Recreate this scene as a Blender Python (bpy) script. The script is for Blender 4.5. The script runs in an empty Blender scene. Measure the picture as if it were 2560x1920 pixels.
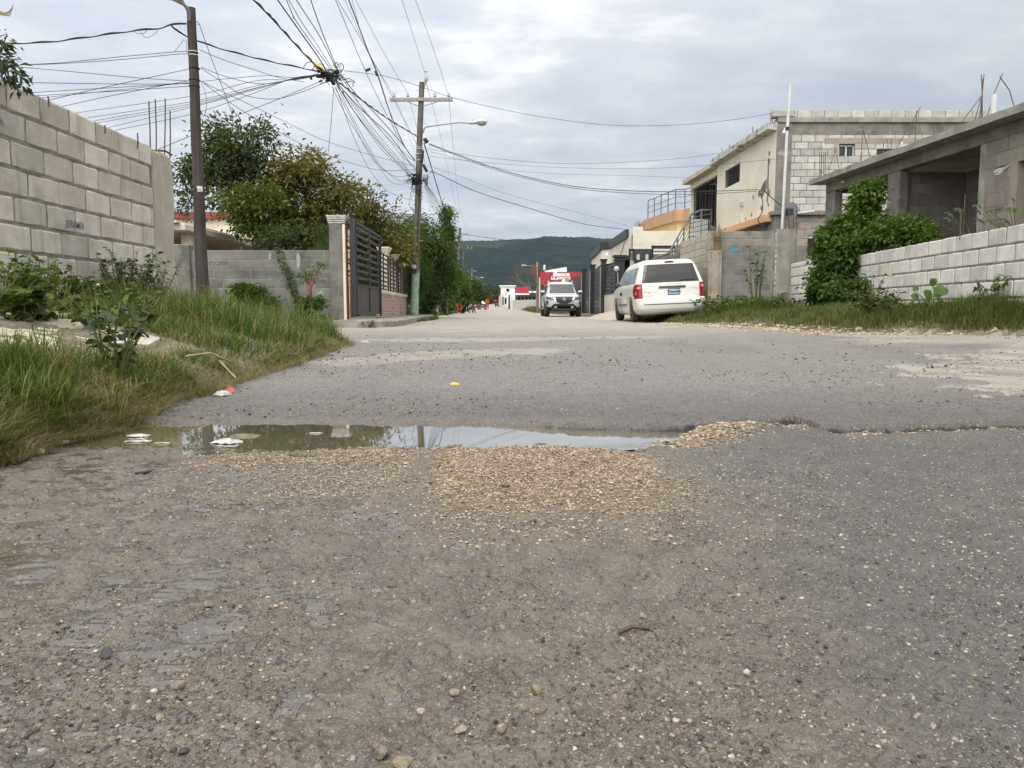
import bpy, math, random
import numpy as np
from mathutils import Vector, Matrix
random.seed(11)
rng = np.random.default_rng(11)
S = bpy.context.scene
C = S.collection
PI = math.pi
F = 1934.0
EYE = 0.38
TH = math.atan((960 - 773) / F)
CT, ST = math.cos(TH), math.sin(TH)
def ray(px, py):
 u = (px - 1280) / F
 v = (960 - py) / F
 return (u, CT + v * ST, -ST + v * CT)
def at(px, py, Y):
 d = ray(px, py)
 t = Y / d[1]
 return Vector((d[0] * t, Y, EYE + d[2] * t))
def gnd(px, py, z=0.0):
 d = ray(px, py)
 t = (z - EYE) / d[2]
 return Vector((d[0] * t, d[1] * t, z))
cam_d = bpy.data.cameras.new('camera')
cam = bpy.data.objects.new('camera', cam_d)
C.objects.link(cam)
cam.location = (0, 0, EYE)
cam.rotation_euler = (PI / 2 - TH, 0, 0)
cam_d.sensor_width = 36
cam_d.lens = 36 * F / 2560
cam_d.clip_start = 0.05
cam_d.clip_end = 9000
S.camera = cam
def new_mat(name):
 m = bpy.data.materials.new(name)
 m.use_nodes = True
 nt = m.node_tree
 for n in list(nt.nodes):
  nt.nodes.remove(n)
 out = nt.nodes.new('ShaderNodeOutputMaterial')
 b = nt.nodes.new('ShaderNodeBsdfPrincipled')
 nt.links.new(b.outputs[0], out.inputs[0])
 return m, nt, b, out
class NT:
 """small helper round a node tree"""
 def __init__(s, nt):
  s.nt = nt
 def n(s, typ, **kw):
  nd = s.nt.nodes.new(typ)
  for k, v in kw.items():
   setattr(nd, k, v)
  return nd
 def put(s, sock, val):
  if val is None:
   return
  if isinstance(val, bpy.types.NodeSocket):
   s.nt.links.new(val, sock)
  else:
   if isinstance(val, (tuple, list)) and len(val) == 3 and sock.type == 'RGBA':
    val = (*val, 1)
   sock.default_value = val
 def pos(s):
  return s.n('ShaderNodeNewGeometry').outputs['Position']
 def gen(s):
  return s.n('ShaderNodeTexCoord').outputs['Generated']
 def objc(s):
  return s.n('ShaderNodeTexCoord').outputs['Object']
 def attr(s, name, out='Fac'):
  return s.n('ShaderNodeAttribute', attribute_name=name).outputs[out]
 def mapping(s, vec, scale=(1, 1, 1), loc=(0, 0, 0), rot=(0, 0, 0)):
  m = s.n('ShaderNodeMapping')
  s.put(m.inputs['Vector'], vec)
  m.inputs['Scale'].default_value = scale
  m.inputs['Location'].default_value = loc
  m.inputs['Rotation'].default_value = rot
  return m.outputs[0]
 def noise(s, vec, scale, detail=4, rough=0.55, out=0, dist=0.0):
  t = s.n('ShaderNodeTexNoise')
  s.put(t.inputs['Vector'], vec)
  t.inputs['Scale'].default_value = scale
  t.inputs['Detail'].default_value = detail
  t.inputs['Roughness'].default_value = rough
  t.inputs['Distortion'].default_value = dist
  return t.outputs[out]
 def vor(s, vec, scale, feature='F1', out='Distance', rand=1.0):
  t = s.n('ShaderNodeTexVoronoi', feature=feature)
  s.put(t.inputs['Vector'], vec)
  t.inputs['Scale'].default_value = scale
  t.inputs['Randomness'].default_value = rand
  return t.outputs[out]
 def math(s, op, a, b=None, c=None, clamp=False):
  m = s.n('ShaderNodeMath', operation=op, use_clamp=clamp)
  s.put(m.inputs[0], a)
  s.put(m.inputs[1], b)
  s.put(m.inputs[2], c)
  return m.outputs[0]
 def ramp(s, fac, stops, interp='LINEAR'):
  r = s.n('ShaderNodeValToRGB')
  r.color_ramp.interpolation = interp
  el = r.color_ramp.elements
  while len(el) < len(stops):
   el.new(0.5)
  for e, (p, c) in zip(el, stops):
   e.position = p
   e.color = (c, c, c, 1) if not isinstance(c, (tuple, list)) else (*c, 1)
  s.put(r.inputs[0], fac)
  return r.outputs[0]
 def sstep(s, val, lo, hi, a=0.0, b=1.0):
  m = s.n('ShaderNodeMapRange', interpolation_type='SMOOTHSTEP')
  s.put(m.inputs[0], val)
  m.inputs[1].default_value = lo
  m.inputs[2].default_value = hi
  m.inputs[3].default_value = a
  m.inputs[4].default_value = b
  return m.outputs[0]
 def mix(s, fac, a, b, blend='MIX'):
  m = s.n('ShaderNodeMix', data_type='RGBA', blend_type=blend)
  s.put(m.inputs[0], fac)
  s.put(m.inputs[6], a)
  s.put(m.inputs[7], b)
  return m.outputs[2]
 def mixf(s, fac, a, b):
  m = s.n('ShaderNodeMix', data_type='FLOAT')
  s.put(m.inputs[0], fac)
  s.put(m.inputs[2], a)
  s.put(m.inputs[3], b)
  return m.outputs[0]
 def bump(s, h, strength=0.5, dist=0.01, normal=None):
  b = s.n('ShaderNodeBump')
  b.inputs['Strength'].default_value = strength
  b.inputs['Distance'].default_value = dist
  s.put(b.inputs['Height'], h)
  s.put(b.inputs['Normal'], normal)
  return b.outputs[0]
 def sep(s, vec):
  x = s.n('ShaderNodeSeparateXYZ')
  s.put(x.inputs[0], vec)
  return x.outputs
 def comb(s, x, y, z):
  c = s.n('ShaderNodeCombineXYZ')
  s.put(c.inputs[0], x); s.put(c.inputs[1], y); s.put(c.inputs[2], z)
  return c.outputs[0]
MATS = {}
def pmat(name, c1, c2=None, scale=3.0, rough=0.7, bump=0.0, bscale=40.0, bdist=0.004, metallic=0.0,
   stain=None, sscale=1.2, slo=0.5, shi=0.7, rnd=0.0, streak=None, spec=0.5, coat=0.0, detail=5):
 """weathered surface: two tones mixed by noise, optional stains, vertical streaks and per-piece variation"""
 if name in MATS:
  return MATS[name]
 m, nt, b, out = new_mat(name)
 k = NT(nt)
 p = k.pos()
 col = c1
 if c2 is not None:
  f = k.sstep(k.noise(p, scale, detail, 0.6), 0.36, 0.64)
  col = k.mix(f, c1, c2)
 if stain is not None:
  f = k.sstep(k.noise(p, sscale, 6, 0.65), slo, shi)
  col = k.mix(f, col, stain)
 if streak is not None:
  sp = k.mapping(p, (7, 7, 0.55))
  f = k.sstep(k.noise(sp, 1.0, 5, 0.6), 0.52, 0.75)
  col = k.mix(k.math('MULTIPLY', f, 0.75), col, streak)
 if rnd:
  a = k.attr('rnd')
  f = k.math('MULTIPLY_ADD', a, 2 * rnd, 1 - rnd)
  col = k.mix(1.0, col, k.comb(f, f, f), 'MULTIPLY')
 k.put(b.inputs['Base Color'], col)
 b.inputs['Roughness'].default_value = rough
 b.inputs['Metallic'].default_value = metallic
 b.inputs['Specular IOR Level'].default_value = spec
 b.inputs['Coat Weight'].default_value = coat
 b.inputs['Coat Roughness'].default_value = 0.08
 if bump:
  h = k.noise(p, bscale, 5, 0.65)
  k.put(b.inputs['Normal'], k.bump(h, bump, bdist))
 MATS[name] = m
 return m
def glassmat(name, col=(0.02, 0.022, 0.025), rough=0.05):
 if name in MATS:
  return MATS[name]
 m, nt, b, out = new_mat(name)
 k = NT(nt)
 b.inputs['Base Color'].default_value = (*col, 1)
 b.inputs['Roughness'].default_value = rough
 b.inputs['IOR'].default_value = 1.5
 k.put(b.inputs['Normal'], k.bump(k.noise(k.pos(), 1.3, 2), 0.15, 0.02))
 MATS[name] = m
 return m
WM = {}      # accumulated matrices of parents
def tag(o, label=None, cat=None, group=None, kind=None):
 if label: o['label'] = label
 if cat: o['category'] = cat
 if group: o['group'] = group
 if kind: o['kind'] = kind
 return o
def thing(name, label, cat, loc=(0, 0, 0), rotz=0.0, group=None, mat=None):
 o = bpy.data.objects.new(name, None)
 o.empty_display_size = 0.2
 C.objects.link(o)
 M = mat if mat is not None else Matrix.Translation(Vector(loc)) @ Matrix.Rotation(rotz, 4, 'Z')
 o.matrix_world = M
 WM[o.name] = M.copy()
 return tag(o, label, cat, group)
class MB:
 def __init__(s):
  s.v = []; s.f = []; s.m = []; s.sm = []; s.mi = 0; s.smooth = False; s.r = []; s.rv = 0.5
 def add(s, verts, faces, smooth=None):
  b = len(s.v)
  s.v.extend([tuple(x) for x in verts])
  s.r.extend([s.rv] * len(verts))
  sm = s.smooth if smooth is None else smooth
  for f in faces:
   s.f.append(tuple(i + b for i in f)); s.m.append(s.mi); s.sm.append(sm)
  return s
 def box(s, x0, x1, y0, y1, z0, z1, M=None, bev=0.0):
  if bev > 0:
   e = min(bev, (x1 - x0) * .45, (y1 - y0) * .45, (z1 - z0) * .45)
   vs = []
   for z, k in ((z0, e), (z0 + e, 0), (z1 - e, 0), (z1, e)):
    for (x, y) in ((x0 + k, y0 + k), (x1 - k, y0 + k), (x1 - k, y1 - k), (x0 + k, y1 - k)):
     vs.append((x, y, z))
   vv = []
   for z, k in ((z0, e), (z0 + e, 0), (z1 - e, 0), (z1, e)):
    a = [(x0 + k, y0 + e), (x0 + e, y0 + k), (x1 - e, y0 + k), (x1 - k, y0 + e), (x1 - k, y1 - e), (x1 - e, y1 - k), (x0 + e, y1 - k), (x0 + k, y1 - e)]
    if k:
     a = [(x0 + k, y0 + 1.5 * k), (x0 + 1.5 * k, y0 + k), (x1 - 1.5 * k, y0 + k), (x1 - k, y0 + 1.5 * k), (x1 - k, y1 - 1.5 * k), (x1 - 1.5 * k, y1 - k), (x0 + 1.5 * k, y1 - k), (x0 + k, y1 - 1.5 * k)]
    vv += [(x, y, z) for x, y in a]
   fs = [tuple(range(7, -1, -1)), tuple(range(24, 32))]
   for j in range(3):
    for i in range(8):
     a = j * 8 + i; b2 = j * 8 + (i + 1) % 8
     fs.append((a, b2, b2 + 8, a + 8))
   vs = vv
  else:
   vs = [(x0, y0, z0), (x1, y0, z0), (x1, y1, z0), (x0, y1, z0), (x0, y0, z1), (x1, y0, z1), (x1, y1, z1), (x0, y1, z1)]
   fs = [(3, 2, 1, 0), (4, 5, 6, 7), (0, 1, 5, 4), (1, 2, 6, 5), (2, 3, 7, 6), (3, 0, 4, 7)]
  if M is not None:
   vs = [tuple(M @ Vector(v)) for v in vs]
  return s.add(vs, fs, False)
 def prism(s, poly, z0, z1, M=None):
  n = len(poly)
  a = sum(poly[i][0] * poly[(i + 1) % n][1] - poly[(i + 1) % n][0] * poly[i][1] for i in range(n))
  if a < 0: poly = poly[::-1]
  z0f = z0 if callable(z0) else (lambda x, y: z0)
  z1f = z1 if callable(z1) else (lambda x, y: z1)
  vs = [(x, y, z0f(x, y)) for x, y in poly] + [(x, y, z1f(x, y)) for x, y in poly]
  if M is not None: vs = [tuple(M @ Vector(v)) for v in vs]
  fs = [tuple(range(n - 1, -1, -1)), tuple(range(n, 2 * n))]
  for i in range(n):
   j = (i + 1) % n
   fs.append((i, j, j + n, i + n))
  return s.add(vs, fs, False)
 def tube(s, pts, r, n=6, smooth=True, cap=True):
  pts = [Vector(p) for p in pts]
  N = len(pts)
  rs = r if isinstance(r, (list, tuple, np.ndarray)) else [r] * N
  vs = []; prev = None
  for i, p in enumerate(pts):
   d = (pts[min(i + 1, N - 1)] - pts[max(i - 1, 0)])
   if d.length < 1e-9: d = Vector((0, 0, 1))
   d.normalize()
   if prev is None:
    a = Vector((0, 0, 1)) if abs(d.z) < .9 else Vector((1, 0, 0))
    x = d.cross(a).normalized()
   else:
    x = (prev - d * prev.dot(d))
    x = x.normalized() if x.length > 1e-6 else d.orthogonal().normalized()
   prev = x
   y = d.cross(x)
   for k in range(n):
    t = 2 * PI * k / n
    vs.append(p + (x * math.cos(t) + y * math.sin(t)) * rs[i])
  fs = []
  for i in range(N - 1):
   for k in range(n):
    a = i * n + k; b = i * n + (k + 1) % n
    fs.append((a, b, b + n, a + n))
  s.add(vs, fs, smooth)
  if cap:
   s.add(vs[:n], [tuple(range(n - 1, -1, -1))], False)
   s.add(vs[-n:], [tuple(range(n))], False)
  return s
 def lathe(s, prof, n=16, M=None, smooth=True):
  vs = []; fs = []
  for r, z in prof:
   for k in range(n):
    t = 2 * PI * k / n
    vs.append(Vector((r * math.cos(t), r * math.sin(t), z)))
  for i in range(len(prof) - 1):
   for k in range(n):
    a = i * n + k; b = i * n + (k + 1) % n
    fs.append((a, b, b + n, a + n))
  if M is not None: vs = [M @ v for v in vs]
  s.add(vs, fs, smooth)
  s.add(vs[:n], [tuple(range(n - 1, -1, -1))], False)
  s.add(vs[-n:], [tuple(range(n))], False)
  return s
 def grid(s, P, smooth=True, flip=False):
  """P[i][j] points"""
  a = len(P); b = len(P[0])
  vs = [p for row in P for p in row]
  fs = []
  for i in range(a - 1):
   for j in range(b - 1):
    q = (i * b + j, i * b + j + 1, (i + 1) * b + j + 1, (i + 1) * b + j)
    fs.append(q[::-1] if flip else q)
  return s.add(vs, fs, smooth)
 def xform(s, M):
  s.v = [tuple(M @ Vector(v)) for v in s.v]
  return s
 def build(s, name, mats, parent=None, local=False, rnd=False):
  """verts are in world space unless local"""
  me = bpy.data.meshes.new(name)
  V = np.array(s.v, dtype=np.float64).reshape(-1, 3)
  off = Vector((0, 0, 0))
  if parent is not None:
   M = WM[parent.name]
   if not local:
    Mi = np.array(M.inverted())
    V = V @ Mi[:3, :3].T + Mi[:3, 3]
  elif not local and len(V):
   off = Vector(((V[:, 0].min() + V[:, 0].max()) / 2, (V[:, 1].min() + V[:, 1].max()) / 2, V[:, 2].min()))
   V = V - np.array(off)
  me.from_pydata(V.tolist(), [], s.f)
  for m in (mats if isinstance(mats, (list, tuple)) else [mats]):
   me.materials.append(m)
  me.polygons.foreach_set('material_index', s.m)
  me.polygons.foreach_set('use_smooth', s.sm)
  if rnd:
   a = me.attributes.new('rnd', 'FLOAT', 'POINT')
   a.data.foreach_set('value', s.r)
  me.update()
  o = bpy.data.objects.new(name, me)
  C.objects.link(o)
  if parent is not None:
   o.parent = parent
   WM[o.name] = WM[parent.name].copy()
  else:
   o.location = off
   WM[o.name] = Matrix.Translation(off)
  return o
def np_obj(name, V, T, mats, parent=None, attrs=None, smooth=False, midx=None, center=True, n=3):
 """mesh from numpy arrays; T is (k,n) indices; V in world space"""
 V = np.asarray(V, dtype=np.float64)
 T = np.asarray(T, dtype=np.int32)
 off = Vector((0, 0, 0))
 if parent is not None:
  Mi = np.array(WM[parent.name].inverted())
  V = V @ Mi[:3, :3].T + Mi[:3, 3]
 elif center:
  off = Vector((float(V[:, 0].min() + V[:, 0].max()) / 2, float(V[:, 1].min() + V[:, 1].max()) / 2, float(V[:, 2].min())))
  V = V - np.array(off)
 me = bpy.data.meshes.new(name)
 nf = len(T)
 me.vertices.add(len(V)); me.loops.add(nf * n); me.polygons.add(nf)
 me.vertices.foreach_set('co', V.astype(np.float32).ravel())
 me.loops.foreach_set('vertex_index', T.ravel())
 me.polygons.foreach_set('loop_start', np.arange(0, nf * n, n, dtype=np.int32))
 me.polygons.foreach_set('use_smooth', np.full(nf, smooth, dtype=bool))
 if midx is not None:
  me.polygons.foreach_set('material_index', np.asarray(midx, dtype=np.int32))
 me.update(calc_edges=True)
 for m in (mats if isinstance(mats, (list, tuple)) else [mats]):
  me.materials.append(m)
 if attrs:
  for k, a in attrs.items():
   at_ = me.attributes.new(k, 'FLOAT', 'POINT')
   at_.data.foreach_set('value', np.asarray(a, dtype=np.float32))
 o = bpy.data.objects.new(name, me)
 C.objects.link(o)
 if parent is not None:
  o.parent = parent
  WM[o.name] = WM[parent.name].copy()
 else:
  o.location = off
  WM[o.name] = Matrix.Translation(off)
 return o
def text_mesh(txt, size, M, matl, parent, name='lettering', depth=0.002, shear=0.0, bold=0.0, align='CENTER'):
 cu = bpy.data.curves.new('tmp_text', 'FONT')
 cu.body = txt; cu.size = size; cu.extrude = depth; cu.align_x = align; cu.align_y = 'CENTER'
 cu.shear = shear; cu.offset = bold; cu.resolution_u = 3
 o = bpy.data.objects.new('tmp_text', cu)
 C.objects.link(o)
 dg = bpy.context.evaluated_depsgraph_get()
 me = bpy.data.meshes.new_from_object(o.evaluated_get(dg))
 V = [tuple(M @ v.co) for v in me.vertices]
 Fc = [tuple(p.vertices) for p in me.polygons]
 bpy.data.objects.remove(o); bpy.data.curves.remove(cu); bpy.data.meshes.remove(me)
 mb = MB(); mb.add(V, Fc, False)
 return mb.build(name, matl, parent)
def vnoise(x, y, seed=0):
 x = np.asarray(x, dtype=np.float64); y = np.asarray(y, dtype=np.float64)
 xi = np.floor(x).astype(np.int64); yi = np.floor(y).astype(np.int64)
 fx = x - xi; fy = y - yi
 def h(a, b):
  n = (a * 374761393 + b * 668265263 + seed * 974634777) & 0x7fffffff
  n = ((n ^ (n >> 13)) * 1274126177) & 0x7fffffff
  n = (n ^ (n >> 16)) & 0xffffff
  return n / float(0xffffff)
 u = fx * fx * (3 - 2 * fx); v = fy * fy * (3 - 2 * fy)
 a = h(xi, yi); b = h(xi + 1, yi); c = h(xi, yi + 1); d = h(xi + 1, yi + 1)
 return (a * (1 - u) + b * u) * (1 - v) + (c * (1 - u) + d * u) * v
def fbm(x, y, oct=4, seed=0, g=0.5):
 s = 0; a = 1; t = 0
 for i in range(oct):
  s = s + a * vnoise(x * 2 ** i + 17.3 * i, y * 2 ** i - 9.1 * i, seed + i); t += a; a *= g
 return s / t
def sst(x, a, b):
 t = np.clip((np.asarray(x, dtype=np.float64) - a) / (b - a), 0, 1)
 return t * t * (3 - 2 * t)
def curve_from_px(pts, z=0.0):
 P = [gnd(x, y, z) for x, y in pts]
 return np.array([[p.x, p.y] for p in P])
LV = curve_from_px([(0, 1160), (95, 1110), (330, 1060), (380, 1030), (434, 1006), (532, 985), (593, 955), (687, 930), (752, 908), (800, 890), (880, 862)])
LVX = np.concatenate([[-1.05, LV[0, 0]], LV[1:, 0], [-1.95, -2.7, -3.7, -4.3, -4.3, -3.45, -3.3, -3.45, -5.3, -8.0, -20]])
LVY = np.concatenate([[0.2, LV[0, 1]], LV[1:, 1], [9.0, 9.8, 11.0, 14.0, 16.8, 17.2, 27.0, 30.0, 75.0, 130.0, 400.0]])
o_ = np.argsort(LVY, kind='stable'); LVX = LVX[o_]; LVY = LVY[o_]
RVY = np.array([-5, 5.0, 7.6, 8.1, 9.35, 12.5, 16, 19.0, 22.0, 27.0, 36, 45.0, 73.0, 122.0, 400.0])
RVX = np.array([9, 7.5, 6.0, 5.3, 4.2, 4.0, 4.05, 4.1, 4.15, 3.95, 3.9, 3.7, 2.5, 1.0, -9.0])
LIP = curve_from_px([(0, 1056), (330, 1052), (700, 1050), (1000, 1053), (1280, 1057), (1511, 1066), (1685, 1069), (1772, 1063), (1900, 1050), (1990, 1046), (2055, 1068), (2264, 1063), (2560, 1055)])
LIPX = np.concatenate([[-6], LIP[:, 0], [4]]); LIPY = np.concatenate([[LIP[0, 1]], LIP[:, 1], [LIP[-1, 1] + .1]])
ZW = -0.0155
def xl(Y): return np.interp(Y, LVY, LVX)
def xr(Y): return np.interp(Y, RVY, RVX)
def lipY(X):
 return np.interp(X, LIPX, LIPY) + 0.02 * (fbm(X * 14, X * 0 + 3, 4, 5) - 0.5) * 2
def ground_z(X, Y, fine=True, film_out=None):
 X = np.asarray(X, dtype=np.float64); Y = np.asarray(Y, dtype=np.float64)
 z = 0.10 * sst(X, 1.6, 5.2) * sst(Y, 3.5, 7) * (1 - sst(Y, 13, 20))
 z = z + 0.38 * sst(Y, 80, 128) + np.maximum(0, Y - 120) * 0.0155
 wob = 0.10 * (fbm(X * 2.2, Y * 2.2, 3, 3) - 0.5)
 dl = xl(Y) - X + wob
 AL = np.interp(Y, [0, 8, 10, 15.5, 17.2, 30, 60], [0.40, 0.40, 0.36, 0.34, 0.16, 0.15, 0.25])
 z = z + np.where(dl > 0, AL * (1 - np.exp(-np.maximum(dl, 0) / 0.9)) + 0.02 * sst(dl, 0, .1), 0)
 dr = X - xr(Y) + wob
 AR = np.interp(Y, [0, 14, 19, 24, 60], [0.30, 0.30, 0.27, 0.16, 0.2])
 WR = np.interp(Y, [0, 14, 19.5, 21, 24, 60], [0.38, 0.55, 0.9, 1.5, 1.6, 1.0])
 z = z + np.where(dr > 0, AR * (1 - np.exp(-np.maximum(dr, 0) / WR)), 0)
 verge = np.maximum(sst(dl, -0.02, 0.08), sst(dr, -0.05, 0.15))
 ly = lipY(X)
 D = np.interp(X, [-2.2, -1.5, -1.1, 0.35, 0.52, 0.62, 0.75, 0.95, 1.3, 3], [0.0, 0.03, 0.052, 0.056, 0.04, 0.012, 0.006, 0.022, 0.02, 0.0])
 W = np.interp(X, [-1.5, -0.6, -0.3, 0.1, 0.5, 0.8], [0.45, 0.46, 0.42, 0.37, 0.24, 0.20])
 t = ly - Y
 tr = np.where(t > 0, -D * np.exp(-np.maximum(t, 0) / W) , -D * np.exp(-np.maximum(-t, 0) / 0.012))
 tr = tr - 0.030 * np.exp(-((t - .012) / 0.016) ** 2) * sst(X, .15, .3) * (1 - .9 * np.exp(-((X - .78) / .12) ** 2)) * (.3 + 1.1 * vnoise(X * 9, X * 0, 77)) * np.interp(X, [.9, 1.1], [1, .55])
 z = z + tr * (1 - verge)
 z = z + np.where(t < 0, np.exp(t / 0.35), 0) * (0.011 * sst(X, -.1, .4) - 0.009 * sst(X, .25, -.1)) * (Y < 4.5) * sst(X, -1.45, -1.1)
 z = z - 0.035 * np.exp(-(((X + 0.57) / 0.11) ** 2 + ((Y - 2.02) / 0.055) ** 2) ** 1.5)
 mx = (X - 0.07); my = (Y - 1.88)
 z = z + 0.042 * np.exp(-((mx / 0.235) ** 2) ** 2.0 - (np.where(my > 0, my / 0.17, my / 0.36) ** 2) ** 1.2)
 z = z + 0.018 * np.exp(-(((X + 0.45) / 0.3) ** 2) ** 1.5 - (((Y - 1.98 - 0.1 * (X + .45)) / 0.13) ** 2))
 z = z + 0.022 * np.exp(-(((X - 0.72) / 0.2) ** 2) ** 1.5 - (((Y - 2.42) / 0.1) ** 2))
 if fine:
  near = 1 - sst(Y, 3.0, 9.0)
  z = z + (fbm(X * 3.1, Y * 3.1, 3, 21) - .5) * 0.016
  mic = (fbm(X * 24, Y * 24, 2, 31) - .5) * 0.013 * near
  mic = mic + (vnoise(X * 75, Y * 75, 35) - .5) * 0.0070 * (1 - sst(Y, 4.5, 9))
  mic = mic + (vnoise(X * 170, Y * 170, 41) - .5) * 0.0036 * (1 - sst(Y, 2.2, 4.5))
  wz = wet_zone(X, Y)
  lvl = -0.0078 + 0.0070 * wz + 0.0030 * (fbm(X * 4.5, Y * 4.5, 3, 45) - .5) + 0.0052 * (fbm(X * 26, Y * 60, 2, 47) - .5)
  film = sst(lvl - mic, 0.0, 0.0006) * sst(wz, .05, .3)
  mic = np.where(film > 0, np.maximum(mic, lvl), mic)
  z = z + mic
  if film_out is not None: film_out.append(film)
  z = z + verge * (fbm(X * 5, Y * 5, 4, 51) - .5) * 0.05
 return z
def wet_zone(X, Y):
 n1 = fbm(X * 1.7, Y * 1.7, 4, 61) - .5
 w = sst(-X * .85 + .9 * n1 + .10 * (1.6 - Y), -.28, .50)
 w = np.maximum(w, .75 * np.exp(-((X + .19) / .10) ** 2 - ((Y - 1.6) / .45) ** 2))
 w = np.maximum(w, .45 * sst(n1, -.05, .2) * sst(X, .9, .4))
 return w * sst(Y, 2.4, 2.0)
def gz(x, y):
 return float(ground_z(np.array([x]), np.array([y]))[0])
def in_poly(X, Y, poly):
 X = np.asarray(X); Y = np.asarray(Y)
 r = np.zeros(X.shape, bool)
 n = len(poly)
 for i in range(n):
  x0, y0 = poly[i]; x1, y1 = poly[(i + 1) % n]
  c = ((y0 > Y) != (y1 > Y)) & (X < (x1 - x0) * (Y - y0) / ((y1 - y0) if y1 != y0 else 1e-9) + x0)
  r ^= c
 return r
def build_ground():
 inv = np.linspace(1 / 0.42, 1 / 9.0, 1000)
 rows = np.concatenate([[-40, -15, -6, -2, -0.6, 0.0, 0.2, 0.32], 1 / inv, 9.0 * (40 / 9.0) ** (np.linspace(0.004, 1, 230)), 40 * (3500 / 40) ** (np.linspace(.008, 1, 150))])
 t = np.linspace(-1, 1, 1081)
 core = t * 0.84
 tail = np.sign(t) * (np.exp(np.maximum(0, np.abs(t) - 0.86) * 38) - 1) * 0.09
 g = core + tail
 Y = np.repeat(rows[:, None], len(g), 1)
 A = 0.32 + 0.80 * np.maximum(rows, 0.2)
 X = A[:, None] * g[None, :]
 fo = []
 Z = ground_z(X, Y, True, fo)
 filmv = fo[0].ravel()
 far = sst(Y, 300, 900)
 Z = Z * (1 - far) + far * 3.0
 wide = np.abs(X) > 60
 Z = np.where(wide, np.minimum(Z, 3.0), Z)
 V = np.stack([X, Y, Z], -1).reshape(-1, 3)
 nr, nc = X.shape
 i = np.arange(nr - 1)[:, None] * nc + np.arange(nc - 1)[None, :]
 Q = np.stack([i, i + 1, i + nc + 1, i + nc], -1).reshape(-1, 4)
 x = V[:, 0]; y = V[:, 1]
 n1 = fbm(x * 1.7, y * 1.7, 4, 61) - .5
 n2 = fbm(x * 6, y * 6, 4, 71) - .5
 ly = lipY(x)
 nearside = (y < ly)
 mud = sst(x * 1.0 - 0.10 * (y - .7) + 0.35 * n1 + .2 * n2, 0.56, 0.12)
 mud = np.where(nearside, mud, 0.12 * sst(n1, -.05, .2) + 0.5 * sst(y - ly, 0.25, 0.0) * (x < .3))
 mud = np.where((x > .55) & nearside, np.maximum(mud, 0.85 * np.exp(-((ly - y) / 0.16) ** 2)), mud)
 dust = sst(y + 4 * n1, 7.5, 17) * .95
 xright = sst(x - 2.6 - .1 * y + 2 * n1, 0, .8) * sst(y, 3.5, 6)
 dust = np.maximum(dust, xright * .8)
 def strip(pts, w, val, rag=0.5):
  nonlocal dust
  P = np.array(pts)
  d = np.full(x.shape, 1e9); ww = np.zeros(x.shape)
  for k in range(len(P) - 1):
   a = P[k]; b = P[k + 1]; ab = b - a
   tt = np.clip(((x - a[0]) * ab[0] + (y - a[1]) * ab[1]) / (ab @ ab), 0, 1)
   dd = np.hypot(x - a[0] - tt * ab[0], y - a[1] - tt * ab[1])
   m = dd < d
   d = np.where(m, dd, d)
   ww = np.where(m, w[k] + (w[k + 1] - w[k]) * tt, ww)
  s = sst(ww * (1 + rag * (n2 * 3)) - d, -0.03, 0.05)
  dust = dust * (1 - s) + val * s
  return s
 G = lambda a, b: (gnd(a, b).x, gnd(a, b).y)
 st1 = strip([G(860, 905), G(1050, 890), G(1250, 880), G(1480, 866)], [.33, .42, .45, .05], .72)
 st1b = strip([G(760, 897), G(860, 876), G(1100, 866), G(1300, 857)], [.3, .33, .3, .1], 0.1)
 st2 = strip([G(1000, 850), G(1350, 848), G(1650, 842)], [.5, .8, .3], 0.75)
 pat = in_poly(x + 1.5 * n1 + .5 * n2, y + 1.2 * n2, [G(2150, 924), G(2330, 900), G(2600, 858), G(2900, 880), G(2700, 985), G(2450, 955)])
 stk = sst(fbm(x * 1.2 - y * .8, x * 9 + y * 7, 4, 77), .50, .60)
 dust = np.where(pat, np.maximum(dust, .95 - .7 * stk), dust)
 darkp = strip([G(1560, 858), G(1760, 862), G(1950, 880), G(2100, 905)], [1.2, 1.4, 1.0, .5], 0.05, .3)
 wet = np.where(nearside, sst(-x * .8 + 0.5 * n1 + .12 * (1.6 - y), -.25, .55), 0)
 wet = np.maximum(wet, .8 * sst(-(y - ly), -.25, 0) * (x < .7))
 vl = sst(xl(y) - x + 0.10 * (fbm(x * 2.2, y * 2.2, 3, 3) - 0.5), -.04, .06)
 vr = sst(x - xr(y) + .25 * n2, -.10, .10)
 soil = np.maximum(vl, vr)
 gravelb = np.exp(-(((x - .07) / .27) ** 2) ** 1.5 - (np.where(y > 1.93, (y - 1.93) / .22, (y - 1.93) / .42) ** 2) ** 1.3)
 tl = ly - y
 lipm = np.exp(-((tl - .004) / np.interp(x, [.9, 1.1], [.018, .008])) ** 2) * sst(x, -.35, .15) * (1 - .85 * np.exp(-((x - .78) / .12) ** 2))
 fc = soil[Q].mean(1)
 fy = y[Q].mean(1); fx = x[Q].mean(1)
 road = (fc < .5) & (fy < 420) & (fy > -41)
 out = []
 for nm, sel in (('road', road), ('ground', ~road)):
  q = Q[sel]
  used = np.unique(q)
  remap = np.full(len(V), -1, dtype=np.int64); remap[used] = np.arange(len(used))
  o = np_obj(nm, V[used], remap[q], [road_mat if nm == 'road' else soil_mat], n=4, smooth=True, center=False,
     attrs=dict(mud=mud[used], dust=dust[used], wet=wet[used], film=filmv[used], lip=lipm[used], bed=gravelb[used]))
  tag(o, 'cracked wet asphalt street with mud and stones' if nm == 'road' else 'brown soil of the verges beside the street', None, None, 'structure')
  out.append(o)
 return out
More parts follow.
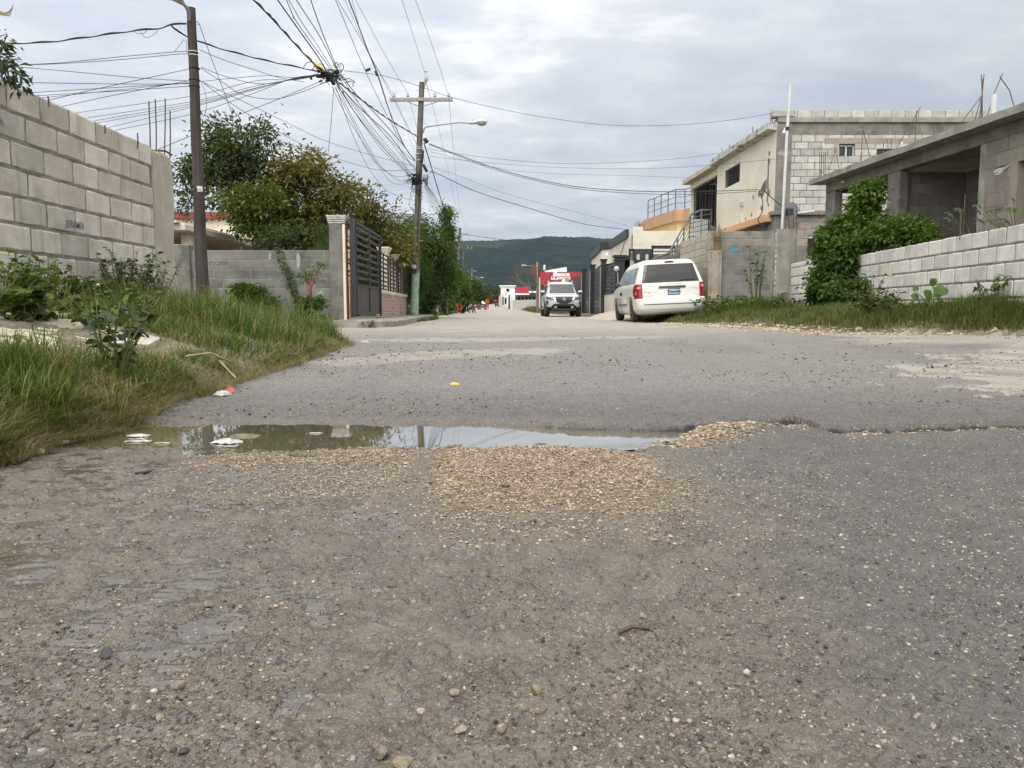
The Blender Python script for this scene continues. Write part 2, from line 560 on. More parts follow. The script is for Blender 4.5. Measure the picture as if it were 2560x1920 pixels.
def make_road_mat():
 m, nt, b, out = new_mat('wet_asphalt')
 k = NT(nt)
 p = k.pos()
 mud, dust, wet, bed = k.attr('mud'), k.attr('dust'), k.attr('wet'), k.attr('bed')
 jn = k.noise(p, 160, 2, .5, out=1)
 va = k.n('ShaderNodeVectorMath', operation='MULTIPLY_ADD')
 k.put(va.inputs[0], jn); va.inputs[1].default_value = (.006, .006, .006); k.put(va.inputs[2], p)
 pj = va.outputs[0]
 flat = k.mapping(pj, (1, 1, .25))
 v1 = k.n('ShaderNodeTexVoronoi', feature='F1'); k.put(v1.inputs['Vector'], flat); v1.inputs['Scale'].default_value = 150
 v2 = k.n('ShaderNodeTexVoronoi', feature='F1'); k.put(v2.inputs['Vector'], flat); v2.inputs['Scale'].default_value = 330
 r1 = k.sep(v1.outputs['Color'])
 r2 = k.sep(v2.outputs['Color'])
 d1 = k.math('DIVIDE', v1.outputs['Distance'], k.math('MULTIPLY_ADD', r1[1], .45, .12))
 s1 = k.math('MULTIPLY', k.sstep(d1, 1.0, .8), k.sstep(r1[0], .60, .64))
 d2 = k.math('DIVIDE', v2.outputs['Distance'], k.math('MULTIPLY_ADD', r2[1], .45, .12))
 s2 = k.math('MULTIPLY', k.sstep(d2, 1.0, .75), k.sstep(r2[0], .52, .56))
 tone = k.ramp(r1[2], [(0, (.05, .047, .045)), (.3, (.12, .105, .085)), (.55, (.24, .21, .16)), (.85, (.36, .32, .25)), (1, (.52, .48, .39))])
 tone2 = k.ramp(r2[2], [(0, (.07, .07, .072)), (.35, (.20, .185, .16)), (.7, (.38, .34, .27)), (1, (.50, .46, .38))])
 big = k.noise(p, 2.3, 5, .6)
 big2 = k.noise(p, 11, 5, .65)
 fine = k.noise(p, 420, 3, .7)
 base = k.mix(k.sstep(big2, .35, .65), (.055, .051, .049), (.095, .088, .082))
 base = k.mix(k.sstep(fine, .35, .7), base, (.13, .12, .108))
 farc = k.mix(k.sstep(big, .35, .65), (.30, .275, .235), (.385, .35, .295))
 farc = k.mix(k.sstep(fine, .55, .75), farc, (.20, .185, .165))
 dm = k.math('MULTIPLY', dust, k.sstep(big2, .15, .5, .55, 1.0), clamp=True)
 py_ = k.sep(p)[1]
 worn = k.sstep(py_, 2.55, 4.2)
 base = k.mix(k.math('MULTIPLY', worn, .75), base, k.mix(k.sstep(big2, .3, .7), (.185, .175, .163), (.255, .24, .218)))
 sp2 = k.noise(k.mapping(p, (75, 38, 40)), 1.0, 3, .75)
 base = k.mix(k.math('MULTIPLY', k.sstep(sp2, .50, .66), k.mixf(worn, .35, .8)), base, (.07, .065, .062))
 base = k.mix(k.math('MULTIPLY', k.sstep(sp2, .46, .34), k.mixf(worn, .0, .6)), base, (.36, .34, .30))
 trk = k.noise(k.mapping(p, (.9, .22, 1), (3, 1, 0)), 1.0, 5, .6)
 base = k.mix(k.math('MULTIPLY', k.sstep(trk, .52, .64), k.math('MULTIPLY', worn, .55)), base, (.115, .108, .10))
 mudc = k.mix(k.sstep(big2, .3, .7), (.076, .061, .047), (.126, .106, .082))
 mudc = k.mix(k.math('MULTIPLY', k.sstep(fine, .48, .66), .7), mudc, (.235, .205, .165))
 mn = k.math('MULTIPLY', mud, k.sstep(k.noise(p, 34, 5, .7), .22, .52), clamp=True)
 c = k.mix(mn, base, mudc)
 keep1 = k.mixf(mn, 1.0, .50)
 c = k.mix(k.math('MULTIPLY', s2, k.mixf(mn, .9, .45)), c, tone2)
 c = k.mix(k.math('MULTIPLY', s1, keep1), c, tone)
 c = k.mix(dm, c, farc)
 c = k.mix(k.math('MULTIPLY', bed, .85), c, (.20, .145, .09))
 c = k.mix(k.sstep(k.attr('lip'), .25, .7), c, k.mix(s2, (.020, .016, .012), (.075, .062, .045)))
 film = k.sstep(k.attr('film'), .15, .75)
 c = k.mix(k.math('MULTIPLY', film, .5), c, k.mix(1.0, c, (.45, .43, .40), 'MULTIPLY'))
 k.put(b.inputs['Base Color'], c)
 damp = k.sstep(big2, .36, .62, .14, .46)
 rg = k.mixf(k.sstep(wet, 0, .8), k.mixf(dm, .60, .85), damp)
 rg = k.mixf(film, rg, .045)
 k.put(b.inputs['Roughness'], rg)
 k.put(b.inputs['Specular IOR Level'], k.mixf(film, .5, 1.0))
 st = k.math('ADD', k.math('MULTIPLY', k.math('MULTIPLY', s1, k.math('SUBTRACT', 1.0, k.math('MULTIPLY', d1, d1))), .7),
    k.math('MULTIPLY', s2, .3))
 rel = k.math('ADD', k.math('MULTIPLY', fine, .45), st)
 rel = k.math('ADD', rel, k.math('MULTIPLY', k.noise(p, 90, 4, .6), 1.1))
 relm = k.math('MULTIPLY', rel, k.mixf(mn, 1.0, .65))
 relf = k.math('MULTIPLY', relm, k.math('SUBTRACT', 1.0, k.math('MULTIPLY', film, .93)))
 nrm = k.bump(relf, 1.0, .0048)
 k.put(b.inputs['Normal'], nrm)
 return m
def make_soil_mat():
 m, nt, b, out = new_mat('verge_soil')
 k = NT(nt)
 p = k.pos()
 n1 = k.noise(p, 1.5, 6, .6); n2 = k.noise(p, 25, 5, .65); n3 = k.noise(p, 150, 3, .6)
 c = k.mix(k.sstep(n1, .35, .65), (.085, .07, .045), (.16, .135, .09))
 c = k.mix(k.sstep(n2, .5, .72), c, (.30, .27, .21))
 c = k.mix(k.math('MULTIPLY', k.sstep(n3, .5, .7), .5), c, (.05, .05, .025))
 far = k.sstep(k.sep(p)[1], 40, 120)
 c = k.mix(far, c, k.mix(n1, (.05, .075, .03), (.13, .12, .06)))
 k.put(b.inputs['Base Color'], c)
 b.inputs['Roughness'].default_value = .9
 k.put(b.inputs['Normal'], k.bump(n2, .8, .01, ))
 return m
road_mat = make_road_mat()
soil_mat = make_soil_mat()
build_ground()
def make_water():
 m, nt, b, out = new_mat('muddy_water')
 k = NT(nt)
 p = k.pos()
 k.put(b.inputs['Base Color'], k.mix(k.noise(p, 5, 4), (.115, .10, .068), (.155, .137, .098)))
 b.inputs['Roughness'].default_value = .02
 b.inputs['IOR'].default_value = 1.4
 b.inputs['Coat Weight'].default_value = 1
 b.inputs['Coat Roughness'].default_value = .02
 k.put(b.inputs['Normal'], k.bump(k.noise(k.mapping(p, (5, 2.2, 1)), 1.0, 3, .5), .05, .015))
 return m
water_m = make_water()
def water_sheet(name, poly, z, label):
 mb = MB()
 P = [(x, y, z) for x, y in poly]
 mb.add(P, [tuple(range(len(P)))], False)
 o = mb.build(name, water_m)
 return tag(o, label, None, None, 'structure')
xs = np.linspace(-1.75, .62, 40)
top = [(x, float(lipY(np.array([x]))[0]) + .012) for x in xs]
bot = [(x, float(lipY(np.array([x]))[0]) - np.interp(x, [-1.75, -1.2, -.9, -.3, .2, .62], [.72, .66, .62, .56, .42, .16])) for x in xs][::-1]
water_sheet('puddle_water', top + bot, ZW, 'brown rainwater filling the long pothole across the street')
water_sheet('puddle_water', [(-.57 + .16 * math.cos(a), 2.02 + .075 * math.sin(a)) for a in np.linspace(0, 2 * PI, 24, endpoint=False)], gz(-.57, 2.02) + .016,
   'small brown puddle among the pale gravel in front of the long one')
def rocks_np(cx, cy, cz, size, shade, subdiv, seed, squash=.62):
 """many angular pebbles merged in one mesh; shade in 0..1 per pebble"""
 r = np.random.default_rng(seed)
 if subdiv == 0:
  bv = np.array([[1, 0, 0], [-1, 0, 0], [0, 1, 0], [0, -1, 0], [0, 0, 1], [0, 0, -1]], float)
  bf = np.array([[0, 2, 4], [2, 1, 4], [1, 3, 4], [3, 0, 4], [2, 0, 5], [1, 2, 5], [3, 1, 5], [0, 3, 5]])
 else:
  g = (1 + 5 ** .5) / 2
  bv = np.array([[-1, g, 0], [1, g, 0], [-1, -g, 0], [1, -g, 0], [0, -1, g], [0, 1, g], [0, -1, -g], [0, 1, -g], [g, 0, -1], [g, 0, 1], [-g, 0, -1], [-g, 0, 1]], float)
  bv /= np.linalg.norm(bv[0])
  bf = np.array([[0, 11, 5], [0, 5, 1], [0, 1, 7], [0, 7, 10], [0, 10, 11], [1, 5, 9], [5, 11, 4], [11, 10, 2], [10, 7, 6], [7, 1, 8], [3, 9, 4], [3, 4, 2], [3, 2, 6], [3, 6, 8], [3, 8, 9], [4, 9, 5], [2, 4, 11], [6, 2, 10], [8, 6, 7], [9, 8, 1]])
 n = len(cx); k = len(bv)
 rad = 1 + (r.random((n, k)) - .5) * .55
 P = bv[None] * rad[..., None]
 P = P * (np.stack([1 + .5 * (r.random(n) - .4), .8 + .3 * r.random(n), squash * (.8 + .4 * r.random(n))], -1))[:, None, :]
 a = r.random(n) * 2 * PI
 ti = (r.random(n) - .5) * .7
 ca, sa, ct, s_t = np.cos(a), np.sin(a), np.cos(ti), np.sin(ti)
 x, y, z = P[..., 0], P[..., 1], P[..., 2]
 y2 = y * ct[:, None] - z * s_t[:, None]; z2 = y * s_t[:, None] + z * ct[:, None]
 X = x * ca[:, None] - y2 * sa[:, None]; Yy = x * sa[:, None] + y2 * ca[:, None]
 V = np.stack([X, Yy, z2], -1) * size[:, None, None] + np.stack([cx, cy, cz], -1)[:, None, :]
 T = (bf[None] + (np.arange(n) * k)[:, None, None]).reshape(-1, 3)
 return V.reshape(-1, 3), T, np.repeat(shade, k)
def stone_mat(name, ramp, rough=.75):
 m, nt, b, out = new_mat(name)
 k = NT(nt)
 c = k.ramp(k.attr('rnd'), ramp)
 n = k.noise(k.pos(), 300, 4, .65)
 c = k.mix(k.sstep(n, .4, .7), c, k.mix(1.0, c, (.72, .68, .6), 'MULTIPLY'))
 k.put(b.inputs['Base Color'], c)
 b.inputs['Roughness'].default_value = rough
 k.put(b.inputs['Normal'], k.bump(n, .6, .0015))
 return m
gravel_mat = stone_mat('pale_gravel', [(0, (.10, .078, .055)), (.3, (.22, .168, .115)), (.65, (.37, .295, .205)), (1, (.52, .44, .335))])
grit_mat = stone_mat('mixed_grit', [(0, (.03, .03, .034)), (.22, (.065, .058, .05)), (.3, (.13, .105, .075)), (.6, (.26, .215, .155)), (1, (.52, .46, .36))], .6)
def scatter_gravel():
 N = 280000
 x = rng.uniform(-.85, 1.15, N); y = rng.uniform(1.2, 2.6, N)
 ly = lipY(x)
 my = y - 1.93
 dens = 1.5 * np.exp(-(((x - .07) / .25) ** 2) ** 2.2 - (np.where(my > 0, my / .24, my / .45) ** 2) ** 1.3)
 dens += .78 * np.exp(-(((x + .42) / .33) ** 2) ** 1.4 - ((y - 2.0 - .12 * (x + .42)) / .13) ** 2)
 dens += .30 * np.exp(-((x + .2) / .4) ** 2 - ((y - 1.72) / .22) ** 2)
 dens += 1.1 * np.exp(-((x - .72) / .2) ** 2 - ((y - ly + .11) / .09) ** 2)
 dens += .9 * np.exp(-((x - .50) / .13) ** 2 - ((y - ly + .20) / .11) ** 2)
 dens += .40 * (x > .9) * np.exp(-((y - ly + .05) / .05) ** 2)
 dens += .05 * np.exp(-((x - .3) / .5) ** 2 - ((y - 1.5) / .4) ** 2)
 hole = np.exp(-(((x + .57) / .12) ** 2 + ((y - 2.02) / .06) ** 2) ** 2)
 streak = np.exp(-(((x + .215) / .055) ** 2) ** 2) * (y < 2.12)
 dens *= (1 - hole) * (1 - .8 * streak)
 dens *= .55 + .9 * fbm(x * 9, y * 9, 3, 91)
 keep = (rng.random(N) < dens) & (y < ly - .01)
 x = x[keep]; y = y[keep]
 s = .0012 + .0025 * rng.random(len(x)) ** 2.4
 s = np.where(rng.random(len(x)) < .02, s * 1.9, s)
 z = ground_z(x, y) + s * .35 * rng.random(len(x))
 ok = z > ZW + .001 - .0 * x
 x, y, z, s = x[ok], y[ok], z[ok], s[ok]
 V, T, r = rocks_np(x, y, z, s, np.clip(rng.normal(.5, .26, len(x)), 0, 1), 0, 5)
 o = np_obj('gravel', V, T, gravel_mat, attrs={'rnd': r})
 tag(o, 'heap of pale crushed gravel spread beside the pothole', 'gravel', None, 'stuff')
 n = 1100
 x = rng.normal(.60, .17, n); y = lipY(x) - np.abs(rng.normal(.10, .07, n)) - .01
 s = rng.uniform(.0025, .0075, n) * np.where(rng.random(n) < .08, 1.6, 1)
 x2 = rng.uniform(.9, 1.9, 160); y2 = lipY(x2) - np.abs(rng.normal(.03, .02, 160)) - .01
 x = np.concatenate([x, x2]); y = np.concatenate([y, y2]); s = np.concatenate([s, rng.uniform(.0025, .007, 160)])
 z = ground_z(x, y) + s * .2
 V, T, r = rocks_np(x, y, z, s, np.clip(rng.normal(.55, .25, len(x)), 0, 1), 1, 6, .5)
 tag(np_obj('gravel', V, T, gravel_mat, attrs={'rnd': r}), 'coarse pale stone chips at the right end of the puddle', 'gravel', None, 'stuff')
 N = 30000
 v = rng.uniform(1 / 4.5, 1 / .45, N)
 y = 1 / v
 x = rng.uniform(-.75, .75, N) * (y + .3)
 cl = fbm(x * 7, y * 7, 3, 93)
 keep = rng.random(N) < np.clip((cl - .38) * 4.5, .08, 1) * np.where(y > lipY(x), .55, 1)
 x, y = x[keep], y[keep]
 s = .0007 + .00068 / (rng.random(len(x)) + .20) * .8
 s = np.where(y > 2.3, s * 1.25, s)
 left = x < xl(y) + .02
 x, y, s = x[~left], y[~left], s[~left]
 z = ground_z(x, y) + s * .12
 sh = np.where(rng.random(len(x)) < .3, rng.uniform(0, .25, len(x)), rng.uniform(.28, .9, len(x)) * np.where(rng.random(len(x)) < .2, 1.1, .68))
 V, T, r = rocks_np(x, y, z, s, sh, 1, 7, .6)
 tag(np_obj('grit', V, T, grit_mat, attrs={'rnd': r}), 'scattered grit and small chips on the wet asphalt', 'grit', None, 'stuff')
 n = 14000
 y = 1 / rng.uniform(1 / 12, 1 / 2.75, n); x = rng.uniform(-.6, .68, n) * y
 ok = (x > xl(y) + .03) & (rng.random(n) < np.clip((fbm(x * 1.3, y * 1.3, 4, 97) - .42) * 4 + .9 * np.exp(-(x - xl(y)) / .4), .05, 1))
 x, y = x[ok], y[ok]
 s = (.0010 + .0009 / (rng.random(len(x)) + .12)) * np.clip(y / 4, .8, 1.6)
 V, T, r = rocks_np(x, y, ground_z(x, y) + s * .3, s, np.where(rng.random(len(x)) < .5, rng.uniform(0, .3, len(x)), rng.uniform(.3, .8, len(x))), 1, 8, .7)
 tag(np_obj('grit', V, T, grit_mat, attrs={'rnd': r}), 'dark stone crumbs strewn over the grey asphalt beyond the puddle', 'grit', None, 'stuff')
 n = 900
 y = rng.uniform(8.3, 21, n); x = xr(y) - np.abs(rng.normal(.05, .22, n)) + .1
 s = rng.uniform(.012, .035, n)
 V, T, r = rocks_np(x, y, ground_z(x, y) + s * .2, s, rng.uniform(.5, 1, n), 1, 9, .55)
 tag(np_obj('gravel', V, T, gravel_mat, attrs={'rnd': r}), 'pale rubble edging the road along the right verge', 'gravel', None, 'stuff')
scatter_gravel()
def one_stone(px, py, w_px, label, shade, seed, tall=.7, group='loose stones lying on the wet asphalt'):
 g0 = gnd(px, py)
 z = gz(g0.x, g0.y)
 g0 = gnd(px, py, z)
 dist = math.hypot(g0.x, g0.y)
 s = w_px / F * dist / 2 * 1.02
 r = random.Random(seed)
 import bmesh
 bm = bmesh.new()
 bmesh.ops.create_icosphere(bm, subdivisions=3, radius=1)
 ax = [Vector((r.uniform(-1, 1), r.uniform(-1, 1), r.uniform(-1, 1))).normalized() for _ in range(9)]
 lim = [r.uniform(.50, .82) for _ in ax]
 for v in bm.verts:
  for a, l in zip(ax, lim):
   d = v.co.dot(a)
   if d > l: v.co -= a * (d - l) * .97
  v.co *= 1 + .09 * (vnoise(np.array([v.co.x * 3 + seed]), np.array([v.co.y * 3 + v.co.z * 2]), seed)[0] - .5) * 2
 rot = Matrix.Rotation(r.uniform(0, 6), 3, 'Z')
 V = [rot @ v.co for v in bm.verts]
 V = [(v.x * s, v.y * s * .9, v.z * s * tall) for v in V]
 T = [tuple(q.index for q in f.verts) for f in bm.faces]
 bm.free()
 V = [(v[0] + g0.x, v[1] + g0.y, v[2] + z + s * tall * .55) for v in V]
 o = np_obj('stone', np.array(V), np.array(T), grit_mat, attrs={'rnd': np.full(len(V), shade)}, smooth=False)
 tag(o, label, 'stone', group)
for i, (px, py, w, sh, tall, lab) in enumerate([
 (1152, 1832, 36, .62, .85, 'pale rounded stone near the lower edge, left of its close neighbour'),
 (1254, 1828, 30, .62, 1.0, 'pale upright stone near the lower edge, right of its close neighbour'),
 (955, 1890, 46, .42, .75, 'brown flat stone with a dark chip behind it at the lower edge'),
 (990, 1868, 30, .26, .4, 'thin dark chip behind the brown stone at the lower edge'),
 (1010, 1918, 62, .58, .7, 'broad pale stone cut by the lower edge of the picture'),
 (1137, 1735, 28, .6, .7, 'small smooth pale stone above the pair at the lower edge'),
 (1053, 1782, 24, .75, .8, 'whitish angular stone left of the pair at the lower edge'),
 (1341, 1735, 34, .5, 1.1, 'tall brown stone standing alone right of the lower middle'),
 (1310, 1778, 18, .4, 1.0, 'little brown stone below the tall brown one'),
 (447, 1718, 32, .5, .8, 'pale brown stone with a dark flank on the lower left mud'),
 (460, 1745, 26, .3, .6, 'dark brown stone touching the pale brown one on the lower left mud'),
 (265, 1642, 32, .06, .9, 'wet black stone alone on the left mud film'),
 (521, 1516, 24, .5, .8, 'light brown stone in the wet left middle'),
 (457, 1884, 30, .08, .6, 'dark blue grey pebble on the left mud near the lower edge'),
 (120, 1914, 30, .1, .6, 'black pebble at the lower left corner'),
 (980, 1468, 26, .3, .7, 'brown lump, left one of two in the middle of the mud'),
 (1058, 1480, 22, .25, .7, 'brown lump, right one of two in the middle of the mud'),
 (1864, 1686, 22, .85, .9, 'white oval pebble right of the middle'),
 (1608, 1545, 22, .6, .8, 'pale pebble beside a dried twig'),
 (1998, 1700, 20, .25, .9, 'dark brown pebble at the end of a row of pale grit'),
 (1070, 1208, 20, .33, .6, 'brown stone between the two gravel heaps'),
 (1264, 1217, 28, .1, .35, 'dark slate chip lying on the gravel heap'),
 (1332, 1308, 20, .1, .5, 'dark cube of stone below the gravel heap'),
 (1642, 1218, 20, .35, .5, 'brown chip right of the gravel heap'),
]):
 one_stone(px, py, w, lab, sh, 100 + i, tall)
for i, (px, py, w, sh) in enumerate([(60, 1125, 44, .75), (100, 1135, 34, .8), (20, 1150, 34, .6), (110, 1120, 26, .55), (230, 1095, 24, .8), (390, 1056, 20, .85), (36, 1146, 30, .5), (160, 1110, 22, .6), (684, 1056, 14, .85)]):
 one_stone(px, py, w, ['rounded pale stone in the group at the grass edge, leftmost end of the puddle', 'pale stone alone by the puddle and grass'][0 if px < 170 else 1] if px not in (684, 390, 230)
    else {684: 'tiny white stone in the far edge of the puddle', 390: 'white stone where the grass meets the puddle', 230: 'pale pebble on the mud left of the puddle'}[px], sh, 300 + i, .6,
    'pale stones by the left end of the puddle')
def build_sky():
 w = bpy.data.worlds.new('World')
 S.world = w
 w.use_nodes = True
 nt = w.node_tree
 for n in list(nt.nodes): nt.nodes.remove(n)
 k = NT(nt)
 out = k.n('ShaderNodeOutputWorld')
 bg = k.n('ShaderNodeBackground')
 nt.links.new(bg.outputs[0], out.inputs[0])
 d = k.n('ShaderNodeTexCoord').outputs['Generated']
 nrm = k.n('ShaderNodeVectorMath', operation='NORMALIZE'); k.put(nrm.inputs[0], d)
 x, y, z = k.sep(nrm.outputs[0])
 zc = k.math('MAXIMUM', z, 0.0)
 inv = k.math('DIVIDE', 1.0, k.math('ADD', zc, .16))
 P = k.comb(k.math('MULTIPLY', x, inv), k.math('MULTIPLY', y, inv), 0.0)
 sky = k.n('ShaderNodeTexSky', sky_type='NISHITA')
 sky.sun_disc = False
 sky.sun_elevation = math.radians(50)
 sky.sun_rotation = math.radians(200)
 sky.air_density = 1.3; sky.dust_density = 2.5
 n1 = k.noise(k.mapping(P, (1, 1, 1), (3.1, 1.7, 0)), 1.15, 7, .55, dist=.5)
 n2 = k.noise(k.mapping(P, (1, 1.5, 1), (9.3, 4.1, 0)), 3.1, 6, .6, dist=.35)
 n3 = k.noise(k.mapping(P, (1, 1, 1), (1.3, 8.1, 0)), .55, 3, .5)
 c = k.math('ADD', k.math('MULTIPLY', n1, .60), k.math('MULTIPLY', n2, .40))
 dens = k.sstep(c, .37, .64)
 cloud = k.ramp(dens, [(0, (.49, .525, .585)), (.35, (.56, .588, .635)), (.7, (.635, .65, .678)), (1, (.80, .803, .812))])
 side = k.sstep(k.math('ADD', k.math('MULTIPLY', x, -1.0), k.math('MULTIPLY', n3, .5)), -.35, .65, .92, 1.16)
 cloud = k.mix(1.0, cloud, k.comb(side, side, side), 'MULTIPLY')
 up = k.math('MULTIPLY_ADD', k.math('POWER', zc, 1.9), 2.1, 1.0)
 back = k.sstep(k.math('MULTIPLY', y, -1.0), -.1, .9, 1.0, 2.3)
 up = k.math('MULTIPLY', up, back)
 warm = k.sstep(zc, .3, .9)
 cloud = k.mix(1.0, cloud, k.comb(up, up, up), 'MULTIPLY')
 cloud = k.mix(warm, cloud, k.mix(1.0, cloud, (1.08, 1.0, .90), 'MULTIPLY'))
 skyc = k.mix(1.0, sky.outputs[0], (.09, .09, .09), 'MULTIPLY')
 col = k.mix(.90, skyc, cloud)
 below = k.sstep(z, -.02, .0)
 col = k.mix(below, (.30, .29, .27), col)
 k.put(bg.inputs['Color'], col)
 bg.inputs['Strength'].default_value = 1.0
 sd = bpy.data.lights.new('sun', 'SUN')
 sd.energy = 1.2; sd.angle = math.radians(30); sd.color = (1, .96, .9)
 so = bpy.data.objects.new('sun', sd)
 C.objects.link(so)
 el, az = math.radians(50), math.radians(200)
 dirv = Vector((math.sin(az) * math.cos(el), math.cos(az) * math.cos(el), math.sin(el)))
 so.rotation_euler = dirv.to_track_quat('Z', 'Y').to_euler()
 so.location = (0, 0, 30)
build_sky()
S.view_settings.view_transform = 'Standard'
S.view_settings.look = 'None'
S.view_settings.exposure = .12
S.view_settings.gamma = 1
S.render.engine = 'CYCLES'
S.cycles.use_denoising = True
S.cycles.max_bounces = 5
S.cycles.diffuse_bounces = 3
S.cycles.glossy_bounces = 3
S.cycles.transmission_bounces = 3
S.cycles.transparent_max_bounces = 6
S.cycles.caustics_reflective = False
S.cycles.caustics_refractive = False
def frame(p0, p1, z=0.0):
 """local x runs from p0 to p1, local y points away from the viewer's side (left of the walk)"""
 d = Vector((p1[0] - p0[0], p1[1] - p0[1], 0)); L = d.length; d.normalize()
 M = Matrix(((d.x, -d.y, 0, p0[0]), (d.y, d.x, 0, p0[1]), (0, 0, 1, z), (0, 0, 0, 1)))
 return M, L
def block_wall_mb(M, L, z0, z1, t=.15, course=.205, bl=.405, gap=.014, off=0.0, openings=(), relief=.009, seed=1, rows_top=True, jit=.0035, bond=.5, bgrid=(5, 3)):
 """real blocks with chipped rounded faces set in a recessed mortar bed; materials: 0 block, 1 mortar"""
 r = random.Random(seed)
 mb = MB()
 n = max(1, int(round((z1 - z0) / course)))
 ztop = z1
 for k in range(n):
  zt = ztop - k * course; zb = zt - course
  zc = (zt + zb) / 2
  cuts = sorted([(o[0], o[1]) for o in openings if o[2] < zc < o[3]])
  spans = []; a = 0.0
  for c0, c1 in cuts:
   if c0 > a: spans.append((a, c0))
   a = max(a, c1)
  if a < L: spans.append((a, L))
  for sa, sb in spans:
   mb.mi = 1; mb.rv = .5
   mb.box(sa, sb, relief * .9, t - .004, zb, zt, M)
   mb.mi = 0
   s = -((off + k * bond * bl) % bl)
   s += (r.random() - .5) * .03
   while s < L:
    b0 = max(s + gap / 2, sa + .002); b1 = min(s + bl - gap / 2 + (r.random() - .5) * .006, sb - .002)
    s += bl
    if b1 - b0 < .04: continue
    mb.rv = r.random()
    nx, nz = bgrid
    x_ = [b0, b0 + .013] + [b0 + .013 + (b1 - b0 - .026) * i / (nx - 2) for i in range(1, nx - 2)] + [b1 - .013, b1]
    g2 = gap * .5
    za, zb2 = zb + g2, zt - g2 * (0 if k == 0 and rows_top else 1)
    z_ = [za, za + .012] + [za + .012 + (zb2 - za - .024) * i / (nz - 1) for i in range(1, nz - 1)] + [zb2 - .012, zb2]
    tilt = (r.random() - .5) * .006
    P = []
    for jz, zz in enumerate(z_):
     row = []
     for jx, xx in enumerate(x_):
      ring = jx in (0, len(x_) - 1) or jz in (0, len(z_) - 1)
      corner = jx in (0, len(x_) - 1) and jz in (0, len(z_) - 1)
      dx = (r.random() - .5) * 2 * jit; dz = (r.random() - .5) * 2 * jit
      y = (relief if ring else (r.random() - .5) * .0025) + tilt * ((xx - b0) / bl - .5)
      if corner:
       dx += .010 * (1 if jx == 0 else -1) * r.random() * 1.4; dz += .010 * (1 if jz == 0 else -1) * r.random() * 1.4
      row.append(M @ Vector((xx + dx, y, zz + dz)))
     P.append(row)
    mb.grid(P, smooth=False, flip=False)
    ring = [P[0][j] for j in range(len(x_))] + [P[i][-1] for i in range(1, len(z_))] + [P[-1][j] for j in range(len(x_) - 2, -1, -1)] + [P[i][0] for i in range(len(z_) - 2, 0, -1)]
    back = [M @ Vector((q.x, t, q.z)) for q in (M.inverted() @ p for p in ring)]
    m_ = len(ring)
    mb.add(ring + back, [(i, i + m_, (i + 1) % m_ + m_, (i + 1) % m_) for i in range(m_)] + [tuple(range(m_, 2 * m_))], False)
 return mb
def on_wall(M, u, z, y=-.006):
 return M @ Matrix.Translation((u, y, z)) @ Matrix.Rotation(PI / 2, 4, 'X')
mat_blockL = pmat('pale_concrete_block', (.50, .455, .385), (.60, .55, .475), 5, .9, 1.0, 60, .006, stain=(.36, .32, .26), sscale=2.3, slo=.52, shi=.78, rnd=.17, streak=(.37, .335, .28))
mat_mortar = pmat('grey_mortar', (.22, .20, .165), (.31, .285, .24), 9, .95, 1.0, 45, .012, stain=(.14, .125, .10), sscale=4)
mat_blockG = pmat('weathered_grey_block', (.155, .155, .135), (.205, .20, .175), 3, .92, .7, 80, .004, stain=(.11, .11, .095), sscale=1.8, rnd=.14)
mat_mortarG = pmat('smeared_grey_mortar', (.20, .195, .17), (.25, .24, .21), 5, .95, .8, 50, .008)
mat_plaster = pmat('rough_cement_render', (.155, .15, .128), (.215, .205, .175), 4, .95, 1.0, 60, .008, stain=(.10, .097, .082), sscale=2.2, slo=.45, shi=.7)
mat_cement = pmat('cast_concrete', (.235, .22, .185), (.33, .31, .265), 3.5, .9, .8, 45, .006, stain=(.15, .135, .105), sscale=1.7, slo=.48, shi=.75, streak=(.16, .15, .125))
mat_cementpale = pmat('pale_cast_concrete', (.40, .365, .29), (.49, .455, .375), 4, .9, .7, 45, .006, stain=(.27, .24, .185), sscale=2, slo=.5, shi=.75)
mat_rust = pmat('rusty_steel_bar', (.075, .055, .045), (.14, .085, .06), 40, .8, .3, 200, .001)
mat_black = pmat('black_painted_steel', (.014, .014, .016), (.024, .023, .024), 6, .45, .1, 60, .002)
mat_blueink = pmat('faded_blue_stencil', (.17, .20, .24), (.28, .28, .27), 45, .9)
mat_darkink = pmat('faded_dark_stencil', (.085, .095, .085), (.15, .15, .13), 40, .9)
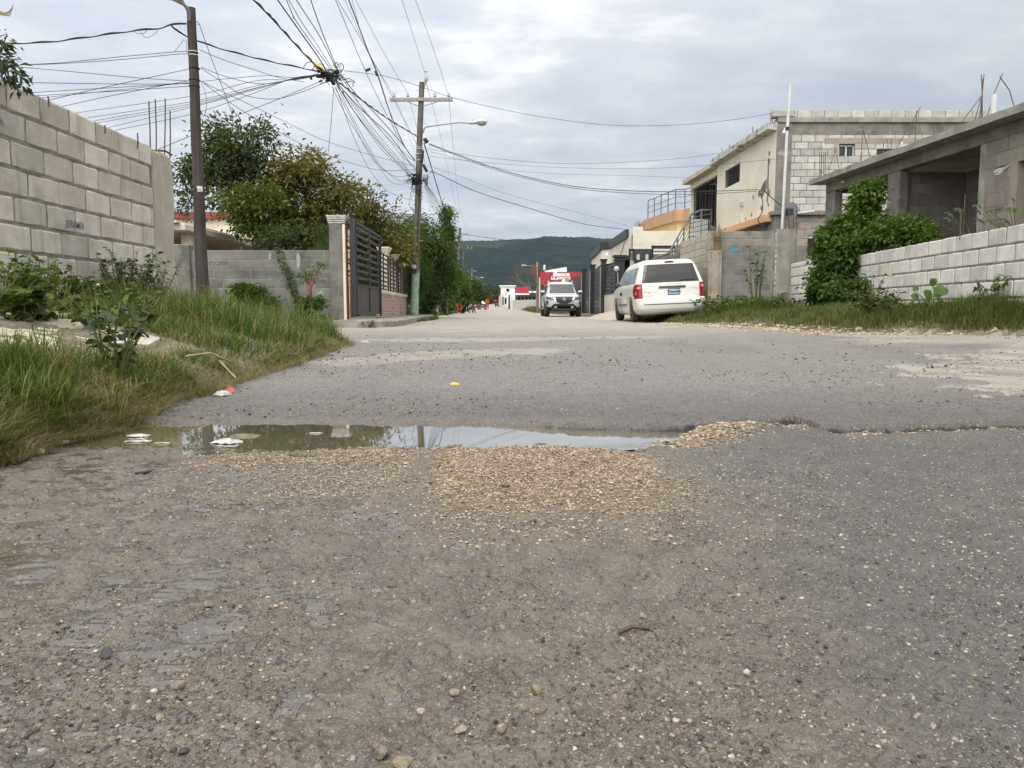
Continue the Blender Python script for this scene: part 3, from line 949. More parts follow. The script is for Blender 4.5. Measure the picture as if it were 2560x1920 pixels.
def left_wall():
 w = thing('block_wall', 'tall pale grey concrete block wall at the left edge above the weeds', 'wall', (-3.75, 6.3, .3))
 M, L = frame((-3.69, 3.6), (-3.69, 8.11))
 zt = 2.035
 mb = block_wall_mb(M, L, zt - 9 * .205, zt, t=.15, off=.19, seed=4, gap=.019, relief=.011, jit=.005)
 mb.build('wall', [mat_blockL, mat_mortar], w, rnd=True)
 c = MB()
 P0 = [(-3.69 - .15, 8.11), (-3.683, 8.11), (-3.679, 8.27), (-3.667, 8.275), (-3.66, 8.50), (-3.67, 8.53), (-3.86, 8.53)]
 lv = [(-.05, 0), (.6, .004), (1.1, -.006), (1.5, .003), (1.86, .0), (1.99, -.012), (2.02, -.03)]
 r = random.Random(3)
 rows = [[(x + (r.random() - .5) * .008 + (o if x > -3.8 else 0), y + (r.random() - .5) * .01 + (o if y > 8.4 else 0), z) for x, y in P0] for z, o in lv]
 rows = [q + [q[0]] for q in rows]
 c.grid(rows, smooth=False)
 c.add(rows[-1][:-1], [tuple(range(len(P0)))], False)
 c.build('column', mat_cementpale, w)
 for (px, y0, y1, Y, lean) in [(372, 253, 376, 8.35, 4), (388, 248, 378, 8.30, 3), (413, 246, 376, 8.42, -2), (425, 277, 384, 8.36, 0), (375, 358, 376, 8.28, 0),
         (120, 241, 256, 6.25, 1), (262, 313, 322, 7.1, 0), (344, 332, 360, 7.75, -1)]:
  a = at(px, y0, Y); b = at(px + lean, y1 + 12, Y)
  k_ = MB(); k_.tube([b, (a + b) / 2 + Vector((.004, 0, 0)), a], .0065, 6)
  k_.build('rebar', mat_rust, w)
 k_ = MB(); k_.tube([at(380, 376, 8.3), at(412, 377, 8.3), at(418, 380, 8.35), at(430, 388, 8.4)], .011, 6)
 k_.build('wire_tie', mat_rust, w)
 for (px, py, Y_, s, txt) in [(203, 562, None, .078, 'JEREMIA'), (251, 753, None, .078, 'JEREMIA'), (12, 296, None, .078, 'JEREMIA')]:
  Yw = 3.69 * F / (1280 - px)
  z = at(px, py, Yw).z
  text_mesh(txt, s, on_wall(M, Yw - 3.6, z, -.007), mat_blueink, w, 'stencil', .0008, bold=.001)
left_wall()
def grey_wall():
 w = thing('block_wall', 'low dark grey block wall with smeared joints behind the leaning vine', 'wall', (-5.6, 17, .2))
 M, L = frame((-7.2, 17.0), (-3.93, 17.0))
 zt = 1.655
 mb = block_wall_mb(M, L, zt - 8 * .205, zt, t=.15, off=.12, seed=9, gap=.012, relief=.004, bgrid=(4, 3))
 mb.build('wall', [mat_blockG, mat_mortarG], w, rnd=True)
 c = MB(); c.box(-7.62, -6.98, 16.93, 17.2, -.1, 1.78, bev=.02)
 c.box(-7.6, -7.4, 16.91, 17.1, 1.7, 1.81, bev=.02)
 c.build('pilaster', mat_plaster, w)
 for (px, py, txt) in [(690, 686, 'ANDOMA'), (538, 658, 'ANDOMA'), (817, 687, 'AN')]:
  p = at(px, py, 17)
  text_mesh(txt, .125, on_wall(M, p.x + 7.2, p.z, -.004), mat_darkink, w, 'stencil', .0008)
 lime = pmat('lime_smear', (.42, .42, .38), (.24, .24, .21), 14, .9)
 for (x0, x1, y0, y1) in [(641, 666, 722, 742), (740, 752, 630, 672), (791, 809, 725, 745), (671, 679, 628, 652)]:
  a = at(x0, y0, 17); b = at(x1, y1, 17)
  q = MB(); r = random.Random(int(x0))
  pts = []
  for i in range(12):
   t = 2 * PI * i / 12
   pts.append(((a.x + b.x) / 2 + (b.x - a.x) / 2 * math.cos(t) * r.uniform(.8, 1.15), 16.993, (a.z + b.z) / 2 + (a.z - b.z) / 2 * math.sin(t) * r.uniform(.8, 1.1)))
  q.add(pts, [tuple(range(12))[::-1]]); q.build('lime_patch', lime, w)
grey_wall()
mat_orange = pmat('faded_orange_paint', (.42, .15, .075), (.50, .20, .11), 3, .7, .3, 60, .003, stain=(.33, .16, .10), sscale=3)
mat_cream = pmat('cream_paint', (.68, .60, .47), (.76, .69, .56), 2, .7, .2, 50, .003, stain=(.50, .43, .33), sscale=3, slo=.55, shi=.8)
mat_whitewash = pmat('peeling_whitewash', (.50, .49, .45), (.36, .35, .31), 9, .9, .5, 50, .004)
def cap_on(mb, x0, x1, y0, y1, z, h=.16, s=1.0):
 """stepped cornice cap"""
 for k, (e, a, b) in enumerate([(.015, 0, .25), (.045, .25, .42), (.03, .42, .5), (.06, .5, .78), (.085, .78, 1.0)]):
  mb.box(x0 - e * s, x1 + e * s, y0 - e * s, y1 + e * s, z + h * a, z + h * b + .001 * k, bev=.006)
def gate_side():
 t = thing('gate_pillar', 'tall pillar with raw grey front, orange side and white cornice cap', 'pillar', (-3.78, 17.1, .18))
 m = MB(); m.box(-3.955, -3.62, 16.93, 17.28, .0, 2.22, bev=.012); m.build('shaft', mat_plaster, t)
 m = MB(); m.box(-3.624, -3.612, 16.97, 17.24, .12, 2.2); m.build('orange_panel', mat_orange, t)
 m = MB(); m.box(-3.66, -3.606, 16.915, 16.965, .12, 2.2, bev=.008); m.build('cream_corner', mat_cream, t)
 m = MB(); cap_on(m, -3.955, -3.62, 16.93, 17.28, 2.22, .17, .5); m.build('cap', mat_whitewash, t)
 g = thing('metal_gate', 'black steel gate with flat bars above solid panels', 'gate', (-3.55, 19, .2))
 M, L = frame((-3.52, 20.85), (-3.48, 17.35))
 z0, z1 = .26, 2.32
 m = MB()
 m.box(0, L, -.02, .03, z0, z0 + .06, M); m.box(0, L, -.021, .031, z1 - .05, z1, M)
 for a in (0, L * .5 - .04, L * .5 + .03, L - .06):
  m.box(a, a + .055, -.024, .034, z0 + .002, z1 + .002, M)
 m.box(0, L, -.022, .032, .90, .95, M)
 m.build('frame', mat_black, g)
 for a, b in ((.056, L * .5 - .041), (L * .5 + .086, L - .061)):
  m = MB(); m.box(a, b, -.002, .012, z0 + .061, .899, M)
  m.build('lower_panel', pmat('dark_grey_sheet_steel', (.035, .033, .033), (.055, .05, .05), 5, .5, .15, 50, .003), g)
 for k in range(8):
  z = 1.06 + k * .157
  m = MB()
  for a, b in ((.056, L * .5 - .041), (L * .5 + .086, L - .061)):
   m.box(a, b, -.012, .022, z, z + .055, M)
  m.build('bar', mat_black, g)
 m = MB(); m.box(L - .02, L + .30, -.05, .02, z0 - .05, z1 + .04, M); m.box(L + .06, L + .2, -.07, -.05, 1.0, 1.1, M); m.build('hinge_post', mat_black, g)
 m = MB(); m.box(L - .12, L - .02, -.09, -.03, 1.20, 1.34, M, .01); m.tube([M @ Vector((L - .07, -.09, 1.25)), M @ Vector((L - .07, -.12, 1.21)), M @ Vector((L - .03, -.11, 1.17))], .012)
 m.build('lock', pmat('worn_steel', (.35, .35, .36), (.2, .2, .2), 20, .4, metallic=.6), g)
 m = MB(); m.tube([at(952, 791, 20.6), at(951.5, 592, 20.6)], .022, 8); m.box(-3.60, -3.50, 20.5, 20.7, .16, .18)
 tag(m.build('steel_post', mat_black), 'thin black upright post on the pavement beside the open gate', 'post')
 f = thing('garden_fence', 'low brick-pattern wall with black barred panels between cream pillars', 'fence', (-3.8, 24.5, .15))
 def X_(Y): return -3.66 - .040 * (Y - 20.9)
 mred = new_tile_mat()
 segs = [(20.95, 23.3), (23.75, 25.65), (26.05, 27.75)]
 for (a, b) in segs:
  M, L = frame((X_(b), b), (X_(a), a))
  m = MB(); m.box(0, L, .0, .15, .05, .80, M); m.build('base_wall', mred, f)
  m = MB(); m.box(-.0, L, -.03, .18, .801, .84, M); m.box(-.0, L, -.05, .2, .84, .89, M); m.build('coping', mat_cream, f)
  m = MB()
  top = 1.95 - (a - 21) * .012
  m.box(.03, L - .03, .05, .08, .93, .96, M); m.box(.03, L - .03, .05, .08, top - .04, top, M)
  nb = 7
  for k in range(nb): m.box(.03, L - .03, .055, .075, 1.02 + k * (top - 1.06) / nb, 1.065 + k * (top - 1.06) / nb, M)
  for k in (0.03, L / 2, L - .06): m.box(k, k + .035, .045, .085, .9, top, M)
  m.build('railing', mat_black, f)
 for i, (Y, h) in enumerate([(23.52, 2.05), (25.85, 2.0), (27.9, 1.83)]):
  x = X_(Y)
  m = MB(); m.box(x - .18, x + .03, Y - .2, Y + .19, 0, h, bev=.01)
  p = m.build('pillar', mat_cream, f)
  m = MB(); m.box(x + .031, x + .043, Y - .13, Y + .13, .2, h - .06); m.build('orange_panel', mat_orange, p)
  m = MB(); cap_on(m, x - .18, x + .03, Y - .2, Y + .19, h, .17); m.build('cap', mat_cream, p)
 d = thing('metal_gate', 'second smaller black gate, half hidden by the lamp pole', 'gate', (-3.95, 29, .15))
 M, L = frame((X_(29.8), 29.8), (X_(28.2), 28.2))
 m = MB(); m.box(0, L, 0, .03, .25, 1.0, M); m.build('lower_panel', mat_black, d)
 for k in range(9):
  m = MB(); m.box(.04, L - .04, .005, .025, 1.08 + k * .12, 1.12 + k * .12, M); m.build('bar', mat_black, d)
 m = MB()
 for a in (0, L / 2, L - .05): m.box(a, a + .05, -.01, .04, .2, 2.15, M)
 m.build('frame', mat_black, d)
 h = thing('gate_pillar', 'cream pillar with orange stripe seen through the bars of the black gate', 'pillar', (-5.2, 21, 0))
 m = MB(); m.box(-4.95, -4.62, 22.2, 22.5, 0, 2.45, bev=.01); m.build('shaft', mat_cream, h)
 m = MB(); m.box(-4.618, -4.50, 22.22, 22.48, 0, 2.43, bev=.01); m.build('orange_panel', mat_orange, h)
 m = MB(); cap_on(m, -4.95, -4.62, 22.2, 22.5, 2.45, .16); m.build('cap', mat_cream, h)
 h = thing('gate_pillar', 'slim cream pillar seen through the left half of the black gate', 'pillar', (-4.7, 19.5, 0))
 m = MB(); m.box(-4.48, -4.36, 20.4, 20.6, 0, 2.2, bev=.01); m.build('shaft', mat_cream, h)
 m = MB(); cap_on(m, -4.48, -4.36, 20.4, 20.6, 2.2, .14); m.build('cap', mat_cream, h)
def new_tile_mat():
 m, nt, b, out = new_mat('patterned_brick_facing')
 k = NT(nt)
 x, y, z = k.sep(k.pos())
 br = k.n('ShaderNodeTexBrick')
 k.put(br.inputs['Vector'], k.comb(y, z, 0))
 br.inputs['Scale'].default_value = 1
 br.inputs['Brick Width'].default_value = .24
 br.inputs['Row Height'].default_value = .095
 br.inputs['Mortar Size'].default_value = .016
 br.inputs['Mortar Smooth'].default_value = .1
 br.inputs['Color1'].default_value = (.30, .12, .085, 1)
 br.inputs['Color2'].default_value = (.22, .095, .07, 1)
 br.inputs['Mortar'].default_value = (.50, .42, .36, 1)
 b2 = k.n('ShaderNodeTexBrick')
 k.put(b2.inputs['Vector'], k.comb(y, z, 0))
 b2.inputs['Scale'].default_value = 1
 b2.inputs['Brick Width'].default_value = .24
 b2.inputs['Row Height'].default_value = .095
 b2.inputs['Mortar Size'].default_value = .038
 b2.inputs['Color1'].default_value = (1, 1, 1, 1); b2.inputs['Color2'].default_value = (1, 1, 1, 1); b2.inputs['Mortar'].default_value = (0, 0, 0, 1)
 c = k.mix(b2.outputs[0], br.outputs[0], (.50, .40, .34))
 c = k.mix(k.math('MULTIPLY', k.noise(k.pos(), 6, 4), .5), c, (.28, .22, .19))
 k.put(b.inputs['Base Color'], c)
 b.inputs['Roughness'].default_value = .8
 return m
gate_side()
def pavement():
 pts = [(-3.95, 16.2), (-3.2, 16.0), (-2.75, 16.3), (-2.52, 17.1), (-2.60, 19), (-2.75, 22), (-2.95, 25), (-3.1, 28), (-3.25, 31), (-3.3, 33), (-4.4, 33), (-4.4, 16.2)]
 m = MB()
 rr = random.Random(5)
 P = []
 for i in range(len(pts)):
  a = pts[i]; b = pts[(i + 1) % len(pts)]
  n = max(1, int(math.hypot(b[0] - a[0], b[1] - a[1]) / .35))
  for k in range(n):
   t = k / n
   P.append((a[0] + (b[0] - a[0]) * t + rr.uniform(-.02, .02), a[1] + (b[1] - a[1]) * t))
 N = len(P)
 cx = sum(p[0] for p in P) / N
 outer = [(x, y, -.02) for x, y in P]
 up = [(x, y, .125 + rr.uniform(-.012, .012)) for x, y in P]
 ins = [(x + (cx - x) * .05, y, .155) for x, y in P]
 m.add(outer + up + ins, [(i, (i + 1) % N, (i + 1) % N + N, i + N) for i in range(N)] + [(i + N, (i + 1) % N + N, (i + 1) % N + 2 * N, i + 2 * N) for i in range(N)] + [tuple(range(2 * N, 3 * N))], False)
 if True:
  o = m.build('pavement', mat_cement)
 tag(o, 'worn raised concrete pavement with a broken kerb by the black gate', None, None, 'structure')
 m = MB()
 for (x0, x1, y0, y1, a) in [(-3.1, -1.95, 3.55, 4.4, .05), (-2.6, -2.0, 3.1, 3.45, -.1), (-3.6, -2.9, 4.5, 5.3, .1)]:
  z = ground_z(np.array([(x0 + x1) / 2]), np.array([(y0 + y1) / 2]))[0]
  pl = [(x0, y0), ((x0 + x1) / 2, y0 - .07), (x1, y0 + .05), (x1 + .08, (y0 + y1) / 2), (x1 - .04, y1), ((x0 + x1) / 2, y1 + .06), (x0, y1 - .05), (x0 - .06, (y0 + y1) / 2)]
  m.prism(pl, z - .45, lambda x, y: gz(x, y) + .012)
 tag(m.build('path', pmat('sunbleached_slab', (.42, .385, .31), (.52, .48, .40), 4, .9, .7, 30, .008, stain=(.26, .22, .15), sscale=3)), 'broken pale concrete slabs among the weeds in front of the left wall', None, None, 'structure')
pavement()
def left_house():
 h = thing('house', 'cream house with dark red roof edge behind the grey wall and tree', 'house', (-11, 26, 0))
 ivory = pmat('ivory_render', (.66, .60, .49), (.74, .68, .57), 1.5, .8, .3, 40, .004, stain=(.52, .47, .38), sscale=1.2)
 m = MB(); m.box(-14.5, -7.2, 30, 36, 0, 3.80); m.build('wall', ivory, h)
 m = MB(); m.box(-14.7, -7.05, 29.8, 36.2, 3.803, 4.05); m.build('roof_edge', pmat('dark_red_paint', (.20, .035, .035), (.26, .05, .05), 2, .6), h)
 m = MB(); m.box(-11.5, -8.5, 20.4, 29.4, 2.42, 2.6, bev=.02); m.box(-11.6, -8.62, 20.2, 29.5, 2.60, 2.66)
 m.build('porch_roof', ivory, h)
 m = MB(); m.box(-11.4, -10.0, 21.5, 29.6, 0, 2.42); m.build('porch_wall', pmat('dull_yellow_render', (.50, .42, .27), (.57, .49, .33), 1.5, .85), h)
 for y in (21.2, 25, 28.8):
  m = MB(); m.box(-8.95, -8.68, y, y + .27, 0, 2.419); m.build('porch_post', ivory, h)
left_house()
def pole_mat(name, c1, c2, dark):
 m, nt, b, out = new_mat(name)
 k = NT(nt)
 p = k.pos()
 g = k.noise(k.mapping(p, (22, 22, .7)), 1.0, 6, .65)
 g2 = k.noise(p, 1.2, 4)
 c = k.mix(k.sstep(g, .35, .65), c1, c2)
 c = k.mix(k.math('MULTIPLY', k.sstep(g2, .45, .65), .6), c, dark)
 k.put(b.inputs['Base Color'], c)
 b.inputs['Roughness'].default_value = .85
 k.put(b.inputs['Normal'], k.bump(g, .9, .012))
 return m
mat_poleA = pole_mat('dark_weathered_pole_wood', (.038, .031, .027), (.075, .062, .053), (.028, .016, .012))
mat_poleB = pole_mat('grey_weathered_pole_wood', (.085, .075, .06), (.17, .155, .128), (.05, .044, .036))
mat_galv = pmat('galvanised_steel', (.33, .35, .37), (.26, .28, .30), 12, .45, metallic=.4)
mat_porc = pmat('grey_porcelain', (.55, .58, .60), (.42, .44, .46), 20, .25)
mat_lamp = pmat('painted_lamp_housing', (.50, .54, .52), (.58, .60, .58), 6, .45)
mat_lens = pmat('dirty_lamp_lens', (.30, .27, .27), (.38, .35, .35), 9, .25)
mat_cable = pmat('black_cable_sheath', (.018, .018, .022), None, 1, .6)
mat_strap = pmat('white_strap', (.72, .72, .70), None, 1, .6)
def lamp(parent, p0, p1, p2, head_len, name='lamp_arm', r=.022):
 """bracket arm p0>p1>p2 and a cobra head continuing outward"""
 p0, p1, p2 = Vector(p0), Vector(p1), Vector(p2)
 m = MB()
 pts = []
 for i in range(13):
  t = i / 12
  pts.append(p0 * (1 - t) ** 2 + p1 * 2 * t * (1 - t) + p2 * t * t)
 m.tube(pts, r, 8)
 arm = m.build(name, mat_galv, parent)
 d = (p2 - p0); d.z = 0; d.normalize()
 side = Vector((-d.y, d.x, 0))
 M = Matrix(((d.x, side.x, 0, p2.x), (d.y, side.y, 0, p2.y), (0, 0, 1, p2.z), (0, 0, 0, 1)))
 L = head_len
 st = [(0, .30, -.05, .055), (.12, .42, -.055, .065), (.3, .62, -.07, .10), (.5, .82, -.05, .13), (.7, 1.0, -.03, .14), (.88, .92, -.01, .13), (1.0, .45, .03, .08)]
 W = .30 * L; K = L / .65
 rows = []
 for t, w, lo, hi in st:
  row = []
  for k in range(12):
   a = 2 * PI * k / 12
   cz = (lo + hi) / 2 * K; rz = (hi - lo) / 2 * K
   row.append(M @ Vector((t * L, math.cos(a) * w * W / 1.0, cz + math.sin(a) * rz * (1 if math.sin(a) > 0 else .75))))
  rows.append(row + [row[0]])
 m = MB(); m.grid(rows, True); m.add(rows[0][:-1], [tuple(range(12))[::-1]]); m.add(rows[-1][:-1], [tuple(range(12))])
 head = m.build('lamp_head', mat_lamp, arm)
 m = MB()
 rows = []
 for j in range(6):
  f = j / 5 * PI / 2
  rows.append([M @ Vector((L * .72 + math.cos(a) * L * .25 * math.cos(f), math.sin(a) * W * .88 * math.cos(f), (-.005 - .105 * math.sin(f)) * K)) for a in [2 * PI * q / 14 for q in range(15)]])
 m.grid(rows, True)
 m.build('lamp_lens', mat_lens, arm)
 m = MB(); m.lathe([(.035 * K, 0), (.035 * K, .05 * K), (.02 * K, .055 * K)], 10, M @ Matrix.Translation((L * .18, 0, .055 * K)))
 m.build('photocell', mat_galv, arm)
def insulator(parent, p, s=1.0):
 m = MB()
 m.lathe([(.012 * s, -.10 * s), (.012 * s, 0), (.055 * s, .0), (.06 * s, .02 * s), (.035 * s, .035 * s), (.035 * s, .055 * s), (.05 * s, .06 * s), (.05 * s, .08 * s), (.025 * s, .09 * s), (.03 * s, .12 * s), (.012 * s, .13 * s)], 10, Matrix.Translation(Vector(p)))
 m.build('insulator', mat_porc, parent)
def ring(mb, c, r, rr, n=12):
 pts = [Vector(c) + Vector((math.cos(2 * PI * i / n) * r, math.sin(2 * PI * i / n) * r, 0)) for i in range(n + 1)]
 mb.tube(pts, rr, 5, cap=False)
def near_pole():
 Y = 15.6
 base = at(508, 765, Y); top = at(478, 20, Y)
 base.z = gz(base.x, base.y) - .1
 t = thing('utility_pole', 'dark wooden pole on the left verge with a white number plate', 'utility pole', tuple(base))
 m = MB()
 n = 14
 m.tube([base + (top - base) * (i / n) + Vector((math.sin(i * 1.3) * .006, 0, 0)) for i in range(n + 1)], [.128 - .046 * i / n for i in range(n + 1)], 18)
 m.build('shaft', mat_poleA, t)
 m = MB()
 for py in (130, 139):
  c = at(483, py, Y); ring(m, c, .092, .008); m.build('band', mat_strap, t); m = MB()
 m = MB()
 for py in (171, 200, 216):
  c = at(486, py, Y); ring(m, c, .097, .012); m.build('clamp', mat_cable, t); m = MB()
 c = at(498, 474, Y)
 rows = []
 for z in (-.052, .052):
  rows.append([(c.x + .108 * math.sin(a), c.y - .108 * math.cos(a) , c.z + z) for a in np.linspace(-1.2, 1.0, 9)])
 m = MB(); m.grid(rows, True)
 pl = m.build('number_plate', pmat('white_enamel_plate', (.72, .71, .66), (.62, .60, .55), 20, .5), t)
 Mx = Matrix.Translation((c.x - .005, c.y - .112, c.z - .02)) @ Matrix.Rotation(PI / 2, 4, 'X')
 text_mesh('017072', .058, Mx, mat_black, pl, 'lettering', .0005)
 p0 = at(478, 56, Y) + Vector((0, -.1, 0)); p1 = at(474, 20, Y - .2); p2 = at(455, 8, Y - .35)
 lamp(t, p0, p1, p2, .62, r=.03)
 m = MB(); m.tube([at(487, 52, Y), at(494, 54, Y), at(497, 60, Y), at(494, 62, Y)], .012); m.build('hook', mat_galv, t)
near_pole()
def main_pole():
 Y = 27.0
 base = at(1036, 787, Y); base.z = .1
 top = at(1054, 206, Y)
 t = thing('utility_pole', 'tall wooden pole with crossarm and street lamp, green painted foot', 'utility pole', tuple(base))
 def P(f): return base + (top - base) * f
 n = 16
 m = MB(); m.tube([P(i / n) + Vector((math.sin(i * .9) * .008, 0, 0)) for i in range(n + 1)], [.135 - .045 * i / n for i in range(n + 1)], 18)
 m.build('shaft', mat_poleB, t)
 rows = []
 r_ = random.Random(2)
 for i in range(8):
  f = i / 7 * .205
  c = P(f)
  rows.append([(c.x + (.141 - .045 * f) * math.cos(a), c.y + (.141 - .045 * f) * math.sin(a), c.z + (r_.uniform(-.12, .15) if i == 7 else 0)) for a in np.linspace(0, 2 * PI, 25)[:-1]])
  rows[-1].append(rows[-1][0])
 m = MB(); m.grid(rows, True)
 m.build('green_paint', pmat('chalky_green_paint', (.30, .42, .30), (.22, .34, .24), 8, .9, .4, 60, .004, stain=(.15, .20, .13), sscale=5, slo=.5, shi=.65), t)
 a = at(974, 248, Y - .15); b = at(1131, 251, Y - .15)
 d = (b - a); L = d.length
 M, _ = frame((a.x, a.y), (b.x, b.y), a.z)
 m = MB(); m.box(0, L, 0, .10, -.055, .055, M, .006); arm = m.build('crossarm', pmat('pale_timber', (.27, .255, .22), (.34, .32, .275), 8, .85, .3, 40), t)
 for px, py, px2 in ((1012, 247, 1045), (1094, 250, 1058)):
  m = MB(); p = at(px, py + 4, Y - .17); q = at(px2, 265, Y - .17); m.tube([p, q], .018, 5); m.build('brace', mat_galv, t)
 for px in (985, 1019.5, 1087, 1121.5):
  p = at(px, 241, Y - .1); insulator(arm, p, 1.05)
 m = MB(); p = at(1057, 232, Y); q = at(1064, 205, Y); m.tube([at(1058, 228, Y), q], .03, 6); m.build('top_bracket', mat_galv, t)
 m = MB(); q = at(1065, 205, Y)
 m.lathe([(.03, 0), (.06, .02), (.075, .1), (.075, .22), (.045, .25), (.05, .33), (.065, .34), (.03, .37)], 10, Matrix.Translation(q)); m.build('insulator', mat_porc, t)
 lamp(t, at(1059, 330, Y), at(1060, 317, Y) + Vector((0, 0, .0)), at(1072, 314.5, Y - .05), .001) if False else None
 m = MB()
 pts = [at(px, py, Y - .1 - .3 * k / 6) for k, (px, py) in enumerate([(1058, 333), (1060, 322), (1066, 317), (1095, 313), (1130, 308), (1148, 306), (1172, 307.5)])]
 m.tube(pts, .024, 8)
 arm2 = m.build('lamp_arm', mat_galv, t)
 lamp_head_at(arm2, pts[-1], .62)
 c = at(1035, 667, Y - .16)
 m = MB(); m.lathe([(.075, 0), (.085, .01), (.085, .05), (.06, .09), (.0, .10)], 18, Matrix.Translation(c) @ Matrix.Rotation(PI / 2, 4, 'X')); m.build('meter', pmat('meter_glass', (.62, .64, .64), (.3, .3, .3), 30, .15), t)
 m = MB(); m.box(c.x - .08, c.x + .08, c.y + .001, c.y + .06, c.z - .22, c.z + .16, bev=.01); m.build('meter_box', mat_black, t)
 m = MB(); m.tube([at(1042, 640, Y - .14), at(1045, 560, Y - .13), at(1049, 480, Y - .12), at(1052, 430, Y - .12)], .018, 6); m.build('conduit', mat_black, t)
 m = MB()
 for py in (369, 373, 385, 401):
  c = at(1049 - (py - 369) * .03, py, Y); ring(m, c, .112, .009); m.build('band', mat_strap, t); m = MB()
 r = random.Random(8)
 m = MB()
 for i in range(46):
  px = 1043 + r.gauss(0, 9); py = r.choice([440, 446, 452, 456, 448, 432, 480])
  a = at(px, py + r.uniform(-6, 6), Y - .16)
  pts = [a]
  for k in range(5):
   pts.append(pts[-1] + Vector((r.uniform(-.10, .10), r.uniform(-.05, .05), r.uniform(-.12, .10))))
  m.tube(pts, r.uniform(.006, .012), 5)
 for py in (446, 452, 456, 460, 437):
  ring(m, at(1042, py, Y), .155, .022)
 m.build('cable_coil', mat_cable, t)
 for (x0, y0, x1, y1, rr) in [(1058, 375, 1054, 410, .045), (1057, 410, 1068, 430, .05), (1068, 436, 1068, 465, .02), (1060, 346, 1069, 357, .07), (1050, 460, 1049, 482, .04)]:
  m = MB(); a = at(x0, y0, Y - .2); b = at(x1, y1, Y - .2); m.tube([a, a * .9 + b * .1, a * .1 + b * .9, b], [rr * .5, rr, rr, rr * .4], 8); m.build('splice_box', mat_cable, t)
 for i, (px, py) in enumerate([(1033, 495), (1052, 494)]):
  m = MB(); c = at(px, py, Y - .15); m.tube([c + Vector((math.cos(a) * .07, 0, math.sin(a) * .085)) for a in np.linspace(0, 2 * PI, 14)], .006, 5, cap=False); m.build('cable_loop', mat_cable, t)
 for py, px in ((214, 1044), (226, 1043), (308, 1041), (308, 1059), (340, 1040)):
  m = MB(); a = at(px - 3, py, Y - .1); b = at(px + 6, py, Y - .1); m.tube([a, b], .01, 5); m.build('step_bolt', mat_galv, t)
def lamp_head_at(arm, p2, L, dirx=1):
 d = Vector((dirx, 0, 0)); side = Vector((0, dirx, 0))
 M = Matrix(((dirx, 0, 0, p2.x), (0, dirx, 0, p2.y), (0, 0, 1, p2.z), (0, 0, 0, 1)))
 K = L / .65; W = .14 * K
 st = [(0, .45, -.045, .05), (.03, .5, -.05, .055), (.28, .6, -.045, .075), (.32, .7, -.04, .08), (.55, .95, -.035, .115), (.75, 1.0, -.03, .125), (.9, .85, -.02, .10), (.97, .6, .0, .08), (1.0, .3, .02, .05)]
 rows = []
 for t, w, lo, hi in st:
  cz = (lo + hi) / 2 * K; rz = (hi - lo) / 2 * K
  row = [M @ Vector((t * L, math.cos(2 * PI * k / 14) * w * W, cz + math.sin(2 * PI * k / 14) * rz)) for k in range(14)]
  rows.append(row + [row[0]])
 m = MB(); m.grid(rows, True); m.add(rows[0][:-1], [tuple(range(14))[::-1]]); m.add(rows[-1][:-1], [tuple(range(14))])
 m.build('lamp_head', mat_lamp, arm)
 m = MB(); rows = []
 for j in range(6):
  f = j / 5 * PI / 2
  rows.append([M @ Vector((L * .70 + math.cos(a) * L * .27 * math.cos(f), math.sin(a) * W * .9 * math.cos(f), (.0 - .10 * math.sin(f)) * K)) for a in [2 * PI * q / 14 for q in range(15)]])
 m.grid(rows, True)
 m.build('lamp_lens', mat_lens, arm)
 m = MB(); m.lathe([(.03 * K, 0), (.03 * K, .05 * K), (.015 * K, .055 * K)], 10, M @ Matrix.Translation((L * .22, 0, .06 * K)))
 m.build('photocell', mat_galv, arm)
main_pole()
def far_pole(px_t, py_t, px_b, Y, label, arm=None, lampx=None, r=.13, mat_=None):
 base = at(px_b, 775, Y); base.z = gz(base.x, base.y) - .1
 top = at(px_t, py_t, Y)
 t = thing('utility_pole', label, 'utility pole', tuple(base), group='poles along the left side of the street')
 m = MB(); m.tube([base, (base + top) / 2, top], [r, r * .88, r * .72], 12); m.build('shaft', mat_ or mat_poleB, t)
 if arm:
  a = at(arm[0], arm[2], Y - .1); b = at(arm[1], arm[2], Y - .1)
  m = MB(); m.box(a.x, b.x, a.y - .05, a.y + .05, a.z - .05, a.z + .05); c = m.build('crossarm', mat_poleB, t)
  for f in (.06, .27, .73, .94):
   insulator(c, (a.x + (b.x - a.x) * f, a.y, a.z + .1), 1.2)
 if lampx:
  a = at(px_t, lampx[1] + 6, Y); b = at(lampx[0], lampx[1], Y)
  m = MB(); m.tube([a, a * .5 + b * .5 + Vector((0, 0, .15)), b], .03, 6); c = m.build('lamp_arm', mat_galv, t)
  lamp_head_at(c, b, .7, 1 if lampx[0] > px_t else -1)
far_pole(1150, 570, 1140, 72, 'bare dark pole leaning right above the red-clad person', r=.15, mat_=pole_mat('brown_weathered_pole_wood', (.11, .085, .06), (.18, .145, .105), (.075, .055, .04)))
far_pole(1159, 607, 1157, 93, 'grey pole with crossarm just behind the bare leaning pole', arm=(1136, 1182, 622))
far_pole(1180, 670, 1179, 150, 'distant pole with double crossarm left of the small lamp', arm=(1168, 1192, 679), mat_=mat_cement)
far_pole(1191, 690, 1190, 180, 'distant pole carrying a lamp over the street, far end', arm=(1186, 1200, 697), lampx=(1201, 694), mat_=mat_cement)
far_pole(1193, 708, 1192, 230, 'most distant little lamp pole at the end of the street', lampx=(1205, 711), mat_=mat_cement)
far_pole(1343, 655, 1343, 108, 'pale concrete lamp pole beside the bare tree on the right', lampx=(1316, 664), mat_=mat_cementpale)
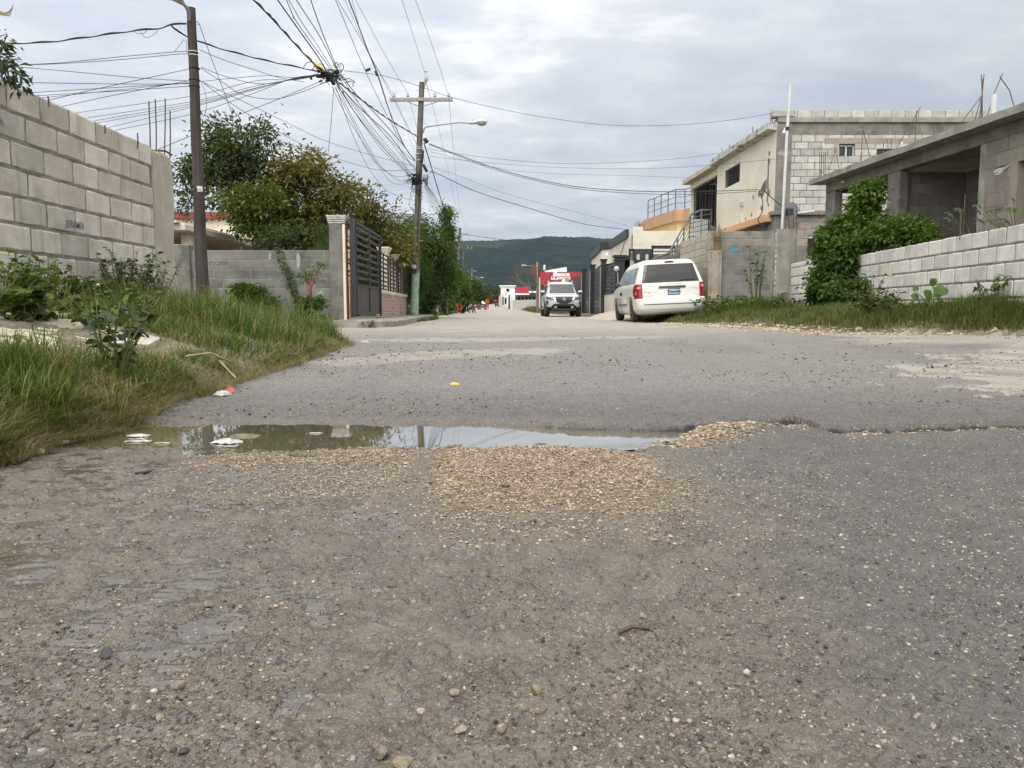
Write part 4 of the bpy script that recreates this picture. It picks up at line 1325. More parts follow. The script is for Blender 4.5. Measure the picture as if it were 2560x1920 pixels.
def leaf_mat(name, stops, rough=.55, trans=.35):
 m, nt, b, out = new_mat(name)
 k = NT(nt)
 c = k.ramp(k.attr('rnd'), stops)
 n = k.noise(k.pos(), 9, 2)
 c = k.mix(k.sstep(n, .35, .65), k.mix(1.0, c, (.78, .80, .74), 'MULTIPLY'), c)
 k.put(b.inputs['Base Color'], c)
 b.inputs['Roughness'].default_value = rough
 b.inputs['Specular IOR Level'].default_value = .35
 tr = k.n('ShaderNodeBsdfTranslucent'); k.put(tr.inputs['Color'], k.mix(1.0, c, (1.0, 1.15, .6), 'MULTIPLY'))
 mx = k.n('ShaderNodeMixShader'); mx.inputs[0].default_value = trans
 k.put(mx.inputs[1], b.outputs[0]); k.put(mx.inputs[2], tr.outputs[0])
 nt.links.new(mx.outputs[0], out.inputs[0])
 return m
lm_green = leaf_mat('dark_green_leaves', [(0, (.030, .042, .012)), (.35, (.060, .080, .022)), (.7, (.115, .135, .038)), (1, (.20, .21, .07))])
lm_mid = leaf_mat('mid_green_leaves', [(0, (.040, .058, .012)), (.4, (.085, .115, .022)), (.75, (.155, .185, .035)), (1, (.25, .26, .07))])
lm_rust = leaf_mat('rusty_leaves', [(0, (.045, .055, .014)), (.3, (.085, .10, .024)), (.5, (.145, .148, .036)), (.72, (.23, .175, .055)), (1, (.34, .25, .10))])
lm_yel = leaf_mat('yellow_green_leaves', [(0, (.05, .085, .015)), (.4, (.10, .15, .02)), (.75, (.22, .26, .03)), (1, (.36, .36, .06))], trans=.45)
lm_bamboo = leaf_mat('feathery_green_leaves', [(0, (.025, .048, .012)), (.4, (.060, .100, .020)), (.8, (.11, .165, .035)), (1, (.18, .20, .06))])
lm_vine = leaf_mat('bright_vine_leaves', [(0, (.030, .060, .010)), (.4, (.070, .125, .018)), (.8, (.13, .20, .032)), (1, (.25, .31, .07))])
lm_weed = leaf_mat('weed_leaves', [(0, (.030, .055, .015)), (.4, (.060, .11, .025)), (.8, (.12, .18, .045)), (1, (.24, .27, .06))])
lm_grey = leaf_mat('dusty_weed_leaves', [(0, (.040, .055, .030)), (.5, (.085, .115, .055)), (1, (.17, .20, .11))])
mat_bark = pmat('dark_bark', (.045, .038, .030), (.085, .072, .058), 14, .95, 1.0, 40, .01)
mat_redbark = pmat('reddish_stem', (.16, .075, .05), (.24, .12, .085), 12, .8, .6, 60, .004)
mat_stem = pmat('green_stem', (.09, .12, .04), (.15, .15, .07), 12, .7)
mat_drytwig = pmat('dry_twig', (.26, .21, .14), (.36, .30, .21), 14, .9)
def leaves_np(P, D, U, L, Wd, fold=.25, shape='diamond'):
 """P base points, D unit axis, U unit up, L length, Wd width"""
 n = len(P)
 Sd = np.cross(D, U); Sd /= np.maximum(np.linalg.norm(Sd, axis=1, keepdims=True), 1e-6)
 Nn = np.cross(Sd, D)
 L = L[:, None]; Wd = Wd[:, None]
 if shape == 'diamond':
  tip = P + D * L - Nn * L * .12
  a = P + D * L * .42 + Sd * Wd * .5 + Nn * Wd * fold
  b = P + D * L * .42 - Sd * Wd * .5 + Nn * Wd * fold
  V = np.stack([P, a, tip, b], 1).reshape(-1, 3)
  T = np.array([[0, 1, 2], [0, 2, 3]])
  k = 4
 else:
  q = [P]
  for f, w in ((.22, .36), (.5, .5), (.8, .33)):
   c = P + D * L * f - Nn * L * (f * f * .22)
   q += [c + Sd * Wd * w + Nn * Wd * fold * w, c, c - Sd * Wd * w + Nn * Wd * fold * w]
  q += [P + D * L - Nn * L * .25]
  V = np.stack(q, 1).reshape(-1, 3)
  T = np.array([[0, 1, 2], [0, 2, 3], [1, 4, 5], [1, 5, 2], [2, 5, 6], [2, 6, 3], [4, 7, 8], [4, 8, 5], [5, 8, 9], [5, 9, 6], [7, 10, 8], [8, 10, 9]])
  k = 11
 TT = (T[None] + (np.arange(n) * k)[:, None, None]).reshape(-1, 3)
 return V, TT, k
def foliage(blobs, leaf=.11, width=.5, seed=1, clump_r=.22, droop=.3, shape='diamond', shell=2.0, gap=.56, gap_s=1.5):
 """blobs: (center, (rx,ry,rz), clumps, leaves_per_clump, tone_mean, tone_sd). Leaves gather in clumps with gaps between them"""
 r = np.random.default_rng(seed)
 PP = []; DD = []; RR = []; CC = []
 for (c, rad, nc, nl, tm, ts) in blobs:
  c = np.array(c, float); rad = np.array(rad, float)
  d = r.normal(size=(nc * 2, 3)); d /= np.linalg.norm(d, axis=1, keepdims=True)
  rr = r.random(nc * 2) ** (1 / shell)
  bump = .72 + .5 * vnoise(d[:, 0] * 2.3 + seed, d[:, 2] * 2.3 + d[:, 1] * 1.7, seed)
  Q = c + d * rad * (rr * bump)[:, None]
  g = vnoise(Q[:, 0] * gap_s + 3.1, Q[:, 2] * gap_s * 1.15 + Q[:, 1] * .4, seed + 5)
  Q = Q[(g > gap * .8) | (r.random(len(Q)) < .25)][:nc]
  CC.append(Q)
  n = len(Q)
  tone_c = r.normal(tm, ts, n)
  off = r.normal(size=(n, nl, 3)) * clump_r * np.array([1, 1, .6]) * (.6 + .8 * r.random((n, 1, 1)))
  P = Q[:, None, :] + off
  out = off / np.maximum(np.linalg.norm(off, axis=2, keepdims=True), 1e-6)
  o2 = (Q - c) / rad; o2 /= np.maximum(np.linalg.norm(o2, axis=1, keepdims=True), 1e-6)
  D = out * .8 + o2[:, None, :] * .5 + r.normal(size=out.shape) * .55
  D[..., 2] -= droop
  D /= np.linalg.norm(D, axis=2, keepdims=True)
  PP.append(P.reshape(-1, 3)); DD.append(D.reshape(-1, 3))
  tl = tone_c[:, None] + r.normal(0, .13, (n, nl)) + .10 * o2[:, 2:3]
  RR.append(tl.ravel())
 P = np.concatenate(PP); D = np.concatenate(DD); R = np.clip(np.concatenate(RR), 0, 1)
 n = len(P)
 U = r.normal(size=(n, 3)) * .6 + np.array([0, 0, 1.0])
 L = leaf * (.6 + .7 * r.random(n)); W = L * width * (.7 + .5 * r.random(n))
 V, T, k = leaves_np(P, D, U, L, W, shape=shape)
 return V, T, np.repeat(R, k), np.concatenate(CC)
def px_blob(px, py, rx, ry, Y, nc, nl, tm=.5, ts=.14, depth=None):
 c = at(px, py, Y)
 if 20 < Y < 27 and not depth: nl = int(nl * .62)
 sx = rx / F * Y; sz = ry / F * Y
 return (tuple(c), (sx, depth if depth else (sx + sz) * .5, sz), nc, nl, tm, ts)
def limbs(mb, root, targets, r0, seed=1, forks=6):
 """curved limbs from a root up to clump centres, gathered through a few forks"""
 r = random.Random(seed)
 root = Vector(root)
 T = [Vector(t) for t in targets]
 if not T: return
 F_ = [T[r.randrange(len(T))] for _ in range(forks)]
 nodes = []
 for f in F_:
  p = root.lerp(f, .55) + Vector((r.uniform(-.12, .12), r.uniform(-.12, .12), r.uniform(0, .18)))
  nodes.append(p)
  mid = root.lerp(p, .5) + Vector((r.uniform(-.08, .08), 0, .08))
  mb.tube([root, mid, p], [r0, r0 * .75, r0 * .5], 6)
 for t in T:
  n = min(nodes, key=lambda q: (q - t).length)
  mid = n.lerp(t, .5) + Vector((r.uniform(-.1, .1), r.uniform(-.1, .1), r.uniform(-.02, .12)))
  mb.tube([n, mid, t], [r0 * .36, r0 * .22, r0 * .08], 4, cap=False)
def tree(name, label, cat, blobs, mat_, trunk, seed, leaf=.11, width=.5, r0=.09, n_limb=60, group=None, bark=None, **kw):
 V, T, R, CC = foliage(blobs, leaf, width, seed, **kw)
 base = Vector(trunk[0])
 t = thing(name, label, cat, tuple(base), group=group)
 mb = MB()
 mb.tube([Vector(p) for p in trunk], [r0 * (1.25 - .5 * i / max(1, len(trunk) - 1)) for i in range(len(trunk))], 9)
 r = np.random.default_rng(seed)
 idx = r.choice(len(CC), min(n_limb, len(CC)), replace=False)
 limbs(mb, trunk[-1], CC[idx], r0 * .7, seed)
 mb.build('trunk', bark or mat_bark, t)
 np_obj('crown', V, T, mat_, t, {'rnd': R})
 return t
Y1 = 23.5
tree('broadleaf_tree', 'dark green leafy tree reaching behind the dark pole', 'tree',
  [px_blob(600, 370, 80, 75, Y1, 110, 34, .42), px_blob(500, 440, 60, 50, Y1, 55, 30, .40), px_blob(480, 510, 40, 45, Y1, 36, 28, .38),
  px_blob(575, 455, 95, 75, Y1, 130, 34, .30), px_blob(545, 330, 40, 35, Y1, 22, 26, .5), px_blob(660, 330, 35, 50, Y1, 26, 26, .5),
  px_blob(640, 530, 80, 60, Y1, 90, 34, .28), px_blob(690, 440, 40, 60, Y1, 30, 30, .35)],
  lm_green, [(-7.0, Y1, 0), (-6.95, Y1, 1.2), (-7.3, Y1, 2.2)], 21, leaf=.15, r0=.10, clump_r=.20)
tree('broadleaf_tree', 'yellowish green lower tree hanging over the cream porch roof', 'tree',
  [px_blob(615, 500, 75, 50, 22.4, 70, 34, .62), px_blob(680, 550, 60, 60, 22.4, 80, 34, .5), px_blob(640, 560, 40, 30, 22.4, 22, 30, .58),
  px_blob(690, 620, 45, 45, 22.4, 34, 30, .42)],
  lm_mid, [(-6.7, 22.4, 0), (-6.8, 22.4, 1.1), (-7.0, 22.4, 1.7)], 22, leaf=.15, r0=.07, clump_r=.19)
tree('broadleaf_tree', 'tree with rusty brown and olive leaves above the grey wall', 'tree',
  [px_blob(755, 430, 85, 65, Y1, 120, 32, .62, .16), px_blob(835, 490, 65, 65, Y1, 80, 32, .55, .16), px_blob(700, 470, 60, 70, Y1, 70, 32, .55, .16),
  px_blob(790, 540, 85, 55, Y1, 90, 32, .42, .16), px_blob(850, 560, 50, 50, Y1, 36, 30, .42, .16), px_blob(730, 560, 60, 50, Y1, 40, 30, .35)],
  lm_rust, [(-6.1, Y1, 0), (-6.0, Y1, 1.4), (-6.15, Y1, 2.3)], 23, leaf=.15, r0=.13, n_limb=90, clump_r=.20)
tree('broadleaf_tree', 'olive tree with a few rusty sprays between the rusty tree and the lamp pole', 'tree',
  [px_blob(905, 520, 55, 50, 26, 50, 32, .50, .2), px_blob(945, 560, 60, 55, 26, 60, 32, .42, .2), px_blob(890, 600, 75, 60, 26, 80, 32, .30), px_blob(970, 620, 60, 50, 26, 50, 32, .5, .22), px_blob(880, 470, 25, 30, 26, 10, 24, .6)],
  lm_rust, [(-5.2, 26, 0), (-5.2, 26, 1.6), (-5.2, 26, 2.1)], 24, leaf=.16, r0=.1, clump_r=.24)
tree('shrub', 'dark bushy undergrowth under the rusty tree on top of the grey wall', 'shrub',
  [px_blob(720, 610, 70, 45, 20.5, 70, 34, .3), px_blob(800, 610, 50, 50, 20.5, 60, 34, .25), px_blob(760, 680, 110, 60, 20.5, 60, 30, .2)],
  lm_green, [(-5.6, 20.5, 0), (-5.6, 20.5, .8)], 25, leaf=.14, r0=.06, clump_r=.2, gap=.1)
tree('bamboo_thicket', 'feathery bamboo-like thicket behind the brick-pattern wall', 'thicket',
  [px_blob(950, 640, 80, 60, 30, 110, 46, .5), px_blob(1000, 600, 50, 50, 31, 60, 46, .5), px_blob(1010, 680, 55, 60, 31, 90, 46, .42), px_blob(900, 690, 60, 45, 29, 40, 40, .3), px_blob(960, 740, 70, 40, 30, 50, 40, .2)],
  lm_bamboo, [(-4.9, 30.5, 0), (-4.9, 30.5, 1.0)], 26, leaf=.20, width=.16, r0=.05, n_limb=60, clump_r=.30, droop=.55, gap=.2)
tree('broadleaf_tree', 'dark green tree just right of the lamp pole', 'tree',
  [px_blob(1065, 600, 35, 55, 34, 60, 36, .40), px_blob(1090, 640, 40, 50, 34, 60, 36, .42), px_blob(1040, 560, 50, 25, 36, 26, 30, .45), px_blob(1110, 680, 30, 45, 35, 46, 34, .4), px_blob(1075, 700, 45, 60, 34, 70, 36, .25), px_blob(1065, 755, 40, 35, 33.5, 40, 34, .25)],
  lm_bamboo, [(-3.9, 34.5, 0), (-3.9, 34.5, 1.5)], 27, leaf=.19, width=.3, r0=.09, clump_r=.26, gap=.2)
tree('vine_column', 'tall vine climbing the cable stay right of the lamp pole', 'vine',
  [px_blob(1117, 545, 9, 34, 45, 26, 36, .5), px_blob(1122, 585, 14, 34, 45, 40, 36, .45), px_blob(1122, 625, 14, 26, 45, 26, 34, .45), px_blob(1106, 640, 18, 30, 45, 20, 34, .4)],
  lm_vine, [(-3.75, 45, 0), (-3.75, 45, 2.0), tuple(at(1118, 560, 45))], 28, leaf=.17, r0=.05, clump_r=.16, gap=.1)
tree('shrub', 'dark climbing leaves over the wall by the leaning brown pole', 'shrub',
  [px_blob(1110, 730, 26, 34, 58, 60, 34, .3), px_blob(1125, 690, 18, 26, 60, 36, 34, .4), px_blob(1100, 760, 20, 18, 50, 26, 30, .3), px_blob(1150, 720, 12, 40, 70, 44, 34, .35), px_blob(1158, 745, 12, 28, 70, 30, 34, .3)],
  lm_vine, [(-5.0, 62, 0), (-5.0, 62, 1.0)], 29, leaf=.26, r0=.06, clump_r=.35, gap=.1)
tree('broadleaf_tree', 'small dark tree overhanging the street by the motorcycle', 'tree',
  [px_blob(1178, 722, 22, 20, 92, 60, 34, .35), px_blob(1165, 735, 14, 14, 92, 24, 30, .3), px_blob(1195, 740, 12, 16, 92, 22, 30, .32)],
  lm_green, [(-5.3, 92, .1), (-5.2, 92, 1.6)], 30, leaf=.32, r0=.1, clump_r=.4, gap=.1)
for i, (px, py, rx, ry, Y, lab) in enumerate([
 (1212, 745, 16, 20, 230, 'dark round tree at the far end of the street, left of the walker'),
 (1236, 742, 16, 17, 240, 'dark olive tree at the far end of the street, right of the walker'),
 (1205, 752, 9, 12, 200, 'low dark tree behind the white car at the end of the street'),
 (1254, 752, 12, 12, 260, 'far dark tree touching the left side of the white building')]):
 c = at(px, 774, Y)
 tree('broadleaf_tree', lab, 'tree', [px_blob(px, py, rx, ry, Y, 90, 26, .25), px_blob(px - rx * .3, py + ry * .6, rx * .8, ry * .6, Y, 50, 26, .15)], lm_green,
   [(c.x, Y, 0), (c.x, Y, 2.5)], 40 + i, leaf=.7, r0=.2, n_limb=14, clump_r=.9, gap=.1, group='trees closing the far end of the street')
tree('vine', 'climbing plant with drooping leaves hanging over the top left wall corner', 'vine',
  [px_blob(-8, 105, 20, 12, 5.6, 5, 7, .5), px_blob(4, 145, 24, 20, 5.6, 8, 8, .45), px_blob(2, 180, 26, 12, 5.6, 7, 8, .4), px_blob(38, 190, 8, 10, 5.6, 3, 8, .4), px_blob(62, 218, 12, 3, 5.7, 3, 6, .3)],
  lm_grey, [tuple(at(-60, 330, 5.6)), tuple(at(-20, 220, 5.6)), tuple(at(-5, 140, 5.6))], 31, leaf=.07, width=.35, r0=.008, n_limb=18, clump_r=.035, droop=.6, gap=.0)
_m = MB()
for k in range(6):
 a = at(-14, 20 + k * 3, 5.5); _m.tube([a, at(4 + k * 4, 30 + k * 2, 5.5), at(16 + k * 3, 34 - k * 3, 5.5), at(24 + k * 2, 38 - k * 6, 5.5)], [.004, .003, .0025, .001], 5)
tag(_m.build('twig', mat_drytwig), 'bare grey twigs poking in at the very top left corner', 'twig')
def bare_tree():
 Y = 98
 base = at(1348, 775, Y); base.z = gz(base.x, Y)
 t = thing('bare_tree', 'leafless reddish tree with fine twigs beside the pale lamp pole', 'tree', tuple(base))
 mb = MB(); r = random.Random(4)
 def br(p, d, L, rad, lv):
  q = p + d * L
  mid = p.lerp(q, .5) + Vector((r.uniform(-.06, .06), 0, r.uniform(-.05, .05))) * L
  mb.tube([p, mid, q], [rad, rad * .8, rad * .6], 5 if lv < 3 else 3, cap=False)
  if lv >= 6: return
  for _ in range(3 if lv < 5 else 2):
   nd = (d + Vector((r.uniform(-.75, .75), r.uniform(-.6, .6), r.uniform(-.15, .5)))).normalized()
   br(q, nd, L * r.uniform(.62, .85), rad * .58, lv + 1)
 br(Vector(base), Vector((-.05, 0, 1)), 1.8, .14, 0)
 br(Vector(base) + Vector((-.05, 0, 1.4)), Vector((-.6, 0, .7)).normalized(), 1.5, .08, 1)
 mb.build('trunk', mat_redbark, t)
bare_tree()
def palm():
 t = thing('palm_shrub', 'bright green palm fan just left of the tall gate pillar', 'palm', (-4.5, 18.4, .1))
 c = at(822, 628, 18.2)
 mb = MB()
 for i in range(26):
  a = math.radians(-35 + i * 7.5)
  d = Vector((-math.cos(a), random.uniform(-.25, .25), math.sin(a)))
  e = c + d * random.uniform(.40, .58)
  s = Vector((0, 1, 0)).cross(d).normalized() * .014
  mb.add([c, c.lerp(e, .5) + s, e, c.lerp(e, .5) - s], [(0, 1, 2), (0, 2, 3)])
 for i in range(14):
  a = math.radians(10 + i * 12)
  d = Vector((-math.cos(a) * .8, .3, math.sin(a) * .8)); c2 = c + Vector((-.28, .2, -.1))
  e = c2 + d * .42; s = Vector((0, 1, 0)).cross(d).normalized() * .014
  mb.add([c2, c2.lerp(e, .5) + s, e, c2.lerp(e, .5) - s], [(0, 1, 2), (0, 2, 3)])
 mb.build('fan', lm_yel, t)
 m = MB(); m.tube([(c.x, c.y, .1), c], .03); m.build('stalk', mat_stem, t)
palm()
def blades_np(x, y, z, h, lean_dir, lean, w, tone, seg=3):
 n = len(x)
 r = np.random.default_rng(int(n) + 5)
 a = lean_dir
 dx, dy = np.cos(a), np.sin(a)
 sx, sy = -dy, dx
 tw = r.uniform(-1, 1, n)
 V = []
 for k in range(seg + 1):
  f = k / seg
  off = lean * h * f ** 1.8
  zz = z + h * f * (1 - .30 * np.minimum(lean, 1.6) * f)
  cx = x + dx * off; cy = y + dy * off
  ww = w * (1 - f) ** .7 * .5
  if k < seg:
   V.append(np.stack([cx - sx * ww, cy - sy * ww, zz], -1)); V.append(np.stack([cx + sx * ww, cy + sy * ww, zz], -1))
  else:
   V.append(np.stack([cx, cy, zz], -1))
 k = len(V)
 V = np.stack(V, 1).reshape(-1, 3)
 T = []
 for q in range(seg - 1):
  b = 2 * q
  T += [[b, b + 1, b + 3], [b, b + 3, b + 2]]
 b = 2 * (seg - 1)
 T += [[b, b + 1, b + 2]]
 T = np.array(T)
 TT = (T[None] + (np.arange(n) * k)[:, None, None]).reshape(-1, 3)
 return V, TT, np.repeat(tone, k)
lm_grass = leaf_mat('grass_blades', [(0, (.26, .19, .10)), (.16, (.30, .24, .12)), (.24, (.10, .11, .035)), (.4, (.050, .085, .018)), (.65, (.085, .145, .022)), (.85, (.14, .215, .035)), (1, (.24, .26, .07))], rough=.6, trans=.35)
def grass_left():
 r = rng
 N = 120000
 y = (r.uniform(17.0 ** -.3, 1.75 ** -.3, N)) ** (-1 / .3)
 x = xl(y) - r.random(N) ** 1.2 * (1.0 + .32 * y) + .07
 dl = xl(y) - x
 keepd = np.ones(N)
 slab = ((x > -3.3) & (x < -1.75) & (y > 3.35) & (y < 4.55)) | ((x > -3.6) & (x < -2.7) & (y > 4.4) & (y < 5.3)) | ((x > -2.7) & (x < -1.95) & (y > 3.0) & (y < 3.5))
 keepd = np.where(slab, .03, keepd)
 drive = ((y > 9.2 - .0 * x) & (x > -3.5) & (y > 9.0 + (-x - 1.8) * .9)) | (y > 16.2)
 keepd = np.where(drive, .0, keepd)
 keepd = np.where((x < -3.66) & (y < 8.6), 0, keepd)
 pt = fbm(x * 1.8, y * 1.8, 4, 131)
 keepd *= np.clip((pt - .22) * 4.5, .30, 1)
 keepd *= sst(dl, -.08, .10) * .85 + .15 * (dl > -.02)
 keepd = np.where(dl < -.03, 0, keepd)
 k = r.random(N) < keepd
 x, y, dl, pt = x[k], y[k], dl[k], pt[k]
 n = len(x)
 edge = np.exp(-np.maximum(dl, 0) / .14)
 tall = fbm(x * 1.1 + 4, y * 1.1, 3, 141)
 tuft = fbm(x * 5.5, y * 5.5, 3, 143)
 h = (.035 + .115 * r.random(n) ** 1.3) * (.5 + 1.0 * sst(tall, .35, .65)) * (.6 + .9 * sst(tuft, .42, .62)) * (1 - .5 * edge)
 h *= np.where((x < -2.0) & (y < 5.5), .7, 1.0)
 h *= np.interp(y, [2, 3.5, 5, 9, 15], [.62, .8, 1.1, 1.5, 1.6])
 dry = (r.random(n) < .06 + .50 * edge + .45 * sst(fbm(x * 3, y * 3, 3, 151), .52, .62))
 tone = np.where(dry, r.uniform(.0, .24, n), np.clip(r.normal(.60, .22, n) + .35 * (tuft - .5), .26, 1))
 ang = r.uniform(0, 2 * PI, n)
 lean = .15 + r.random(n) ** 1.4 * 1.5 + .3 * edge
 w = np.interp(y, [1.7, 4, 10, 16], [.0048, .0062, .010, .014]) * (.7 + .6 * r.random(n))
 V, T, R = blades_np(x, y, ground_z(x, y) - .01, h, ang, lean, w, tone)
 tag(np_obj('grass', V, T, lm_grass, attrs={'rnd': R}, center=False), 'lush green grass with dry strands on the left verge', 'grass', None, 'stuff')
 n = 5000
 y = 1 / r.uniform(1 / 9.0, 1 / 1.9, n); x = xl(y) - np.abs(r.normal(0, .10, n)) + .04
 h = r.uniform(.03, .11, n)
 V, T, R = blades_np(x, y, ground_z(x, y) + .004, h * .8, r.uniform(0, 2 * PI, n), r.uniform(1.2, 2.6, n), np.interp(y, [1.8, 9], [.0022, .006]), r.uniform(0, .2, n))
 tag(np_obj('dry_grass', V, T, lm_grass, attrs={'rnd': R}, center=False), 'straw coloured dead grass along the left edge of the asphalt', 'grass', None, 'stuff')
 n = 16000
 y = r.uniform(16, 110, n) ** 1.0;
 x = np.where(y < 31, xl(y) + .05 - r.random(n) * .2 + .55 * (y < 31) , xl(y) - r.random(n) * 1.8)
 keep = (fbm(x * .8, y * .5, 3, 7) > np.where(y < 31, .58, .3))
 x, y = x[keep], y[keep]; n = len(x)
 h = r.uniform(.06, .26, n) * np.where(y < 31, .7, 1.2)
 V, T, R = blades_np(x, y, ground_z(x, y) - .01, h, r.uniform(0, 2 * PI, n), r.uniform(.1, .9, n), np.interp(y, [16, 60, 110], [.014, .035, .06]), np.clip(r.normal(.55, .2, n), 0, 1), 2)
 tag(np_obj('grass', V, T, lm_grass, attrs={'rnd': R}, center=False), 'rough grass along the left edge of the far street', 'grass', None, 'stuff')
grass_left()
def grass_right():
 r = rng
 N = 130000
 y = 1 / r.uniform(1 / 34.0, 1 / 7.0, N)
 x = xr(y) + r.random(N) ** 1.0 * np.interp(y, [7, 9, 13, 20, 27, 34], [.9, 1.9, 2.6, 3.2, 1.4, .4]) - .05
 dr = x - xr(y)
 wallx = np.interp(y, [8.6, 13.6, 18.4, 18.6, 20.2, 40], [5.66, 6.10, 6.50, 9, 9, 9])
 k = (x < wallx - .02) & (dr > -.04) & ~((y > 21.9) & (x > 5.5))
 pt = fbm(x * 1.4, y * 1.4, 3, 161)
 k &= r.random(N) < np.clip((pt - .15) * 4, .25, 1) * sst(dr, -.05, .22)
 van = (x > 3.6) & (x < 5.3) & (y > 21.4) & (y < 26.7)
 k &= ~(van & (r.random(N) < .8))
 x, y, dr = x[k], y[k], dr[k]; n = len(x)
 edge = np.exp(-np.maximum(dr, 0) / .35)
 tall = fbm(x * .9, y * .9, 3, 171)
 h = (.05 + .13 * r.random(n)) * (.6 + 1.2 * sst(tall, .35, .65)) * (1 - .6 * edge)
 h *= np.where((y > 17.5) & (x > 5.0), 1.9, 1)
 dry = r.random(n) < .14 + .45 * edge
 tone = np.where(dry, r.uniform(.03, .26, n), np.clip(r.normal(.52, .17, n), .26, 1))
 w = np.interp(y, [7, 12, 20, 34], [.006, .008, .013, .022]) * (.7 + .6 * r.random(n))
 V, T, R = blades_np(x, y, ground_z(x, y) - .01, h, r.uniform(0, 2 * PI, n), .1 + r.random(n) * .9, w, tone)
 tag(np_obj('grass', V, T, lm_grass, attrs={'rnd': R}, center=False), 'green and straw grass on the right verge below the white wall', 'grass', None, 'stuff')
 n = 9000
 y = r.uniform(55, 135, n); x = xr(y) + r.random(n) ** 1.3 * 4 + .2
 h = r.uniform(.15, .55, n) * sst(x - xr(y), 0, 1.2) + .06
 V, T, R = blades_np(x, y, ground_z(x, y) - .02, h, r.uniform(0, 2 * PI, n), r.uniform(.1, .8, n), np.interp(y, [50, 135], [.04, .08]), np.clip(r.normal(.42, .24, n), 0, 1), 2)
 tag(np_obj('grass', V, T, lm_grass, attrs={'rnd': R}, center=False), 'tall pale grass on the far right side of the street', 'grass', None, 'stuff')
grass_right()
def weed(name, label, cat, x, y, h, w, n_stem, leaves, leaf, mat_, seed, width=.5, shape='big', tm=.55, ts=.15, group=None, stem=None, droop=.1, z=None, flower=None, spread=.5, lo=.15):
 r = random.Random(seed); rn = np.random.default_rng(seed)
 zb = gz(x, y) if z is None else z
 t = thing(name, label, cat, (x, y, zb), group=group)
 mb = MB(); P = []; D = []
 tips = []
 for s in range(n_stem):
  a = r.uniform(0, 2 * PI); rad = w * r.uniform(.15, 1) ** .7
  top = Vector((x + math.cos(a) * rad, y + math.sin(a) * rad * .8, zb + h * r.uniform(.55, 1)))
  b = Vector((x + math.cos(a) * w * .12, y + math.sin(a) * w * .12, zb - .02))
  mid = b.lerp(top, .5) + Vector((r.uniform(-.15, .15) * w, r.uniform(-.1, .1) * w, h * .08))
  mb.tube([b, b.lerp(mid, .5), mid, mid.lerp(top, .5), top], [.006 + h * .006, .005 + h * .004, .004 + h * .003, .003 + h * .002, .0015], 5, cap=False)
  tips.append(top)
  for k in range(leaves):
   f = r.uniform(lo, 1) ** .8
   p = (b * (1 - f) ** 2 + mid * 2 * f * (1 - f) + top * f * f)
   an = r.uniform(0, 2 * PI)
   P.append(p); D.append((math.cos(an), math.sin(an), r.uniform(-.3, .6) - droop))
 mb.build('stem', stem or mat_stem, t)
 P = np.array([tuple(p) for p in P]); D = np.array(D); D /= np.linalg.norm(D, axis=1, keepdims=True)
 n = len(P)
 U = rn.normal(size=(n, 3)) * .35 + np.array([0, 0, 1.0])
 L = leaf * (.55 + .7 * rn.random(n)); W = L * width * (.8 + .4 * rn.random(n))
 V, T, k = leaves_np(P, D, U, L, W, shape=shape)
 np_obj('leaves', V, T, mat_, t, {'rnd': np.repeat(np.clip(rn.normal(tm, ts, n), 0, 1), k)}, smooth=(shape == 'big'))
 if flower:
  for q in tips[:flower[1]]:
   m = MB(); m.lathe([(.002, -.004), (flower[0], .002), (flower[0] * .9, flower[0] * .9), (.002, flower[0] * 1.3)], 8, Matrix.Translation(q)); m.build('flower', flower[2], t)
 return t
def wp(px, py, z):   # ground position of a plant foot seen at pixel, at height z
 g0 = gnd(px, py, z) if py > 776 else None
 return g0
mat_wflower = pmat('white_flower_head', (.80, .80, .76), None, 1, .8)
mat_dflower = pmat('dark_seed_head', (.05, .045, .035), None, 1, .9)
mat_yflower = pmat('yellow_flower', (.75, .62, .05), None, 1, .6)
def W_(px, Y, *a, **k):
 x = (px - 1280) / F * Y
 return x, Y
